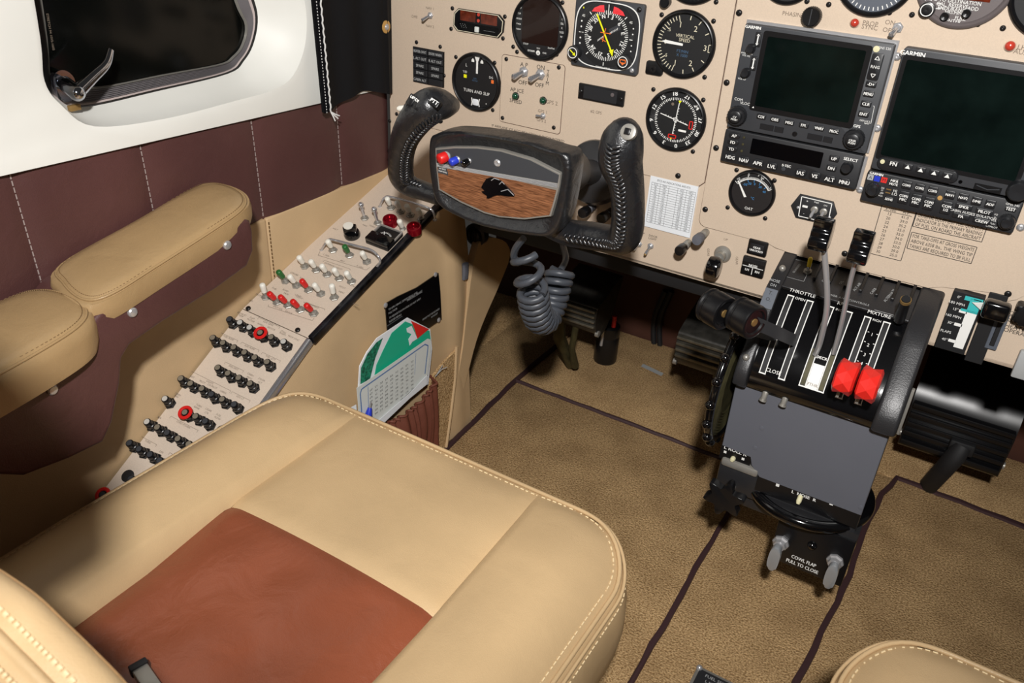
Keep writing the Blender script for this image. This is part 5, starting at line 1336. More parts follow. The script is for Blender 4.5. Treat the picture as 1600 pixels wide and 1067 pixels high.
# =================================================================== flap indicator and lever
Z4 = lambda x, y: (1380+x/7.26, 420+y/7.26)
q4 = [pp(a, b_, .010) for a, b_ in (Z4(785, 240), Z4(1145, 330), Z4(930, 985), Z4(595, 890))]
u0 = (q4[0][0]+q4[3][0])/2; u1 = (q4[1][0]+q4[2][0])/2; v1 = (q4[0][1]+q4[1][1])/2; v0 = (q4[2][1]+q4[3][1])/2
fi = thing('flap_indicator', 'black flap position indicator with teal and white scale and MPH lettering', 'gauge', panelM((u0+u1)/2, (v0+v1)/2, 0))
fc = ((u0+u1)/2, (v0+v1)/2); fw = (u1-u0)/2; fh = (v1-v0)/2
lf = lambda x, y: (pp(*Z4(x, y), .0102)[0]-fc[0], pp(*Z4(x, y), .0102)[1]-fc[1])
MB().box(-fw, fw, -fh, fh, -.004, .010, .0006, 1).build('case', 'dial_black', fi)
mk = MB()
for t, x, y in (('0°', 865, 320), ('180 MPH', 835, 390), ('15°', 820, 457), ('160 MPH', 795, 535), ('30°', 762, 610), ('FLAPS', 710, 708), ('45°', 698, 797)):
    a = lf(x, y); mk.text(t, a[0], a[1], .0030, .0103)
a = lf(950, 500); b_ = lf(860, 900)
xa = lf(985, 500)[0]-.0040; xb = xa+.0110; yt = lf(985, 500)[1]; yb_ = lf(840, 905)[1]+.001
mk.poly([(xa, yt), (xb, yt), (xb-.001, yb_), (xa, yb_)], .0103)
for x, y in ((915, 488), (870, 640), (810, 825)): a = lf(x, y); mk.box(xa-.007, xa+.001, a[1]-.0018, a[1]+.0018, .0101, .0103)
ink(mk, 'scale', 'ink_white', fi)
mk = MB(); y1_ = lf(1010, 318)[1]; mk.poly([(xa, yt), (xb, yt), (xb, y1_-.002), (xa, y1_-.002)], .0104); mk.box(xa-.006, xb+.001, y1_-.0055, y1_-.0005, .0102, .0104); mk.box(xa-.006, xb, yt, yt+.0028, .0102, .0104); ink(mk, 'scale', 'teal', fi)
# track and lever
tq = [pp(a, b_, .004) for a, b_ in (Z4(1165, 255), Z4(1300, 285), Z4(1060, 1020), Z4(950, 985))]
fl_ = thing('flap_lever', 'black flap lever with a pale pointer in a dark track', 'lever', panelM(tq[0][0], tq[0][1], 0))
tu, tv = tq[0]
MB().box(.004, .0225, tq[2][1]-tv-.006, .0, -.004, .004, .0006, 1).build('track', 'black_matte', fl_)
ls = lambda x, y, w: (pp(*Z4(x, y), w)[0]-tu, pp(*Z4(x, y), w)[1]-tv)
a = ls(1285, 600, .002); b_ = ls(1170, 880, .002)
MB().box((a[0]+b_[0])/2-.002, (a[0]+b_[0])/2+.010, b_[1]-.001, a[1]+.012, .001, .0045, .0006, 1).build('slot', 'dial_slate', fl_)
MB().box((a[0]+b_[0])/2+.0015, (a[0]+b_[0])/2+.0065, b_[1]+.004, a[1]+.010, .0045, .006, .0006, 1).build('slot_well', 'black_matte', fl_)
c_ = ls(1285, 480, .030)
MB().box(c_[0]-.0135, c_[0]+.0125, c_[1]-.0105, c_[1]+.0105, .020, .036, .0045, 3).build('handle', 'black_gloss', fl_)
MB().box(c_[0]-.003, c_[0]+.003, c_[1]-.012, c_[1], .002, .024).build('arm', 'black_plastic', fl_)
p_ = ls(1010, 382, .012); mb = MB(); mb.prism([(p_[0], p_[1]), (p_[0]+.016, p_[1]+.0045), (p_[0]+.018, p_[1]-.0035), (p_[0]+.010, p_[1]-.0060)], .011, .013, .0005, 1); mb.build('pointer', 'paper_aged', fl_)
# fluted black knob at the picture edge
k = thing('heater_knob', 'fluted black heater knob right of the flap lever', 'knob', at(1606, 486, 0))
pts = [((.0125+.0022*math.cos(5*2*math.pi*i/40))*math.cos(2*math.pi*i/40), (.0125+.0022*math.cos(5*2*math.pi*i/40))*math.sin(2*math.pi*i/40)) for i in range(40)]
MB().prism(pts, 0, .016, .002).build('grip', 'black_plastic', k)
pk = thing('vent_lever', 'pale plastic tab under the lower panel edge beside the pedal', 'lever', at(1604, 575, .006))
MB().box(-.012, .012, -.014, .020, -.004, .004, .002).build('tab', 'ink_grey', pk)
# eyeball vent below the left of the panel
v_ = thing('air_vent', 'round dark eyeball air vent under the panel behind the yoke', 'vent', panelM(*pp(743, 367, -.06), -.06))
MB().lathe([(.019, -.01), (.019, .002), (.015, .004), (.013, .001)], 0, 0, 28).build('ring', 'crinkle', v_)
mb = MB(); mb.lathe([(.012, .0), (.010, .006), (.005, .008), (.0001, .008)], 0, 0, 20, cap=False); mb.build('ball', 'crinkle', v_)
mb = MB()
for x in (-.005, 0, .005): mb.box(x-.0012, x+.0012, -.008, .008, .005, .0095)
mb.build('louvre', 'black_matte', v_)
# =================================================================== control yoke
YY = 0.250     # distance aft of the panel
yk = thing('control_yoke', 'black leather-wrapped control yoke with a wood-grain centre plate', 'yoke', panelM(-0.155, 0.575, YY))
yo = (-0.155, 0.575)
ZY = lambda x, y: (600+x/3.81, 170+y/3.81)
def yl(x, y, d=0.0):
    p_ = pp(*ZY(x, y), YY+d); return (p_[0]-yo[0], p_[1]-yo[1])
# hub
fo = [(268, 190), (295, 160), (370, 138), (520, 146), (700, 172), (880, 210), (1010, 252), (1085, 275), (1108, 340), (1100, 430), (1075, 580), (1045, 690), (985, 760), (860, 755), (700, 728), (550, 690), (420, 635), (320, 570), (285, 480), (265, 330)]
lp = [tuple(v)[:2] for v in smooth_loop([(*yl(a, b_), 0) for a, b_ in fo], True, 4)]
n_ = len(lp); cx = sum(p[0] for p in lp)/n_; cy = sum(p[1] for p in lp)/n_
V = []; F = []
rows = [(.96, -.034), (1.0, -.030), (1.012, -.022), (1.012, -.012), (1.008, -.005), (.99, -.001), (.965, .0006), (.90, -.0005), (.86, -.004)]
for sc_, z in rows: V += [(cx+(x-cx)*sc_, cy+(y-cy)*sc_, z) for x, y in lp]
for r_ in range(len(rows)-1):
    for i in range(n_): F.append((r_*n_+i, r_*n_+(i+1) % n_, (r_+1)*n_+(i+1) % n_, (r_+1)*n_+i))
F.append(tuple(range(n_))[::-1]); F.append(tuple(range((len(rows)-1)*n_, len(rows)*n_)))
MB().add(V, F).build('hub', 'black_leather', yk, angle=70)
# centre plate
po = [(308, 233), (420, 224), (560, 225), (700, 243), (880, 296), (1056, 386), (1048, 455), (1020, 560), (996, 640), (840, 656), (690, 645), (600, 618), (460, 555), (328, 482), (316, 345)]
pl = [yl(a, b_) for a, b_ in po]
pcx = sum(p[0] for p in pl)/len(pl); pcy = sum(p[1] for p in pl)/len(pl)
MB().prism(pl, -.005, .0014, .0006, 1).build('plate_rim', 'steel_dull', yk)
ins = lambda P_, k: [(pcx+(x-pcx)*k[0], pcy+(y-pcy)*k[1]) for x, y in P_]
upper = [yl(*p) for p in [(318, 243), (420, 234), (560, 235), (700, 253), (875, 305), (1046, 392), (1038, 440), (318, 318)]]
lower = [yl(*p) for p in [(322, 345), (700, 405), (1030, 482), (1010, 560), (988, 630), (840, 646), (692, 635), (604, 609), (466, 547), (337, 474)]]
MB().prism(upper, .0010, .0018, .0002, 1).build('switch_plate', 'radio_grey', yk)
wd = MB().prism(lower, .0010, .0018, .0002, 1).build('wood_inlay', 'wood', yk)
mb = MB()
for k in range(4):
    a = yl(320, 322+k*5.5); b_ = yl(1036, 446+k*6.5); d = Vector((b_[0]-a[0], b_[1]-a[1], 0)); mb.rod((a[0], a[1], .0018), (b_[0], b_[1], .0018), .0005, 5)
mb.build('divider', 'metal', yk)
# buttons on the switch plate
for lb, (x, y), r, h, m_ in (('red button', (372, 282), .0060, .010, 'red_plastic'), ('blue button', (436, 302), .0044, .009, 'blue_plastic'), ('black button', (505, 310), .0036, .008, 'black_gloss')):
    a = yl(x, y, .002); d = Vector((-.40, -.25, 1)).normalized()
    MB().lathe([(r*.9, .0016), (r*.9, .003), (r*.6, .004)], a[0], a[1], 14).build('button_nut', 'metal', yk)
    mb = MB(); s_ = Vector((a[0], a[1], .003)); mb.tube([s_, s_+d*h*.85, s_+d*h*.97, s_+d*h], [r*.95, r, r*.8, r*.3], 16); bb = mb.build('push_button', m_, yk, angle=50); bb['label'] = lb
a = yl(680, 320); MB().lathe([(.0040, .0016), (.0040, .0024), (.0026, .0034), (.0010, .0028), (.0001, .0028)], a[0], a[1], 14, cap=False).build('screw', 'metal', yk)
mk = MB(); a = yl(355, 355); mk.box(a[0]-.006, a[0]+.006, a[1]-.0016, a[1]+.0016, .0018, .0020); a = yl(357, 374); mk.box(a[0]-.0068, a[0]+.0068, a[1]-.0022, a[1]+.0022, .0018, .0020); tg_ = ink(mk, 'tag', 'radio_grey', yk)
mk = MB(); a = yl(355, 355); mk.text('AP DISC', a[0], a[1], .0018, .0023); a = yl(357, 371); mk.text('TRIM DISC', a[0], a[1], .0018, .0023); ink(mk, 'lettering', 'ink_white', yk)
# bird emblem
em = [(580, 465), (600, 440), (610, 415), (640, 405), (665, 412), (700, 428), (722, 450), (750, 478), (780, 512), (775, 522), (740, 518), (700, 512), (680, 508), (660, 512), (640, 522), (628, 534), (612, 532), (622, 515), (590, 500), (582, 490), (612, 488), (590, 472)]
eb = MB().prism([yl(a, b_, .002) for a, b_ in em], .0017, .0036, .0006, 1).build('emblem', 'black_gloss', yk); eb['label'] = 'dark bird head emblem'
mb = MB()
for P_ in ([(642, 425), (660, 412), (690, 422)], [(690, 448), (705, 432), (720, 448)], [(700, 490), (740, 478), (776, 514)]):
    mb.tube([(*yl(a, b_, .003), .0040) for a, b_ in P_], .0005, 5)
mb.build('emblem_edge', 'metal', eb)
# horns
def horn(path, rad, nm, sx_=1.0):
    P_ = [(*yl(x, y, d), d) for x, y, d in path]
    c_ = smooth_loop(P_, False, 5); rr_ = [v[0] for v in smooth_loop([(r, 0, 0) for r in rad], False, 5)]
    return MB().tube(c_, rr_, 18, sx=sx_).build(nm, 'black_leather', yk, angle=70), c_, rr_
hl, pc, pr_ = horn([(330, 520, -.030), (240, 490, -.030), (150, 455, -.028), (105, 400, -.022), (100, 320, -.014), (108, 240, -.006), (135, 150, .002), (190, 60, .008), (250, 0, .008), (300, -25, .002), (365, -22, -.012), (420, -20, -.026)],
                   [.011, .0115, .013, .0150, .0150, .0150, .0165, .0185, .0195, .0185, .0145, .008], 'left_grip')
hr, qc, qr_ = horn([(980, 690, -.036), (1090, 735, -.034), (1230, 755, -.030), (1350, 775, -.024), (1425, 770, -.018), (1450, 690, -.012), (1452, 560, -.006), (1440, 430, -.002), (1410, 310, .002), (1415, 215, .004), (1432, 135, .002), (1440, 92, -.004)],
                   [.0135, .0145, .0150, .0150, .0165, .0170, .0168, .0178, .0215, .0212, .0178, .0090], 'right_grip')
def lace(c_, rr_, i0, i1, par, side):
    mb = MB(); n_ = 0
    for i in range(i0, i1):
        for k in (0.0, .5):
            a = c_[i].lerp(c_[i+1], k); t = (c_[i+1]-c_[i]).normalized(); r = rr_[i]
            out = Vector((0, 0, 1)); out = (out-t*out.dot(t)).normalized(); sd = t.cross(out).normalized()
            s_ = 1 if n_ % 2 else -1; n_ += 1
            b0 = a+(out*math.cos(side)+sd*math.sin(side))*r*1.02
            b1 = a+t*.0035+(out*math.cos(side+s_*.35)+sd*math.sin(side+s_*.35))*r*1.0
            b2 = a+t*.002+(out*math.cos(side+s_*.18)+sd*math.sin(side+s_*.18))*r*1.07
            mb.tube([b0, b2, b1], [.0015, .0020, .0012], 6)
    mb.build('lacing', 'black_leather', par, angle=80)
lace(pc, pr_, 5, 44, hl, 1.0); lace(qc, qr_, 6, 46, hr, .02)
# trim switch and push-to-talk on the left grip
a = Vector((*yl(195, -18, .018), .018))
mb = MB(); mb.M = Matrix.Translation(a) @ Matrix.Rotation(-.35, 4, 'Z') @ Matrix.Rotation(-.5, 4, 'X'); mb.box(-.010, .012, -.008, .010, -.010, .004, .003); mb.build('switch_housing', 'black_plastic', yk)
mb = MB(); mb.M = Matrix.Translation(a) @ Matrix.Rotation(-.35, 4, 'Z') @ Matrix.Rotation(-.5, 4, 'X'); mb.box(-.009, -.001, -.004, .008, .003, .009, .001); mb.box(.0, .008, -.004, .008, .003, .009, .001); mb.build('rocker', 'black_plastic', yk)
mk = MB(); mk.M = Matrix.Translation(a) @ Matrix.Rotation(-.35, 4, 'Z') @ Matrix.Rotation(-.5, 4, 'X'); mk.text('UP DN', -.0005, .005, .0030, .0093, bold=.06); ink(mk, 'lettering', 'ink_white', yk)
mb = MB(); e0 = Vector((*yl(145, -4, .014), .014)); mb.tube([e0, e0+Vector((-.010, -.002, .002)), e0+Vector((-.0125, -.0025, .002))], [.0034, .0034, .0022], 12); mb.build('white_button', 'white_plastic', yk)
b_ = Vector((*yl(303, -40, .020), .0205))
PTM = Matrix.Translation(b_) @ Matrix.Rotation(-.35, 4, 'Z') @ Matrix.Rotation(-.7, 4, 'X')
mb = MB(); mb.M = PTM; mb.box(-.006, .006, -.0045, .0045, -.006, .0015, .0008); mb.build('ptt_label', 'black_plastic', yk)
mk = MB(); mk.M = PTM; mk.text('PTT', 0, 0, .0040, .0018, bold=.05); ink(mk, 'lettering', 'ink_white', yk)
# button on the right grip
c_ = Vector((*yl(1450, 140, .020), .0185))
BM = Matrix.Translation(c_) @ Matrix.Rotation(-.45, 4, 'X')
mb = MB(); mb.M = BM; mb.lathe([(.0075, -.004), (.0075, .0008), (.0055, .0014)], 0, 0, 20); mb.build('button_ring', 'steel_dull', yk)
mb = MB(); mb.M = BM; mb.box(-.003, .003, -.003, .003, .0, .004, .0008); mb.build('grip_button', 'black_plastic', yk)
# shaft, collar and panel boot
mb = MB(); s0 = Vector((yl(930, 420, -.06)[0]-.006, yl(930, 420, -.06)[1]+.008, -.055)); s1 = Vector((pp(935, 268, 0)[0]-yo[0], pp(935, 268, 0)[1]-yo[1], -YY+.004))
hubc = Vector((cx+.010, cy, -.058))
mb.rod(hubc, Vector((s1.x, s1.y, s1.z)), .016, 24); mb.build('shaft', 'crinkle', yk)
mb = MB(); d = (s1-hubc); mb.tube([hubc+d*.25, hubc+d*.30, hubc+d*.55, hubc+d*.60], [.022, .026, .026, .022], 28); mb.build('collar', 'crinkle', yk)
mb = MB(); mb.tube([s1-d*.12, s1-d*.08, s1-d*.03, s1], [.024, .040, .043, .043], 32); mb.build('boot', 'crinkle', yk)
# coiled cord hanging under the yoke
def coil(path, r_c, turns, wire):
    C_ = smooth_loop(path, False, 14); N_ = turns*14; P_ = []; L_ = [0]
    for a, b_ in zip(C_, C_[1:]): L_.append(L_[-1]+(b_-a).length)
    up = Vector((0, 1, 0)); j = 0
    for i in range(N_+1):
        s_ = L_[-1]*i/N_
        while j < len(L_)-2 and L_[j+1] < s_: j += 1
        f_ = (s_-L_[j])/max(1e-9, L_[j+1]-L_[j]); c_ = C_[j].lerp(C_[j+1], f_); t = (C_[min(j+1, len(C_)-1)]-C_[j]).normalized()
        a = t.cross(Vector((0.2, 1, 0.1))).normalized(); b_ = t.cross(a); th = 2*math.pi*i/14
        P_.append(c_+(a*math.cos(th)+b_*math.sin(th))*r_c)
    return MB().tube(P_, wire, 8)
cd_ = thing('coiled_cord', 'grey coiled cable hanging in a loop beneath the yoke', 'cord', Matrix.Translation(onY(820, 390, -.20)))
civ = Matrix.Translation(-onY(820, 390, -.20))
down = [onY(822, 395, -.205), onY(826, 430, -.205), onY(832, 455, -.20)]
coil(down, .0155, 2, .0046).build('coil', 'coil_rubber', cd_, civ, angle=80)
bend = [onY(832, 455, -.20), onY(836, 480, -.19), onY(843, 497, -.175), onY(853, 497, -.155), onY(862, 475, -.14), onY(870, 445, -.13), onY(876, 422, -.12)]
coil(bend, .0155, 15, .0047).build('coil', 'coil_rubber', cd_, civ, angle=80)
MB().tube(smooth_loop([onY(818, 372, -.215), onY(806, 388, -.21), onY(803, 402, -.205), onY(812, 412, -.20)], False, 5), .0042, 8).build('lead', 'coil_rubber', cd_, civ)
MB().tube(smooth_loop([onY(876, 422, -.12), onY(884, 405, -.10), onY(880, 385, -.05), onY(878, 378, .0)], False, 5), .0042, 8).build('lead', 'coil_rubber', cd_, civ)
# =================================================================== left side console
BEND = Vector((-0.509, -0.318, 0.342))
xd = Vector((0.109, 0.006, -0.010))
FS = Frame(BEND, xd, (0, 0.22, 0.069))      # switch plate, runs forward to the panel
FB = Frame(BEND, xd, (0, 0.20, 0.118))      # breaker plate, slopes down going aft
CWD = 0.111
con = thing('side_console', 'beige side console sloping along the left wall, switches ahead of circuit breakers', 'console', Matrix.Translation((-0.455, -0.318, 0.0)))
cinv2 = Matrix.Translation((0.455, 0.318, 0.0))
T3 = 0.002
def fplate(F_, y0, y1, nm, m_='console_beige'):
    mb = MB(); mb.M = cinv2 @ F_.M(); mb.box(0.001, CWD, y0, y1, -T3, 0.0, .0006, 1); return mb.build(nm, m_, con)
fplate(FS, 0.0006, 0.328, 'switch_plate'); fplate(FB, -0.52, -0.0006, 'breaker_plate')
ftop = lambda Y: (BEND.z-0.010+(Y-BEND.y)*0.3136) if Y > BEND.y else (BEND.z-0.010+(Y-BEND.y)*0.59)
# padded inboard face of the console
def side(Y, t):
    zt = ftop(Y)-0.008
    if Y > -.012: zt = min(zt, .4045)
    z = zt*(1-t)
    x = -0.4005+0.027*t+0.006*math.sin(math.pi*min(1, t*1.6))*(1 if Y < -.02 else 1.3)
    if Y > -.06: x += 0.010*math.exp(-((Y-0.0)/.022)**2)*(1-t*.6)
    return (x, Y, z)
NY, NT = 80, 24; V = []; F = []
for i in range(NY+1):
    Y = -0.80+(0.84)*i/NY
    for k in range(NT+1): V.append(side(Y, k/NT))
for i in range(NY):
    for k in range(NT): F.append((i*(NT+1)+k, (i+1)*(NT+1)+k, (i+1)*(NT+1)+k+1, i*(NT+1)+k+1))
b0 = len(V)
MB().add(V, F).build('side_panel', 'tan_vinyl', con, cinv2, angle=80)
MB().box(-.507, -.392, -.80, .03, -.004, .06).build('console_core', 'black_matte', con, cinv2)
# forward kick panel and its hanging flap
KP = [(738, 378), (775, 372), (788, 395), (772, 440), (750, 490), (735, 530), (722, 580), (712, 620), (703, 690), (690, 708), (694, 660), (704, 600), (714, 540), (722, 470)]
kp = [onX(a, b_, -.388) for a, b_ in KP]; kc = smooth_loop(kp, True, 3)
mb = MB(); nn_ = len(kc); mb.add([tuple(v) for v in kc]+[(v.x+.012, v.y, v.z) for v in kc], [tuple(range(nn_)), tuple(range(nn_, 2*nn_))[::-1]]+[(i, (i+1) % nn_, nn_+(i+1) % nn_, nn_+i) for i in range(nn_)])
mb.build('kick_flap', 'tan_vinyl', con, cinv2, angle=60)
mb = MB(); mb.tube([onX(727, 412, -.377), onX(727, 425, -.377), onX(726, 435, -.378)], .0045, 8, sx=1.6); mb.build('zip_pull', 'plate_grey', con, cinv2)
# edge strips
def strip(F_, y0, y1, m_, wd):
    mb = MB(); mb.M = cinv2 @ F_.M(); mb.box(CWD-.001, CWD+wd, y0, y1, -.010, .0022, .0012, 2); mb.build('edge_strip', m_, con)
mat('edge_worn', (26, 26, 30), 0.2, 0.2, var=(55, 0.9))
strip(FS, 0.001, .330, 'edge_worn', .008); strip(FB, -.52, -.001, 'chrome', .006)
# print
S5 = lambda x, y: (380+x/5, 300+y/5)
B6 = lambda x, y: (240+x/5.707, 460+y/5.707)
B7 = lambda x, y: (100+x/5.333, 600+y/5.333)
IS = cinv2 @ FS.M(); IB = cinv2 @ FB.M()
def sp_(F_, t, p_, h):
    a = F_.px(*p_); m_ = MB(); m_.M = cinv2 @ F_.M(); m_.text(t, a[0], a[1], h, .0003); ink(m_, 'lettering', 'ink_faint', con)
for t, x, y in (('L GEN', 650, 495), ('BAT', 775, 540), ('R GEN', 912, 585), ('EXTERIOR LIGHTS', 705, 580), ('STROBE', 400, 640), ('NAV', 460, 675), ('TAXI', 335, 795), ('LAND', 430, 810), ('LIGHT', 440, 825), ('PITOT', 775, 745), ('HEAT', 770, 785), ('WINDSHIELD', 540, 885), ('DE-ICE', 355, 940), ('FUEL', 245, 755), ('PUMP', 330, 770), ('PROP', 120, 805), ('STALL', 860, 735), ('OFF', 60, 850), ('MAG', 950, 262), ('START', 1010, 270), ('VOLT', 720, 290), ('PRESS', 880, 880), ('ANTI ICE', 270, 905)): sp_(FS, t, S5(x, y), .0026)
for P_ in ([(600, 465), (585, 495), (960, 610), (990, 590)], [(200, 880), (195, 895), (540, 1005), (555, 985)], [(625, 545), (635, 535), (830, 600), (840, 612)], [(470, 860), (640, 915), (635, 925)]):
    mk = MB(); mk.M = IS
    for a, b_ in zip(P_, P_[1:]): mk.line(FS.px(*S5(*a)), FS.px(*S5(*b_)), .0005, .0003)
    ink(mk, 'group_line', 'ink_faint', con)
def bracket(a, b_, t, F_=FB, B=B6):
    mk = MB(); mk.M = IB
    p0 = F_.px(*B(*a)); p1 = F_.px(*B(*b_)); y = (p0[1]+p1[1])/2
    mk.line((p0[0], y), (p1[0], y), .0004, .0003); mk.line((p0[0], y), (p0[0], y-.003), .0004, .0003); mk.line((p1[0], y), (p1[0], y-.003), .0004, .0003)
    mk.text(t, (p0[0]+p1[0])/2, y-.0020, .0024, .0003); ink(mk, 'lettering', 'ink_faint', con)
bracket((935, 210), (1130, 285), 'LDG GEAR'); bracket((600, 345), (755, 410), 'FUEL PUMP'); bracket((785, 430), (945, 495), 'AUX PUMP'); bracket((970, 520), (1135, 590), 'FUEL QTY'); bracket((640, 605), (805, 680), 'ENG INST')
bracket((335, 685), (690, 860), 'LIGHTS'); bracket((700, 870), (865, 945), 'LDG LT'); bracket((890, 270), (1120, 385), 'GYRO POWER', B=B7); bracket((640, 435), (775, 505), 'TURN', B=B7); bracket((880, 575), (960, 610), 'ADF', B=B7)
for t, x, y in (('EXHAUST', 790, 175), ('TEMP', 778, 192), ('FLAP', 880, 212), ('MOTOR', 868, 232), ('WARN', 955, 270), ('MOTOR', 1050, 305), ('STALL', 1160, 335), ('WARN', 1150, 352), ('PROP SYNC', 1250, 390), ('INST', 345, 735), ('PILOT', 435, 780), ('CO-PILOT', 525, 820), ('CABIN', 620, 870), ('CABIN', 865, 715), ('PRESS', 855, 745), ('DOOR', 965, 760), ('ALT', 950, 785), ('CABIN', 215, 890), ('FAN', 205, 910)): sp_(FB, t, B6(x, y), .0024)
for t, x, y in (('TURN', 1125, 180), ('BANK', 1108, 198), ('CIGAR', 1205, 215), ('LTR', 1190, 240), ('FUEL', 1290, 260), ('FLOW', 1280, 285), ('XFR', 795, 280), ('DIM', 812, 567), ('HSI', 960, 615), ('RMI', 680, 745), ('COM', 440, 880), ('NAV', 515, 945), ('A/P', 1140, 465)): sp_(FB, t, B7(x, y), .0024)
for F_, p_ in ((FB, (388, 482)), (FB, B6(1285, 318))):
    a = F_.px(*p_); o_ = link('screw', screw_mesh(.0036, 'screw', 'screw_black'), con, cinv2 @ F_.M(a[0], a[1], 0))

# toggles ---------------------------------------------------------------
def sw(label, px, py, cap, nut_r=.0066, ln=.0205, dirv=(0, -.30, 1), group=None, cap_l=.0130):
    a = FS.px(px, py, .002); return switch(label, FS.M(a[0], a[1], 0), dirv, ln, .0017, .0024, nut_r, cap=cap, cap_r=.0041, cap_l=cap_l, group=group, nut='steel_dull', lever='steel_dull')
ORD = ('first', 'second', 'third', 'fourth', 'fifth', 'sixth', 'seventh', 'eighth', 'ninth', 'tenth')
G = 'coloured toggle switches on the side console'
WD = 'white-capped toggle switch standing in the rows on the side console'
for o_, (x, y) in zip(ORD, ((480, 575), (570, 605), (655, 640), (750, 670), (845, 695))): sw(o_+' white-capped toggle from the tan wall in the all-white row of five', *S5(x, y), 'white_plastic', group='white toggle row on the console')
for x, y, c, lb in ((330, 690, 'green_plastic', 'green-capped toggle beside the tan wall on the side console'), (415, 725, 'white_plastic', 'white-capped toggle between a green and a red toggle on the console'), (510, 760, 'red_plastic', 'lone red-capped toggle between two white ones on the console'),
                    (605, 790, 'white_plastic', 'white-capped toggle just inboard of the lone red toggle'), (710, 820, 'white_plastic', 'white-capped toggle at the inboard end of the row holding green and red toggles')):
    sw(lb, *S5(x, y), c, dirv=(-.08, -.30, 1) if c != 'white_plastic' or x != 710 else (.0, .05, 1))
sw('white-capped toggle heading the row of four red toggles', *S5(175, 815), 'white_plastic', dirv=(0, .05, 1))
for o_, (x, y) in zip(ORD, ((265, 855), (350, 880), (445, 915), (550, 945))): sw(o_+' red-capped toggle from the tan wall in the row of four beside the breakers', *S5(x, y), 'red_plastic', group='red toggle row on the console', dirv=(-.1, -.35, 1))
for x, y, c, lb in ((700, 450, 'white_plastic', 'white-capped toggle at the wall end inside the long chrome guard bar'), (830, 490, 'green_plastic', 'green-capped toggle in the middle of the chrome guard bar'), (965, 540, 'white_plastic', 'white-capped toggle at the inboard end inside the long chrome guard bar')): sw(lb, *S5(x, y), c)
sw('white-capped toggle between the two red guard rings', *S5(1245, 282), 'white_plastic', nut_r=.0050, ln=.017)
sw('white-capped toggle at the wall end of the guard bar under the yoke', *S5(1155, 118), 'white_plastic')
for o_, (x, y) in zip(ORD, ((1230, 148), (1305, 175), (1395, 205))): sw(o_+' ivory-capped toggle from the tan wall under the guard bar by the yoke', *S5(x, y), 'paper_aged', group='shaded toggles under the yoke')
for lb, x, y in (('ball-tipped chrome toggle nearer the wall, behind the black rotary knob', 948, 200), ('ball-tipped chrome toggle beside the red guard ring', 1050, 236)):
    a = FS.px(*S5(x, y), .002); s_ = switch(lb, FS.M(a[0], a[1], 0), (-.05, -.05, 1), .021, .0018, .0026, .0062, nut='steel_dull')
    MB().ball(-.0012, -.0012, .0262, .0043, 14, 8).build('ball_tip', 'chrome', s_, angle=80)
for lb, x, y in (('red anodised guard ring beside the ball-tipped toggle', 1150, 240), ('red anodised guard ring nearest the black console edge', 1337, 300)):
    a = FS.px(*S5(x, y), .003); t_ = thing('guard_ring', lb, 'guard', FS.M(a[0], a[1], 0))
    MB().lathe([(.0105, 0), (.0108, .010), (.0100, .0115), (.0085, .0115), (.0078, .008), (.0075, .004)], 0, 0, 28).build('ring', 'red_anodised', t_)
    MB().lathe([(.0072, .001), (.0070, .005), (.0035, .0062), (.0001, .0062)], 0, 0, 20, cap=False).build('push_button', 'red_anodised', t_)
# rotary knob
a = FS.px(*S5(850, 325), .004); t_ = thing('rotary_knob', 'black pointer knob with a white wedge top on the console', 'knob', FS.M(a[0], a[1], 0))
MB().lathe([(.0115, 0), (.0120, .004), (.0105, .008), (.0001, .008)], 0, 0, 28, cap=False).build('skirt', 'black_gloss', t_)
mb = MB(); mb.M = Matrix.Rotation(.5, 4, 'Z'); mb.box(-.011, .008, -.0050, .0050, .006, .019, .002); mb.build('pointer_grip', 'black_gloss', t_)
mb = MB(); mb.M = Matrix.Rotation(.5, 4, 'Z') @ Matrix.Translation((-.003, 0, .0190)); mb.lathe([(.0072, -.001), (.0072, .0006), (.0001, .0008)], 0, 0, 20, cap=False); mb.build('white_top', 'white_plastic', t_)
# meter
qm = [FS.px(*S5(x, y), .006) for x, y in ((938, 375), (1083, 262), (1262, 322), (1122, 440))]
mc = (sum(p[0] for p in qm)/4, sum(p[1] for p in qm)/4); t_ = thing('ammeter', 'square black ammeter with a clear cover on the console', 'gauge', FS.M(mc[0], mc[1], 0))
mw = ((qm[3][0]-qm[0][0])+(qm[2][0]-qm[1][0]))/4; mh = ((qm[1][1]-qm[0][1])+(qm[2][1]-qm[3][1]))/4
MB().box(-mw, mw, -mh, mh, 0, .006, .0015).build('base', 'black_plastic', t_); MB().box(-mw, mw, -mh, -mh*.05, .006, .012, .0015).build('lower_cover', 'black_gloss', t_)
MB().frame2(rrect(-mw, mw, -mh*.05, mh, .001), rrect(-mw*.9, mw*.9, mh*.02, mh*.92, .001), .006, .0085).build('clear_cover', 'clear_plastic', t_)
mk = MB(); mk.arc(0, -.003, .0100, .0106, -48, 48, .0064, 14)
for k in range(9): mk.tick(0, -.003, .0105, .0125, -48+12*k, .0006, .0064)
mk.line((0, .0), (-.006, .009), .0008, .0066); ink(mk, 'markings', 'ink_white', t_)
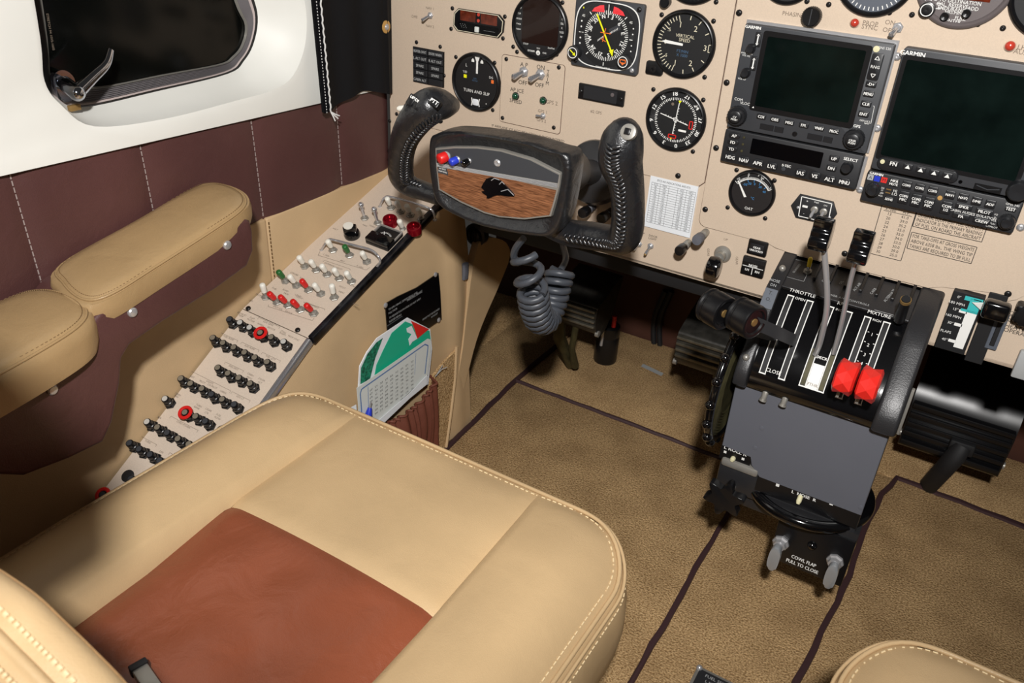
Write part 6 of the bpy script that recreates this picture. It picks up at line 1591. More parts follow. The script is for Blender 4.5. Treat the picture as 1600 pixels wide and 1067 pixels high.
# chrome guard bars
def bar(label, pts, grp=None):
    P_ = [FS.o+FS.x*FS.px(*S5(x, y), h)[0]+FS.y*FS.px(*S5(x, y), h)[1]+FS.n*h for x, y, h in pts]
    t_ = thing('guard_bar', label, 'guard', Matrix.Translation(P_[0]), grp)
    MB().tube(smooth_loop(P_, False, 6), .0017, 10).build('bar', 'chrome', t_, Matrix.Translation(-P_[0]), angle=80)
    for i in (0, -1):
        mb = MB(); mb.M = Matrix.Translation(-P_[0]+P_[i]-FS.n*.001); mb.lathe([(.003, -.001), (.003, .0015), (.0018, .002)], 0, 0, 12); mb.build('foot', 'metal', t_)
bar('long chrome guard bar over the green-and-white toggle group', [(612, 452, .0), (632, 415, .012), (665, 375, .017), (700, 372, .018), (850, 412, .018), (990, 450, .018), (1050, 495, .016), (1070, 545, .008), (1040, 590, .0)])
bar('chrome guard bar over the toggles in the shade of the yoke', [(1068, 112, .0), (1080, 80, .010), (1108, 42, .016), (1150, 38, .018), (1300, 75, .018), (1430, 118, .018), (1480, 150, .014), (1498, 215, .0)])

# circuit breakers --------------------------------------------------------
def brk_proto(tipm, collar_red=False):
    nut = MB().prism(hexa(.0076), 0, .0030, .0006, 1).mesh('nut', 'black_plastic')
    bar_ = MB().lathe([(.0058, .0030), (.0056, .0078), (.0048, .0084), (.0048, .0100)], 0, 0, 14).mesh('bushing', 'black_plastic')
    btn = MB().lathe([(.0047, .0095), (.0048, .0145), (.0042, .0155)], 0, 0, 14).mesh('button', 'black_plastic')
    tip = MB().lathe([(.0036, .0154), (.0035, .0159), (.0001, .0160)], 0, 0, 12, cap=False).mesh('button_tip', tipm)
    return [('nut', nut), ('bushing', bar_), ('button', btn), ('button_tip', tip)]
mat('tip_bronze', (120, 112, 98), .5); mat('tip_pale', (186, 184, 178), .45)
PROT = {'g': brk_proto('tip_bronze'), 'w': brk_proto('tip_pale'), 'd': brk_proto('radio_grey')}
ring_me = MB().lathe([(.0052, .0132), (.0086, .0132), (.0094, .0144), (.0086, .0158), (.0060, .0160), (.0050, .0148)], 0, 0, 20, cap=False).mesh('guard_collar', 'red_plastic')
def breaker(px, py, k, red=False, grp='circuit breakers on the side console', pos='', row=''):
    a = FB.px(px, py, .002)
    lb = {'g': 'black circuit breaker with a bronze tip in the side console rows', 'w': 'black circuit breaker with a pale grey tip in the side console rows', 'd': 'black circuit breaker with a dark numbered tip in the side console rows'}[k]
    lb = '%s breaker from the tan wall in the %s breaker row, %s tip' % (pos, row, {'g': 'bronze', 'w': 'pale grey', 'd': 'dark'}[k])
    if red: lb = red
    t_ = thing('circuit_breaker', lb, 'breaker', FB.M(a[0], a[1], 0) @ Matrix.Rotation(random.uniform(-.5, .5), 4, 'Z'), grp+{'g': ', bronze tips', 'w': ', pale tips', 'd': ', dark tips'}[k] if not red else None)
    for nm, me in PROT[k]: link(nm, me, t_)
    if red: link('guard_collar', ring_me, t_)
ROWS6 = ((((712, 265), 'd'), ((805, 295), 'w'), ((890, 340), 'w'), ((985, 385), 'g', 'circuit breaker with a red collar in the uppermost breaker row'), ((1080, 425), 'g'), ((1190, 465), 'w')),
         (((565, 430), 'g'), ((655, 475), 'g'), ((750, 515), 'g'), ((845, 560), 'g'), ((935, 605), 'g'), ((1045, 645), 'g')),
         (((610, 695), 'g'), ((700, 745), 'g'), ((795, 785), 'g'), ((895, 835), 'g')),
         (((285, 790), 'g'), ((370, 835), 'g'), ((470, 880), 'g'), ((555, 930), 'd'), ((650, 975), 'g'), ((755, 1020), 'd')),
         (((145, 970), 'w'),))
ROWS7 = ((((1048, 272), 'g', 'circuit breaker with a bright red collar beside the blank black plug'), ((1135, 305), 'g'), ((1215, 345), 'd')),
         (((735, 350), 'w'), ((820, 395), 'g'), ((900, 440), 'd'), ((990, 490), 'g'), ((1080, 535), 'g')),
         (((590, 525), 'd'), ((670, 575), 'd'), ((760, 620), 'd'), ((840, 670), 'd'), ((905, 705), 'd')),
         (((605, 820), 'd'), ((680, 850), 'd')),
         (((370, 950), 'd', 'circuit breaker with a red collar lowest on the breaker plate, in deep shade'), ((430, 978), 'd'), ((500, 1010), 'd')))
ROWN = ['top', 'second', 'third', 'fourth', 'fifth', 'fifth', 'sixth', 'seventh', 'eighth', 'ninth', 'tenth', 'lowest']
ri = 0
for rws, Bf in ((ROWS6, B6), (ROWS7, B7)):
    for rw in rws:
        for n_, e_ in enumerate(rw): breaker(*Bf(*e_[0]), e_[1], e_[2] if len(e_) > 2 else False, pos=ORD[n_+(1 if ri in (5, 8) else 0)], row=ROWN[ri])
        ri += 1
for lb, (x, y) in (('flat black plug in the row with the red-collared breaker', B7(1312, 392)), ('flat black plug in a dim lower breaker row', B7(530, 765))):
    a = FB.px(x, y, .001); t_ = thing('hole_plug', lb, 'plug', FB.M(a[0], a[1], 0)); MB().lathe([(.0078, 0), (.0078, .0012), (.0060, .0018), (.0001, .0019)], 0, 0, 20, cap=False).build('cap', 'black_matte', t_)
for ps, rwn, x, y in (('first', 'tenth', 138, 818), ('second', 'tenth', 152, 826), ('first', 'lowest', 124, 840), ('second', 'lowest', 138, 848)): breaker(x, y, 'd', pos=ps, row=rwn)

# =================================================================== placard, pocket and papers on the console side
SPF = Frame((-0.390, 0, 0.40), (0, 1, 0), (-0.020, 0, 0.40))
def spx(px, py, c): a = SPF.px(px, py, c); return (a[0], a[1], c)
def sheet_(poly, c, m_, nm, par, inv, th=.0006, bow=0.0):
    P_ = [spx(x, y, c) for x, y in poly]; mb = MB(); mb.M = inv @ SPF.M(); mb.prism([(a, b_) for a, b_, _ in P_], c, c+th); return mb.build(nm, m_, par)
o_ = SPF.M(*spx(645, 480, .004)); pl_ = thing('placard', 'black PARKING BRAKE placard screwed to the tan console side', 'placard', o_); oi = o_.inverted()
sheet_([(601, 474), (620, 463), (650, 449), (684, 426), (687, 455), (689, 498), (668, 512), (606, 540)], .002, 'black_gloss', 'plate', pl_, oi, .0015)
mk = MB(); mk.M = oi @ SPF.M()
c0_ = spx(648, 463, .004); rot_ = 0.0
for i, (t, al, x, y) in enumerate((('PARKING BRAKE', 'c', 648, 462), ('TO APPLY BRAKE, DEPRESS PEDALS AND', 'l', 607, 484), ('PULL KNOB', 'l', 607, 490), ('TO RELEASE PUSH IN KNOB, DO NOT APPLY', 'l', 608, 497), ('RUDDER PEDALS', 'l', 608, 503), ('BRAKE MUST BE RELEASED', 'r', 687, 482), ('IN FLIGHT', 'r', 684, 489))):
    a = spx(x, y, .0037); mk = MB(); mk.M = oi @ SPF.M(); mk.text(t, a[0], a[1], .0030 if i else .0040, .0037, al=al, sx=.85); ink(mk, 'lettering', 'ink_grey', pl_)
for x, y in ((603, 477), (681, 429), (686, 500)):
    a = spx(x, y, .004); mb = MB(); mb.M = oi @ SPF.M(a[0], a[1], .003); mb.lathe([(.0040, 0), (.0038, .0012), (.002, .0024), (.0001, .0026)], 0, 0, 14, cap=False); mb.build('screw', 'metal', pl_)
# carpet insert low on the console side
mb = MB(); P_ = [spx(x, y, .001) for x, y in ((668, 592), (690, 565), (712, 543), (710, 590), (704, 640), (696, 700), (690, 712), (660, 712))]
mb.M = cinv2 @ SPF.M(); mb.prism([(a, b_) for a, b_, _ in P_], .002, .006, .001, 1); mb.build('carpet_insert', 'carpet', con)
mb = MB(); mb.tube([SPF.M() @ Vector(spx(x, y, .006)) for x, y in ((713, 541), (711, 590), (705, 640), (697, 698), (690, 712))], .0028, 8); mb.build('trim_cord', 'tan_vinyl', con, cinv2)
# pleated pocket
o_ = SPF.M(*spx(650, 660, .01)); pk_ = thing('map_pocket', 'gathered brown leather map pocket on the console side', 'pocket', o_); oi = o_.inverted()
tr = spx(681, 590, .012); tl = spx(585, 672, .012); br = spx(681, 706, .012)
V = []; F = []; nx, ny = 60, 10
for i in range(nx+1):
    s_ = i/nx; x = tl[0]+(tr[0]-tl[0])*s_
    for k in range(ny+1):
        t_ = k/ny; yt = tl[1]+(tr[1]-tl[1])*s_ if False else tr[1]-.012*math.sin(math.pi*s_)-(1-s_)*.004
        y = yt+(br[1]-yt)*t_
        c_ = .018+.010*math.sin(math.pi*s_)*math.sin(math.pi*min(1, t_*1.2+.1))+.0035*math.sin(i*1.15+1.5*math.sin(i*.4))*(1-.35*t_)
        if s_ > .94: c_ *= max(.1, (1-s_)/.06)
        V.append((x, y, c_))
for i in range(nx):
    for k in range(ny): F.append((i*(ny+1)+k, (i+1)*(ny+1)+k, (i+1)*(ny+1)+k+1, i*(ny+1)+k+1))
mb = MB(); mb.M = oi @ SPF.M(); mb.add(V, F); mb.build('pouch', 'pocket_brown', pk_, angle=80)
mb = MB(); mb.M = oi @ SPF.M(); mb.tube([V[i*(ny+1)] for i in range(nx+1)], .0022, 8); mb.build('elastic_hem', 'pocket_brown', pk_, angle=80)
mb = MB(); a = spx(684, 580, .010); mb.M = oi @ SPF.M(); mb.tube([(a[0]-.010, a[1]-.004, .012), (a[0]+.006, a[1]+.002, .014), (a[0]+.016, a[1]+.001, .016)], .0007, 5); mb.tube([(a[0]-.004, a[1]-.002, .012), (a[0]+.008, a[1]+.008, .014)], .0006, 5); mb.build('loose_thread', 'ink_grey', pk_)
# folded booklet
o_ = SPF.M(*spx(615, 560, .008)); bk_ = thing('folded_booklet', 'green-and-white folded booklet with a red corner stuck in the map pocket', 'booklet', o_); oi = o_.inverted()
sheet_([(559, 603), (561, 572), (572, 550), (588, 528), (612, 512), (636, 496), (671, 514), (674, 545), (668, 600), (560, 652)], .0075, 'paper', 'cover', bk_, oi, .0015)
sheet_([(584, 592), (588, 570), (598, 548), (612, 520), (633, 502), (671, 517), (673, 532)], .0092, 'booklet_green', 'cover_print', bk_, oi, .0003)
sheet_([(563, 600), (564, 575), (574, 553), (588, 535), (598, 528), (586, 560), (578, 592)], .0092, 'booklet_dark', 'cover_photo', bk_, oi, .0003)
sheet_([(642, 501), (670, 514), (652, 529), (648, 515)], .0098, 'ink_red', 'red_corner', bk_, oi, .0003)
sheet_([(635, 513), (643, 509), (652, 529), (644, 534), (640, 540), (638, 530), (643, 522), (636, 519)], .0102, 'paper', 'white_mark', bk_, oi, .0003)
# checklist card
o_ = SPF.M(*spx(612, 600, .014)); ck_ = thing('checklist_card', 'blue-bordered printed checklist card standing in front of the green booklet', 'card', o_); oi = o_.inverted()
sheet_([(557, 606), (668, 529), (672, 530), (673, 545), (668, 585), (640, 612), (590, 659), (562, 664)], .0135, 'paper_aged', 'sheet', ck_, oi, .0008)
def edge_line(P_, w, m_, nm):
    mk = MB(); mk.M = oi @ SPF.M(); Q = [spx(x, y, .0146) for x, y in P_]
    for a, b_ in zip(Q, Q[1:]): mk.line(a, b_, w, .0146)
    ink(mk, nm, m_, ck_)
edge_line([(566, 655), (563, 615), (565, 608), (664, 538), (669, 540), (664, 584)], .0022, 'booklet_blue', 'border')
edge_line([(576, 640), (575, 604)], .0010, 'booklet_blue', 'rule'); edge_line([(648, 585), (650, 552)], .0008, 'booklet_blue', 'rule')
mk = MB(); mk.M = oi @ SPF.M(); rg = random.Random(5)
for j in range(9):
    for i in range(9):
        s_ = i/8; x = 580+64*s_; y = 609+j*6.0-44*s_
        if y < 648-44*s_*0.9+6:
            a = spx(x, y, .0146); mk.text(str(rg.randint(10, 999)), a[0], a[1], .0030, .0146)
ink(mk, 'print', 'ink_black', ck_)
# loose white paper under the card
o_ = SPF.M(*spx(625, 640, .012)); pp_ = thing('folded_paper', 'white folded paper tucked in the brown pocket below the checklist', 'paper', o_); oi = o_.inverted()
sheet_([(585, 662), (640, 614), (667, 586), (667, 600), (640, 622), (600, 660)], .0165, 'paper', 'front_fold', pp_, oi, .0006)
sheet_([(538, 642), (556, 632), (560, 664), (548, 662)], .0050, 'paper', 'back_fold', pp_, oi, .0006)
o_ = SPF.M(*spx(576, 645, .020)); pen = thing('ballpoint_pen', 'blue ballpoint pen clipped beside the checklist card', 'pen', o_); oi = o_.inverted()
a = SPF.M() @ Vector(spx(573, 662, .020)); b_ = SPF.M() @ Vector(spx(578, 637, .020)); c_ = SPF.M() @ Vector(spx(579.5, 628, .021))
MB().tube([oi @ a, oi @ a.lerp(b_, .6), oi @ b_], [.0048, .0050, .0030], 12).build('barrel', 'blue_plastic', pen, angle=60)
MB().tube([oi @ b_, oi @ c_], [.0018, .0015], 10).build('clicker', 'metal', pen)
# =================================================================== power quadrant and pedestal
PX0, PX1 = 0.098, 0.277
PD = thing('power_quadrant', 'black power lever quadrant projecting from the panel with white-edged slots', 'quadrant', Matrix.Translation((0.188, -0.06, 0.34)))
pdi = Matrix.Translation((-0.188, 0.06, -0.34))
FLG = [(0.02, .482), (0, .480), (-.060, .4565), (-.076, .4385), (-.098, .4150), (-.116, .3950), (-.127, .3790), (-.131, .3670), (-.130, .3575), (-.123, .3520), (-.105, .3510), (0.02, .3510)]
DRM = [(0.02, .476), (0, .4745), (-.050, .4550), (-.066, .4425), (-.084, .4235), (-.102, .4030), (-.113, .3870), (-.120, .3720), (-.122, .3615), (-.116, .3510), (0.02, .3510)]
def ext(prof, x0, x1, nm, m_, bev=.0, par=PD, inv=pdi, ang=30):
    bm = bmesh.new(); A = [bm.verts.new((x0, y, z)) for y, z in prof]; B = [bm.verts.new((x1, y, z)) for y, z in prof]
    fa = bm.faces.new(A); fb = bm.faces.new(B[::-1]); n_ = len(prof)
    for i in range(n_): bm.faces.new((A[i], A[(i+1) % n_], B[(i+1) % n_], B[i]))
    bmesh.ops.recalc_face_normals(bm, faces=bm.faces)
    if bev: bmesh.ops.bevel(bm, geom=list(fa.edges)+list(fb.edges), offset=bev, segments=3, affect='EDGES', profile=.5)
    mb = MB(); mb.add_bm(bm); return mb.build(nm, m_, par, inv, angle=ang)
dr = [v for v in smooth_loop([(a, b_, 0) for a, b_ in DRM[2:9]], False, 4)]
ext([DRM[0], DRM[1]]+[(v[0], v[1]) for v in dr]+DRM[9:], PX0+.010, PX1-.012, 'drum', 'black_gloss', ang=40)
ext(FLG, PX0, PX0+.016, 'side_flange', 'crinkle', .0025); ext(FLG, PX1-.022, PX1+.004, 'side_flange', 'crinkle', .004)
# arc length parametrised drum surface
AL = [Vector((v[0], v[1])) for v in dr]; AS = [0]
for a, b_ in zip(AL, AL[1:]): AS.append(AS[-1]+(b_-a).length)
def drum(s_, off):
    s_ = max(0, min(AS[-1], s_)); j = 0
    while j < len(AS)-2 and AS[j+1] < s_: j += 1
    f_ = (s_-AS[j])/(AS[j+1]-AS[j]); p_ = AL[j].lerp(AL[j+1], f_); t = (AL[j+1]-AL[j]).normalized(); n_ = Vector((-abs(t.y), abs(t.x))) if True else None
    n_ = Vector((t.y, -t.x)); n_ = n_ if n_.x < 0 else -n_
    return p_+n_*off
def ribbon(mb, x0, x1, s0, s1, off, n=18):
    V = []; F = []
    for i in range(n+1):
        p_ = drum(s0+(s1-s0)*i/n, off); V += [(x0, p_.x, p_.y), (x1, p_.x, p_.y)]
    for i in range(n): F.append((2*i, 2*i+1, 2*i+3, 2*i+2))
    return mb.add(V, F)
SX_ = (.1275, .1500, .1735, .1940, .2145, .2350); SMAX = AS[-1]
edge = MB(); dark = MB()
for i, x in enumerate(SX_):
    s0, s1 = .008, SMAX-.016
    ribbon(dark, x-.0026, x+.0026, s0, s1, .0004)
    for a, b_ in ((x-.0038, x-.0028), (x+.0028, x+.0038)): ribbon(edge, a, b_, s0-.0015, s1+.0015, .0006)
    ribbon(edge, x-.004, x+.004, s0-.0015, s0, .0006, 2); ribbon(edge, x-.004, x+.004, s1, s1+.0015, .0006, 2)
dark.build('slot', 'black_matte', PD, pdi, angle=60, recalc=False); edge.build('slot_edge', 'ink_white', PD, pdi, angle=60, recalc=False)
pl_m = MB(); ribbon(pl_m, SX_[2]+.004, SX_[3]-.004, SMAX-.044, SMAX-.0145, .0007, 8); pl_m.build('feather_plate', 'ink_white', PD, pdi, recalc=False)
br_ = MB()
for i in (2, 3): ribbon(br_, SX_[i]-.0024, SX_[i]+.0024, SMAX-.060, SMAX-.017, .0005, 8)
br_.build('slot_floor', 'olive_metal', PD, pdi, recalc=False)
# lettering on the drum: frames tangent to the surface
def dtext(m_, t, x, s_, h, **k):
    mb = MB()
    p_ = drum(s_, .0010); p2 = drum(s_+.004, .0010); up = (p_-p2).normalized()
    F_ = Frame((x, p_.x, p_.y), (1, 0, 0), (0, up.x, up.y)); mb.M = pdi @ F_.M(); mb.text(t, 0, 0, h, 0, **k); ink(mb, 'lettering', m_, PD)
mk = 'ink_white'
dtext(mk, 'THROTTLE', .1385, -.0, .0042); dtext(mk, 'OPEN', .1388, .0085, .0032); dtext(mk, 'CLOSE', .1390, SMAX-.021, .0042)
dtext(mk, 'RPM', .1840, .0, .0042); dtext(mk, 'INCR', .1840, .0085, .0028); dtext(mk, 'MIXTURE', .2245, .0, .0042); dtext(mk, 'RICH', .2245, .0085, .0028)
for i, t in enumerate('12345'): dtext(mk, t, .2248, .026+i*.0135-(i*i*.0006), .0036)
for i in range(7):
    tkm = MB()
    for xa in (.2195, .2290): ribbon(tkm, xa, xa+.0018, .024+i*.0118, .0247+i*.0118, .0010, 1)
    tkm.build('tick_mark', 'ink_white', PD, pdi, recalc=False)
dtext('ink_white', 'DECR', .1838, SMAX-.052, .0032, bold=.03)
dtext('ink_faint', 'FTHR', .1838, SMAX-.020, .0034)
# forward shelf: grooved control plate with small toggles
SH = Frame((0.188, 0.0, .4745), (1, 0, 0), (0, .05, .0195))
SM = pdi @ SH.M()
mb = MB(); mb.M = SM; mb.box(-.088, .078, -.052, -.001, -.001, .0012, .0004, 1); mb.build('shelf_plate', 'crinkle', PD)
for k in range(7):
    x = -.044+k*.0175; mb = MB(); mb.M = SM; mb.box(x-.0017, x+.0017, -.030, .010, .0008, .0060, .0006, 1); mb.build('fin', 'black_plastic', PD)
mk = MB(); mk.M = SM
for t, x in (('COWL', -.036), ('OIL', -.018), ('ALT AIR', .0), ('CARB', .018), ('ALTERNATE', .036), ('DOORS', .055)):
    mk = MB(); mk.M = SM; mk.text(t, x+.003, -.022, .0030, .0016, rot=1.35); ink(mk, 'lettering', 'ink_grey', PD)
mk = MB(); mk.M = SM; mk.text('POWER AND CONTROLS', -.002, -.0455, .0030, .0016); ink(mk, 'lettering', 'ink_grey', PD); mk = MB(); mk.M = SM; mk.text('GUARDED', -.068, -.018, .0026, .0016, rot=1.4); mk.rectline(-.080, -.054, -.036, -.004, .0004, .0016); ink(mk, 'lettering', 'ink_grey', PD); mk = MB(); mk.M = SM; mk.line((.060, -.050), (.060, -.010), .0006, .0016); mk.line((.030, -.050), (.060, -.050), .0006, .0016)
ink(mk, 'group_line', 'ink_grey', PD)
# T.O. index plate on the side flange
q = onX(1196, 475, PX0-.001)
mb = MB(); fF = Frame((PX0+.008, -.0680, .4470+.0006), (1, 0, 0), (0, .010, .0125)); mb.M = pdi @ fF.M(); mb.box(-.0072, .0072, -.014, .010, -.0005, .0008); mb.build('index_plate', 'dial_slate', PD)
mk = MB(); mk.M = pdi @ fF.M(); mk.text('T.', 0, .005, .0042, .0011); mk.text('O.', 0, -.003, .0042, .0011); ink(mk, 'lettering', 'ink_black', PD)
mk = MB(); mk.M = pdi @ fF.M(); mk.text('NOSE', 0, .020, .0032, .0024); mk.text('DN', 0, .0145, .0032, .0024); ink(mk, 'lettering', 'ink_grey', PD)
for y_, z_ in ((-.120, .3905), (-.030, .470)):
    mb = MB(); mb.ball(PX0+.008, y_, z_, .0042, 12, 6); mb.build('rivet', 'steel_dull', PD, pdi, angle=80)
mb = MB(); mb.box(PX1+.004, PX1+.0075, -.095, -.088, .34, .40, .001); mb.build('side_bracket', 'steel_dull', PD, pdi)
# ------------------------------------------------------------------- levers
def lever_thing(nm, label, base, group=None): return thing(nm, label, 'lever', Matrix.Translation(base), group)
kn = lambda p_: Vector(p_)
for i, (x, cx_, lb) in enumerate(((SX_[0], .0790, 'round black throttle knob farther from the quadrant'), (SX_[1], .1110, 'round black throttle knob with a recessed bronze centre next to the quadrant'))):
    bs = Vector((x, -.10, .40)); t_ = lever_thing('throttle_lever', lb, bs); iv = Matrix.Translation(-bs)
    kc_ = Vector((cx_, -.190, .476))
    KM = Matrix.Translation(kc_) @ Matrix.Rotation(-.42, 4, 'Z') @ Matrix.Rotation(math.pi/2, 4, 'Y'); mb = MB(); mb.M = iv @ KM
    mb.lathe([(.0001, -.0135), (.0170, -.0135), (.0188, -.0120), (.0190, -.010), (.0176, -.0085), (.0176, -.0060), (.0190, -.0045), (.0190, .0105), (.0182, .0128), (.0168, .0135), (.0140, .0130), (.0125, .0112), (.0080, .0112), (.0001, .0112)], 0, 0, 36, cap=False); mb.build('knob', 'black_plastic', t_, angle=40)
    mb = MB(); mb.M = iv @ KM @ Matrix.Translation((0, 0, .0112)); mb.lathe([(.0045, -.001), (.0042, .0012), (.0001, .0014)], 0, 0, 16, cap=False); mb.build('centre_screw', 'brass', t_)
    P_ = [Vector((x, -.095, .418)), Vector((x-.002, -.135, .440)), Vector((x-.010, -.165, .458)), Vector((cx_+.010, -.186, .472))] if i else [Vector((x, -.095, .418)), Vector((x-.006, -.122, .430)), Vector((.096, -.146, .444)), Vector((cx_+.006, -.180, .470))]
    V = []; F = []
    for p_ in smooth_loop(P_, False, 5): V += [(p_.x-.0012, p_.y+.006, p_.z-.012), (p_.x+.0012, p_.y+.006, p_.z-.012), (p_.x+.0012, p_.y-.006, p_.z+.010), (p_.x-.0012, p_.y-.006, p_.z+.010)]
    n_ = len(V)//4
    for k in range(n_-1):
        for j in range(4): F.append((k*4+j, k*4+(j+1) % 4, k*4+4+(j+1) % 4, k*4+4+j))
    F += [(0, 3, 2, 1), tuple(range((n_-1)*4, n_*4))]
    mb = MB(); mb.M = iv; mb.add(V, F); mb.build('arm', 'radio_grey', t_)
for x, pts, kp_, lb in ((SX_[2], [(.176, -.100, .410), (.179, -.112, .436), (.177, -.125, .486), (.163, -.136, .544), (.160, -.139, .556)], (.1560, -.140, .566), 'black stepped propeller knob on a bent rod, nearer the throttles'),
                        (SX_[3], [(.194, -.096, .416), (.1945, -.110, .465), (.193, -.125, .520), (.1945, -.138, .556)], (.1955, -.140, .563), 'black stepped propeller knob on a straight rod, nearer the mixture levers')):
    bs = Vector((x, -.10, .41)); t_ = lever_thing('propeller_lever', lb, bs); iv = Matrix.Translation(-bs)
    mb = MB(); mb.M = iv; mb.tube(smooth_loop(pts, False, 5), .0026, 10, sx=1.2); mb.build('rod', 'metal', t_, angle=60)
    mb = MB(); c_ = Vector(kp_)
    prof = [(-.020, .010), (-.012, .014), (-.006, .0135), (.000, .0155), (.006, .0145), (.012, .016), (.020, .012), (.021, -.004), (.012, -.012), (.004, -.010), (-.004, -.0135), (-.014, -.012), (-.021, -.006)]
    bm = bmesh.new(); st_ = [(-.009, .0165), (.004, .0165), (.010, .012), (.012, .004), (.0125, -.004), (.0115, -.013), (.004, -.0165), (-.009, -.0165), (-.0135, -.011), (-.0125, -.004), (-.0100, -.002), (-.0100, .004), (-.0070, .0065), (-.0075, .012)]
    A = [bm.verts.new((-.0095, a, b_)) for a, b_ in st_]; B = [bm.verts.new((.0095, a, b_)) for a, b_ in st_]; fa = bm.faces.new(A); fb = bm.faces.new(B[::-1])
    for k in range(len(st_)): bm.faces.new((A[k], A[(k+1) % len(st_)], B[(k+1) % len(st_)], B[k]))
    bmesh.ops.recalc_face_normals(bm, faces=bm.faces); bmesh.ops.bevel(bm, geom=list(bm.edges), offset=.0016, segments=2, affect='EDGES', profile=.5)
    mb.M = iv @ Matrix.Translation(c_); mb.add_bm(bm); mb.build('knob', 'black_gloss', t_, angle=50)
for x, cx_, lb in ((SX_[4], .2178, 'faceted red mixture knob nearer the propeller levers'), (SX_[5], .2412, 'faceted red mixture knob nearer the copilot side')):
    bs = Vector((x, -.115, .40)); t_ = lever_thing('mixture_lever', lb, bs); iv = Matrix.Translation(-bs)
    mb = MB(); mb.M = iv @ Matrix.Translation((cx_, -.148, .421)) @ Matrix.Rotation(math.pi/2, 4, 'Y')
    n_ = 8; V = []; F = []
    for zz, r_, tw in ((-.0105, .0165, 0), (-.0085, .0205, 0), (0, .0192, .5), (.0085, .0205, 0), (.0105, .0165, 0)): V += [(r_*1.0*math.cos(2*math.pi*(k+tw)/n_+.2)*.86, r_*1.12*math.sin(2*math.pi*(k+tw)/n_+.2), zz) for k in range(n_)]
    for r_ in range(4):
        for k in range(n_):
            a, b_, c_, d_ = r_*n_+k, r_*n_+(k+1) % n_, (r_+1)*n_+(k+1) % n_, (r_+1)*n_+k
            if r_ == 1: F += [(a, b_, d_), (b_, c_, d_)]
            elif r_ == 2: F += [(a, b_, c_), (a, c_, d_)]
            else: F.append((a, b_, c_, d_))
    F += [tuple(range(n_))[::-1], tuple(range(4*n_, 5*n_))]
    mb.add(V, F); mb.build('knob', 'knob_red', t_, angle=5)
    MB().box(-.0015, .0015, -.030, .015, -.008, .012).build('arm', 'steel_dull', t_)
# toggle and friction plunger on the shelf
a = SH.px(1262, 424, .002); t_ = switch('yellow-capped toggle on the quadrant shelf', SH.M(a[0], a[1], .0012), (0, .25, 1), .016, .0015, .0020, .0055, cap='yellow_plastic', cap_r=.0026, cap_l=.011, nut='steel_dull')
p0 = onY(1405, 505, -.055); t_ = thing('friction_plunger', 'black friction plunger with a brass rim at the corner of the shelf', 'knob', Matrix.Translation(p0)); 
d_ = Vector((-.012, -.028, .020)).normalized()
e1 = onY(1415, 470, -.075); e0 = onY(1405, 500, -.060)
MB().tube([e0-p0, e1-p0], [.0058, .0055], 18).build('body', 'black_plastic', t_); MB().tube([(e1-p0)*.97, (e1-p0)*1.06], [.0058, .0057], 18).build('rim', 'brass', t_)
MB().tube([(e1-p0)*1.04, (e1-p0)*1.10], [.0050, .0045], 18).build('cap', 'black_matte', t_)
# ------------------------------------------------------------------- pedestal below
pe = thing('trim_pedestal', 'dark grey trim pedestal below the power quadrant with L NOSE R lettering', 'pedestal', Matrix.Translation((0.188, -0.05, 0.0)))
pei = Matrix.Translation((-.188, .05, 0))
MB().box(PX0+.004, PX1-.002, -.104, .03, .185, .350, .002).build('body', 'crinkle', pe, pei)
fpl = [(PX0+.001, .350), (PX1-.002, .350), (PX1-.002, .2265), (.152, .2265), (.139, .240), (.137, .252), (PX0+.001, .2525)]
mb = MB(); mb.M = pei @ panelM(0, 0, .104); mb.prism(fpl, 0, .006, .0008, 1); mb.build('cover_plate', 'plate_grey', pe)
for px, py in ((1190, 669), (1180, 700), (1345, 793), (1384, 676)):
    u, v = pp(px, py, .110); mb = MB(); mb.M = pei @ panelM(u, v, .110); mb.lathe([(.0030, 0), (.0028, .0006), (.0001, .0008)], 0, 0, 14, cap=False); mb.build('rivet', 'plate_grey', pe)
for px, py in ((1195, 618), (1226, 626)):
    mb = MB(); u, v = pp(px, py, .116); mb.M = pei @ panelM(u, v, .112); mb.tube([(0, .010, -.006), (0, .003, .004), (-.0004, -.004, .006)], [.0036, .0036, .0032], 12); mb.tube([(-.0004, -.004, .006), (-.0006, -.0062, .0066)], [.0044, .0046], 12); mb.build('cable_pin', 'steel_dull', pe)
# roll trim label strip and knob
mb = MB(); mb.M = pei @ panelM(0, 0, .104); mb.box(PX0, .137, .232, .252, 0, .004); mb.build('roll_strip', 'black_plastic', pe)
mk = MB(); mk.M = pei @ panelM(0, 0, .1086)
a = pp(1149, 704, .1086); mk.text('L ROLL R', a[0], a[1], .0058, 0, bold=.03, sx=.85)
for px, py in ((1133, 706), (1161, 717)): a = pp(px, py, .1086); mk.box(a[0]-.0017, a[0]+.0017, a[1]-.0017, a[1]+.0017, 0, .0002)
ink(mk, 'lettering', 'ink_white', pe)
u, v = pp(1145, 717, .110); mb = MB(); mb.M = pei @ panelM(u, v, .108); mb.tube([(0, 0, 0), (0, 0, .004), (0, 0, .006)], [.0032, .0032, .002], 12); mb.build('trim_pointer', 'ivory', pe)
MB().box(PX0+.004, .150, -.112, -.10, .224, .236, .004).build('roll_slot', 'steel_dull', pe, pei)
MB().box(PX0+.002, .160, -.108, -.05, .186, .228, .004).build('trim_housing', 'crinkle', pe, pei)
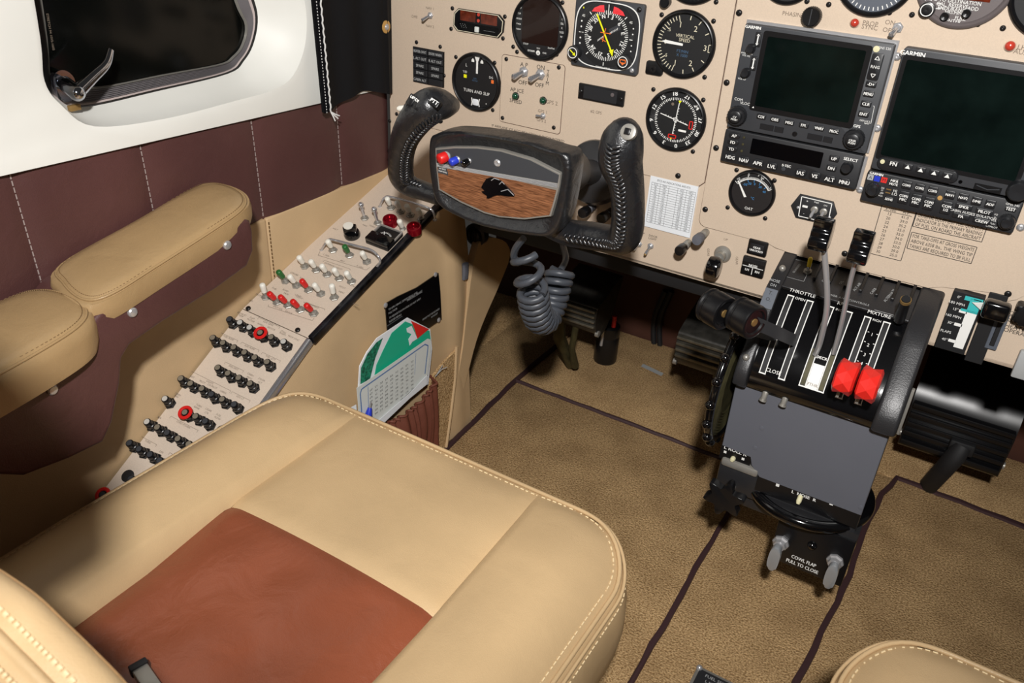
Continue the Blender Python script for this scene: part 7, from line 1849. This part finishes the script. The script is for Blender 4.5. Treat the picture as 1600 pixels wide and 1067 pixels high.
# nose trim strip
mb = MB(); mb.M = pei @ panelM(0, 0, .104); mb.box(.150, PX1-.003, .205, .2265, -.01, .005); mb.build('nose_strip', 'black_plastic', pe)
mk = MB(); mk.M = pei @ panelM(0, 0, .1096)
a = pp(1256, 774, .1096); mk.text('L  NOSE  R', a[0], a[1]-.0008, .0042, 0, bold=.05)
for px, py in ((1215, 758), (1299, 787)): a = pp(px, py, .1096); mk.box(a[0]-.0020, a[0]+.0020, a[1]-.0020, a[1]+.0020, 0, .0002)
ink(mk, 'lettering', 'ink_white', pe)
u, v = pp(1248, 783, .118); mb = MB(); mb.M = pei @ panelM(u, v, .112); mb.tube([(0, .004, 0), (0, 0, .006), (0, -.003, .008)], [.0030, .0032, .002], 12); mb.build('trim_pointer', 'ivory', pe)
# rudder trim wheel with vertical axis
mb = MB(); cw = Vector((.206, -.052, .196)); mb.M = pei
mb.tube([cw+Vector((.074*math.cos(2*math.pi*k/60), .074*math.sin(2*math.pi*k/60), .0)) for k in range(60)], .0075, 12, closed=True); mb.build('rudder_wheel', 'black_gloss', pe, angle=80)
mb = MB(); mb.M = pei @ Matrix.Translation(cw); mb.lathe([(.001, .003), (.069, .003), (.069, -.006), (.001, -.006)], 0, 0, 40, cap=False); mb.build('wheel_disc', 'crinkle', pe)
# star knob
st = thing('star_knob', 'black six-lobed roll trim knob on the pedestal corner', 'knob', panelM(.1215, .196, .128))
pts = []
for k in range(72):
    th = 2*math.pi*k/72; m_ = (1-math.cos(6*th))/2; r_ = .0270-.0125*m_**.9; pts.append((r_*math.cos(th+.35), r_*math.sin(th+.35)))
MB().prism(pts, 0, .012, .0010, 2).build('grip', 'black_plastic', st); MB().lathe([(.006, -.026), (.006, 0)], 0, 0, 16).build('shaft', 'steel_dull', st)
# elevator trim wheel
TW = Vector((.0865, -.076, .332)); TM = Matrix.Translation(TW-Vector((.188, -.05, 0))) @ Matrix.Rotation(math.pi/2, 4, 'Y')
prf = [(.045+k*.0018, .0036 if k % 2 else .0020) for k in range(17)]
tw = MB().lathe([(.0001, -.003), (.077, -.003), (.077, .002)]+prf[::-1]+[(.0001, .002)], 0, 0, 60, cap=False).build('trim_wheel', 'olive_metal', pe, TM, angle=15)
tw['label'] = 'black elevator trim wheel with finger bumps'
MB().tube([(.080*math.cos(2*math.pi*k/72), .080*math.sin(2*math.pi*k/72), 0) for k in range(72)], .0052, 10, closed=True).build('rim', 'black_gloss', tw, angle=80)
bump_me = MB().ball(0, 0, 0, .0062, 10, 8).mesh('finger_bump', 'black_gloss', 80)
for k in range(18):
    a = 2*math.pi*(k+.3)/18; link('finger_bump', bump_me, tw, Matrix.Translation((.0850*math.cos(a), .0850*math.sin(a), 0)))
MB().box(.115, PX1-.001, -.100, -.03, .165, .190, .003).build('lower_rail', 'crinkle', pe, pei)
# cowl flap box and handles
cb = thing('cowl_flap_box', 'black bracket with COWL FLAP PULL TO CLOSE lettering under the pedestal', 'bracket', panelM(.234, .140, .110))
MB().box(-.046, .046, -.030, .046, -.022, 0, .002).build('box', 'black_plastic', cb)
MB().box(-.046, .046, .046, .056, -.05, -.003).build('hanger', 'crinkle', cb)
mk = MB(); mk.text('COWL FLAP', -.004, -.0125, .0054, .0003, bold=.03, sx=.72); mk.text('PULL TO CLOSE', -.004, -.0215, .0054, .0003, bold=.03, sx=.72); ink(mk, 'lettering', 'ink_white', cb)
MB().ball(.0, .0165, .0, .006, 14, 8, 1.0).build('button', 'black_gloss', cb, angle=80)
for lb, x, y, tx_, ty_ in (('silver cowl flap pull handle beside the star knob side', 1219, 850, 1209, 873), ('silver cowl flap pull handle at the outer lower corner of its box', 1304, 879, 1298, 901)):
    u, v = pp(x, y, .114); u2, v2 = pp(tx_, ty_, .140); h_ = thing('cowl_flap_pull', lb, 'pull knob', panelM(u, v, .110))
    MB().lathe([(.0105, 0), (.0105, .003), (.0082, .0045), (.0075, .009)], 0, 0, 8).build('collar', 'metal', h_, angle=20)
    MB().rod((0, 0, .006), (u2-u, v2-v+.008, .026), .0048, 12).build('shaft', 'metal', h_)
    mb = MB(); mb.M = Matrix.Translation((u2-u, v2-v, .028)); pts = [(math.copysign(abs(math.cos(2*math.pi*k/28))**.8, math.cos(2*math.pi*k/28))*.0068, math.copysign(abs(math.sin(2*math.pi*k/28))**.75, math.sin(2*math.pi*k/28))*.0195) for k in range(28)]
    mb.prism(pts, -.004, .004, .0020, 2); mb.build('grip', 'handle_grey', h_)
# tunnel skirt under the pedestal
MB().box(.118, .258, .17, .50, 0, .33, .004).build('tunnel', 'carpet', pe, pei)

# =================================================================== rudder pedals
def pedal(label, cx_, y, zt, zb_, hw_, arm_dx, ribs=4, hood=False, m_='pedal_metal'):
    flat = not hood
    t_ = thing('rudder_pedal', label, 'pedal', Matrix.Translation((cx_, y, zb_)))
    H_ = zt-zb_
    prof = [(.03+H_*.55, H_), (.012+H_*.35, H_*.96), (-.004+H_*.12, H_*.80), (-.012, H_*.55), (-.012, H_*.30), (-.004, .0), (.010, -.004), (.016, .01), (.010, H_*.5), (.05+H_*.3, H_*.85)]
    if flat: prof = [(.078, H_*1.0), (.035, H_*.88), (-.002, H_*.76), (-.011, H_*.70), (-.014, H_*.50), (-.010, H_*.26), (.002, H_*.10), (.022, .0), (.050, .02), (.088, H_*.92)]
    sm_ = [tuple(v)[:2] for v in smooth_loop([(a, b_, 0) for a, b_ in prof], True, 3)]
    bm = bmesh.new(); A = [bm.verts.new((-hw_, a, b_)) for a, b_ in sm_]; B = [bm.verts.new((hw_, a, b_)) for a, b_ in sm_]; bm.faces.new(A); bm.faces.new(B[::-1])
    for k in range(len(sm_)): bm.faces.new((A[k], A[(k+1) % len(sm_)], B[(k+1) % len(sm_)], B[k]))
    bmesh.ops.recalc_face_normals(bm, faces=bm.faces); mb = MB(); mb.add_bm(bm); mb.build('plate', m_, t_, angle=50)
    for k in range(ribs):
        z_ = H_*(.06+.115*k) if hood else H_*(.30+.115*k)
        MB().box(-hw_*.97, hw_*.97, -.018-.001*k, -.006, z_, z_+H_*.055, .0015).build('tread_rib', 'pedal_edge' if not hood else 'black_plastic', t_)
    for s_ in (-1, 1): mb = MB(); mb.M = Matrix.Translation((s_*hw_, 0, H_*.12)) @ Matrix.Rotation(math.pi/2, 4, 'Y'); mb.lathe([(.006, -.003), (.006, .003)], 0, 0, 14); mb.build('hinge_pin', 'steel_dull', t_)
    return t_
pdl = pedal('worn metal rudder pedal beside the coiled cord', -.276, .230, .222, .130, .045, 0)
a = onZ(880, 588, .0)-Vector((-.276, .230, .130))
MB().tube([(-.036, .004, .03), (-.036, .012, -.03), (a.x, a.y+.03, a.z+.012)], [.010, .012, .010], 10).build('pedal_arm', 'olive_metal', pdl)
MB().tube([(-.004, .012, .01), (-.012, .020, -.05), (-.015, .05, -.105)], [.006, .006, .008], 10).build('brake_link', 'olive_metal', pdl)
pd2 = pedal('worn metal rudder pedal half hidden behind the throttle knobs', -.036, .240, .225, .120, .048, 0)
MB().tube([(.03, .006, .02), (.03, .02, -.05), (.03, .05, -.11)], [.010, .012, .010], 10).build('pedal_arm', 'olive_metal', pd2)
pd3 = pedal('large black rudder pedal with ribbed tread on the copilot side', .362, .300, .240, .085, .074, 0, 5, True, 'black_plastic')
b_ = onZ(1452, 752, .0)-Vector((.362, .300, .085))
MB().tube([(.012, -.026, .045), (.008, -.034, .030), (.0, -.034, .0), (b_.x, b_.y-.02, b_.z+.004)], [.011, .0125, .012, .012], 12, sx=1.25).build('pedal_arm', 'black_matte', pd3)
MB().box(-.006, .030, -.030, -.012, .030, .052, .004).build('arm_clevis', 'black_matte', pd3)
# hydraulic canister with rod
p_ = onZ(945, 562, .0); cn = thing('hydraulic_canister', 'black cylinder with a steel rod standing on the carpet by the pedal', 'canister', Matrix.Translation(p_))
MB().lathe([(.0001, 0), (.0225, 0), (.0235, .003), (.0235, .055), (.0225, .058), (.0225, .061), (.0235, .064), (.0225, .080), (.018, .084), (.0001, .084)], 0, 0, 28, cap=False).build('body', 'black_plastic', cn, angle=40)
MB().rod((-.002, -.024, .045), (.0, -.022, .155), .0030, 10).build('rod', 'metal', cn); MB().tube([(0, -.022, .135), (.001, -.022, .165), (.004, -.022, .175)], [.0042, .0042, .003], 10).build('clevis', 'metal', cn)
MB().rod((.012, -.006, .08), (.012, -.006, .108), .0042, 10).build('red_valve', 'red_plastic', cn)
# data plate on the floor
a = onZ(1090, 1040, .004); fp = thing('floor_plate', 'steel-framed black data plate screwed to the carpet between the seats', 'plate', Matrix.Translation(a+Vector((.036, -.026, -.004))) @ Matrix.Rotation(0.0, 4, 'Z'))
MB().box(-.036, .036, -.028, .028, 0, .003, .001).build('frame', 'steel_dull', fp); MB().box(-.032, .032, -.024, .024, .003, .0034).build('face', 'radio_dark', fp)
mk = MB(); mk.text('FUEL SELECTOR', 0, .018, .0044, .0037); mk.text('L MAIN R MAIN', 0, .010, .0040, .0037); mk.text('CROSSFEED', 0, .002, .0040, .0037); ink(mk, 'lettering', 'ink_grey', fp)
for x in (-.033, .033): MB().ball(x, .025, .003, .0042, 12, 6).build('screw', 'metal', fp, angle=80)
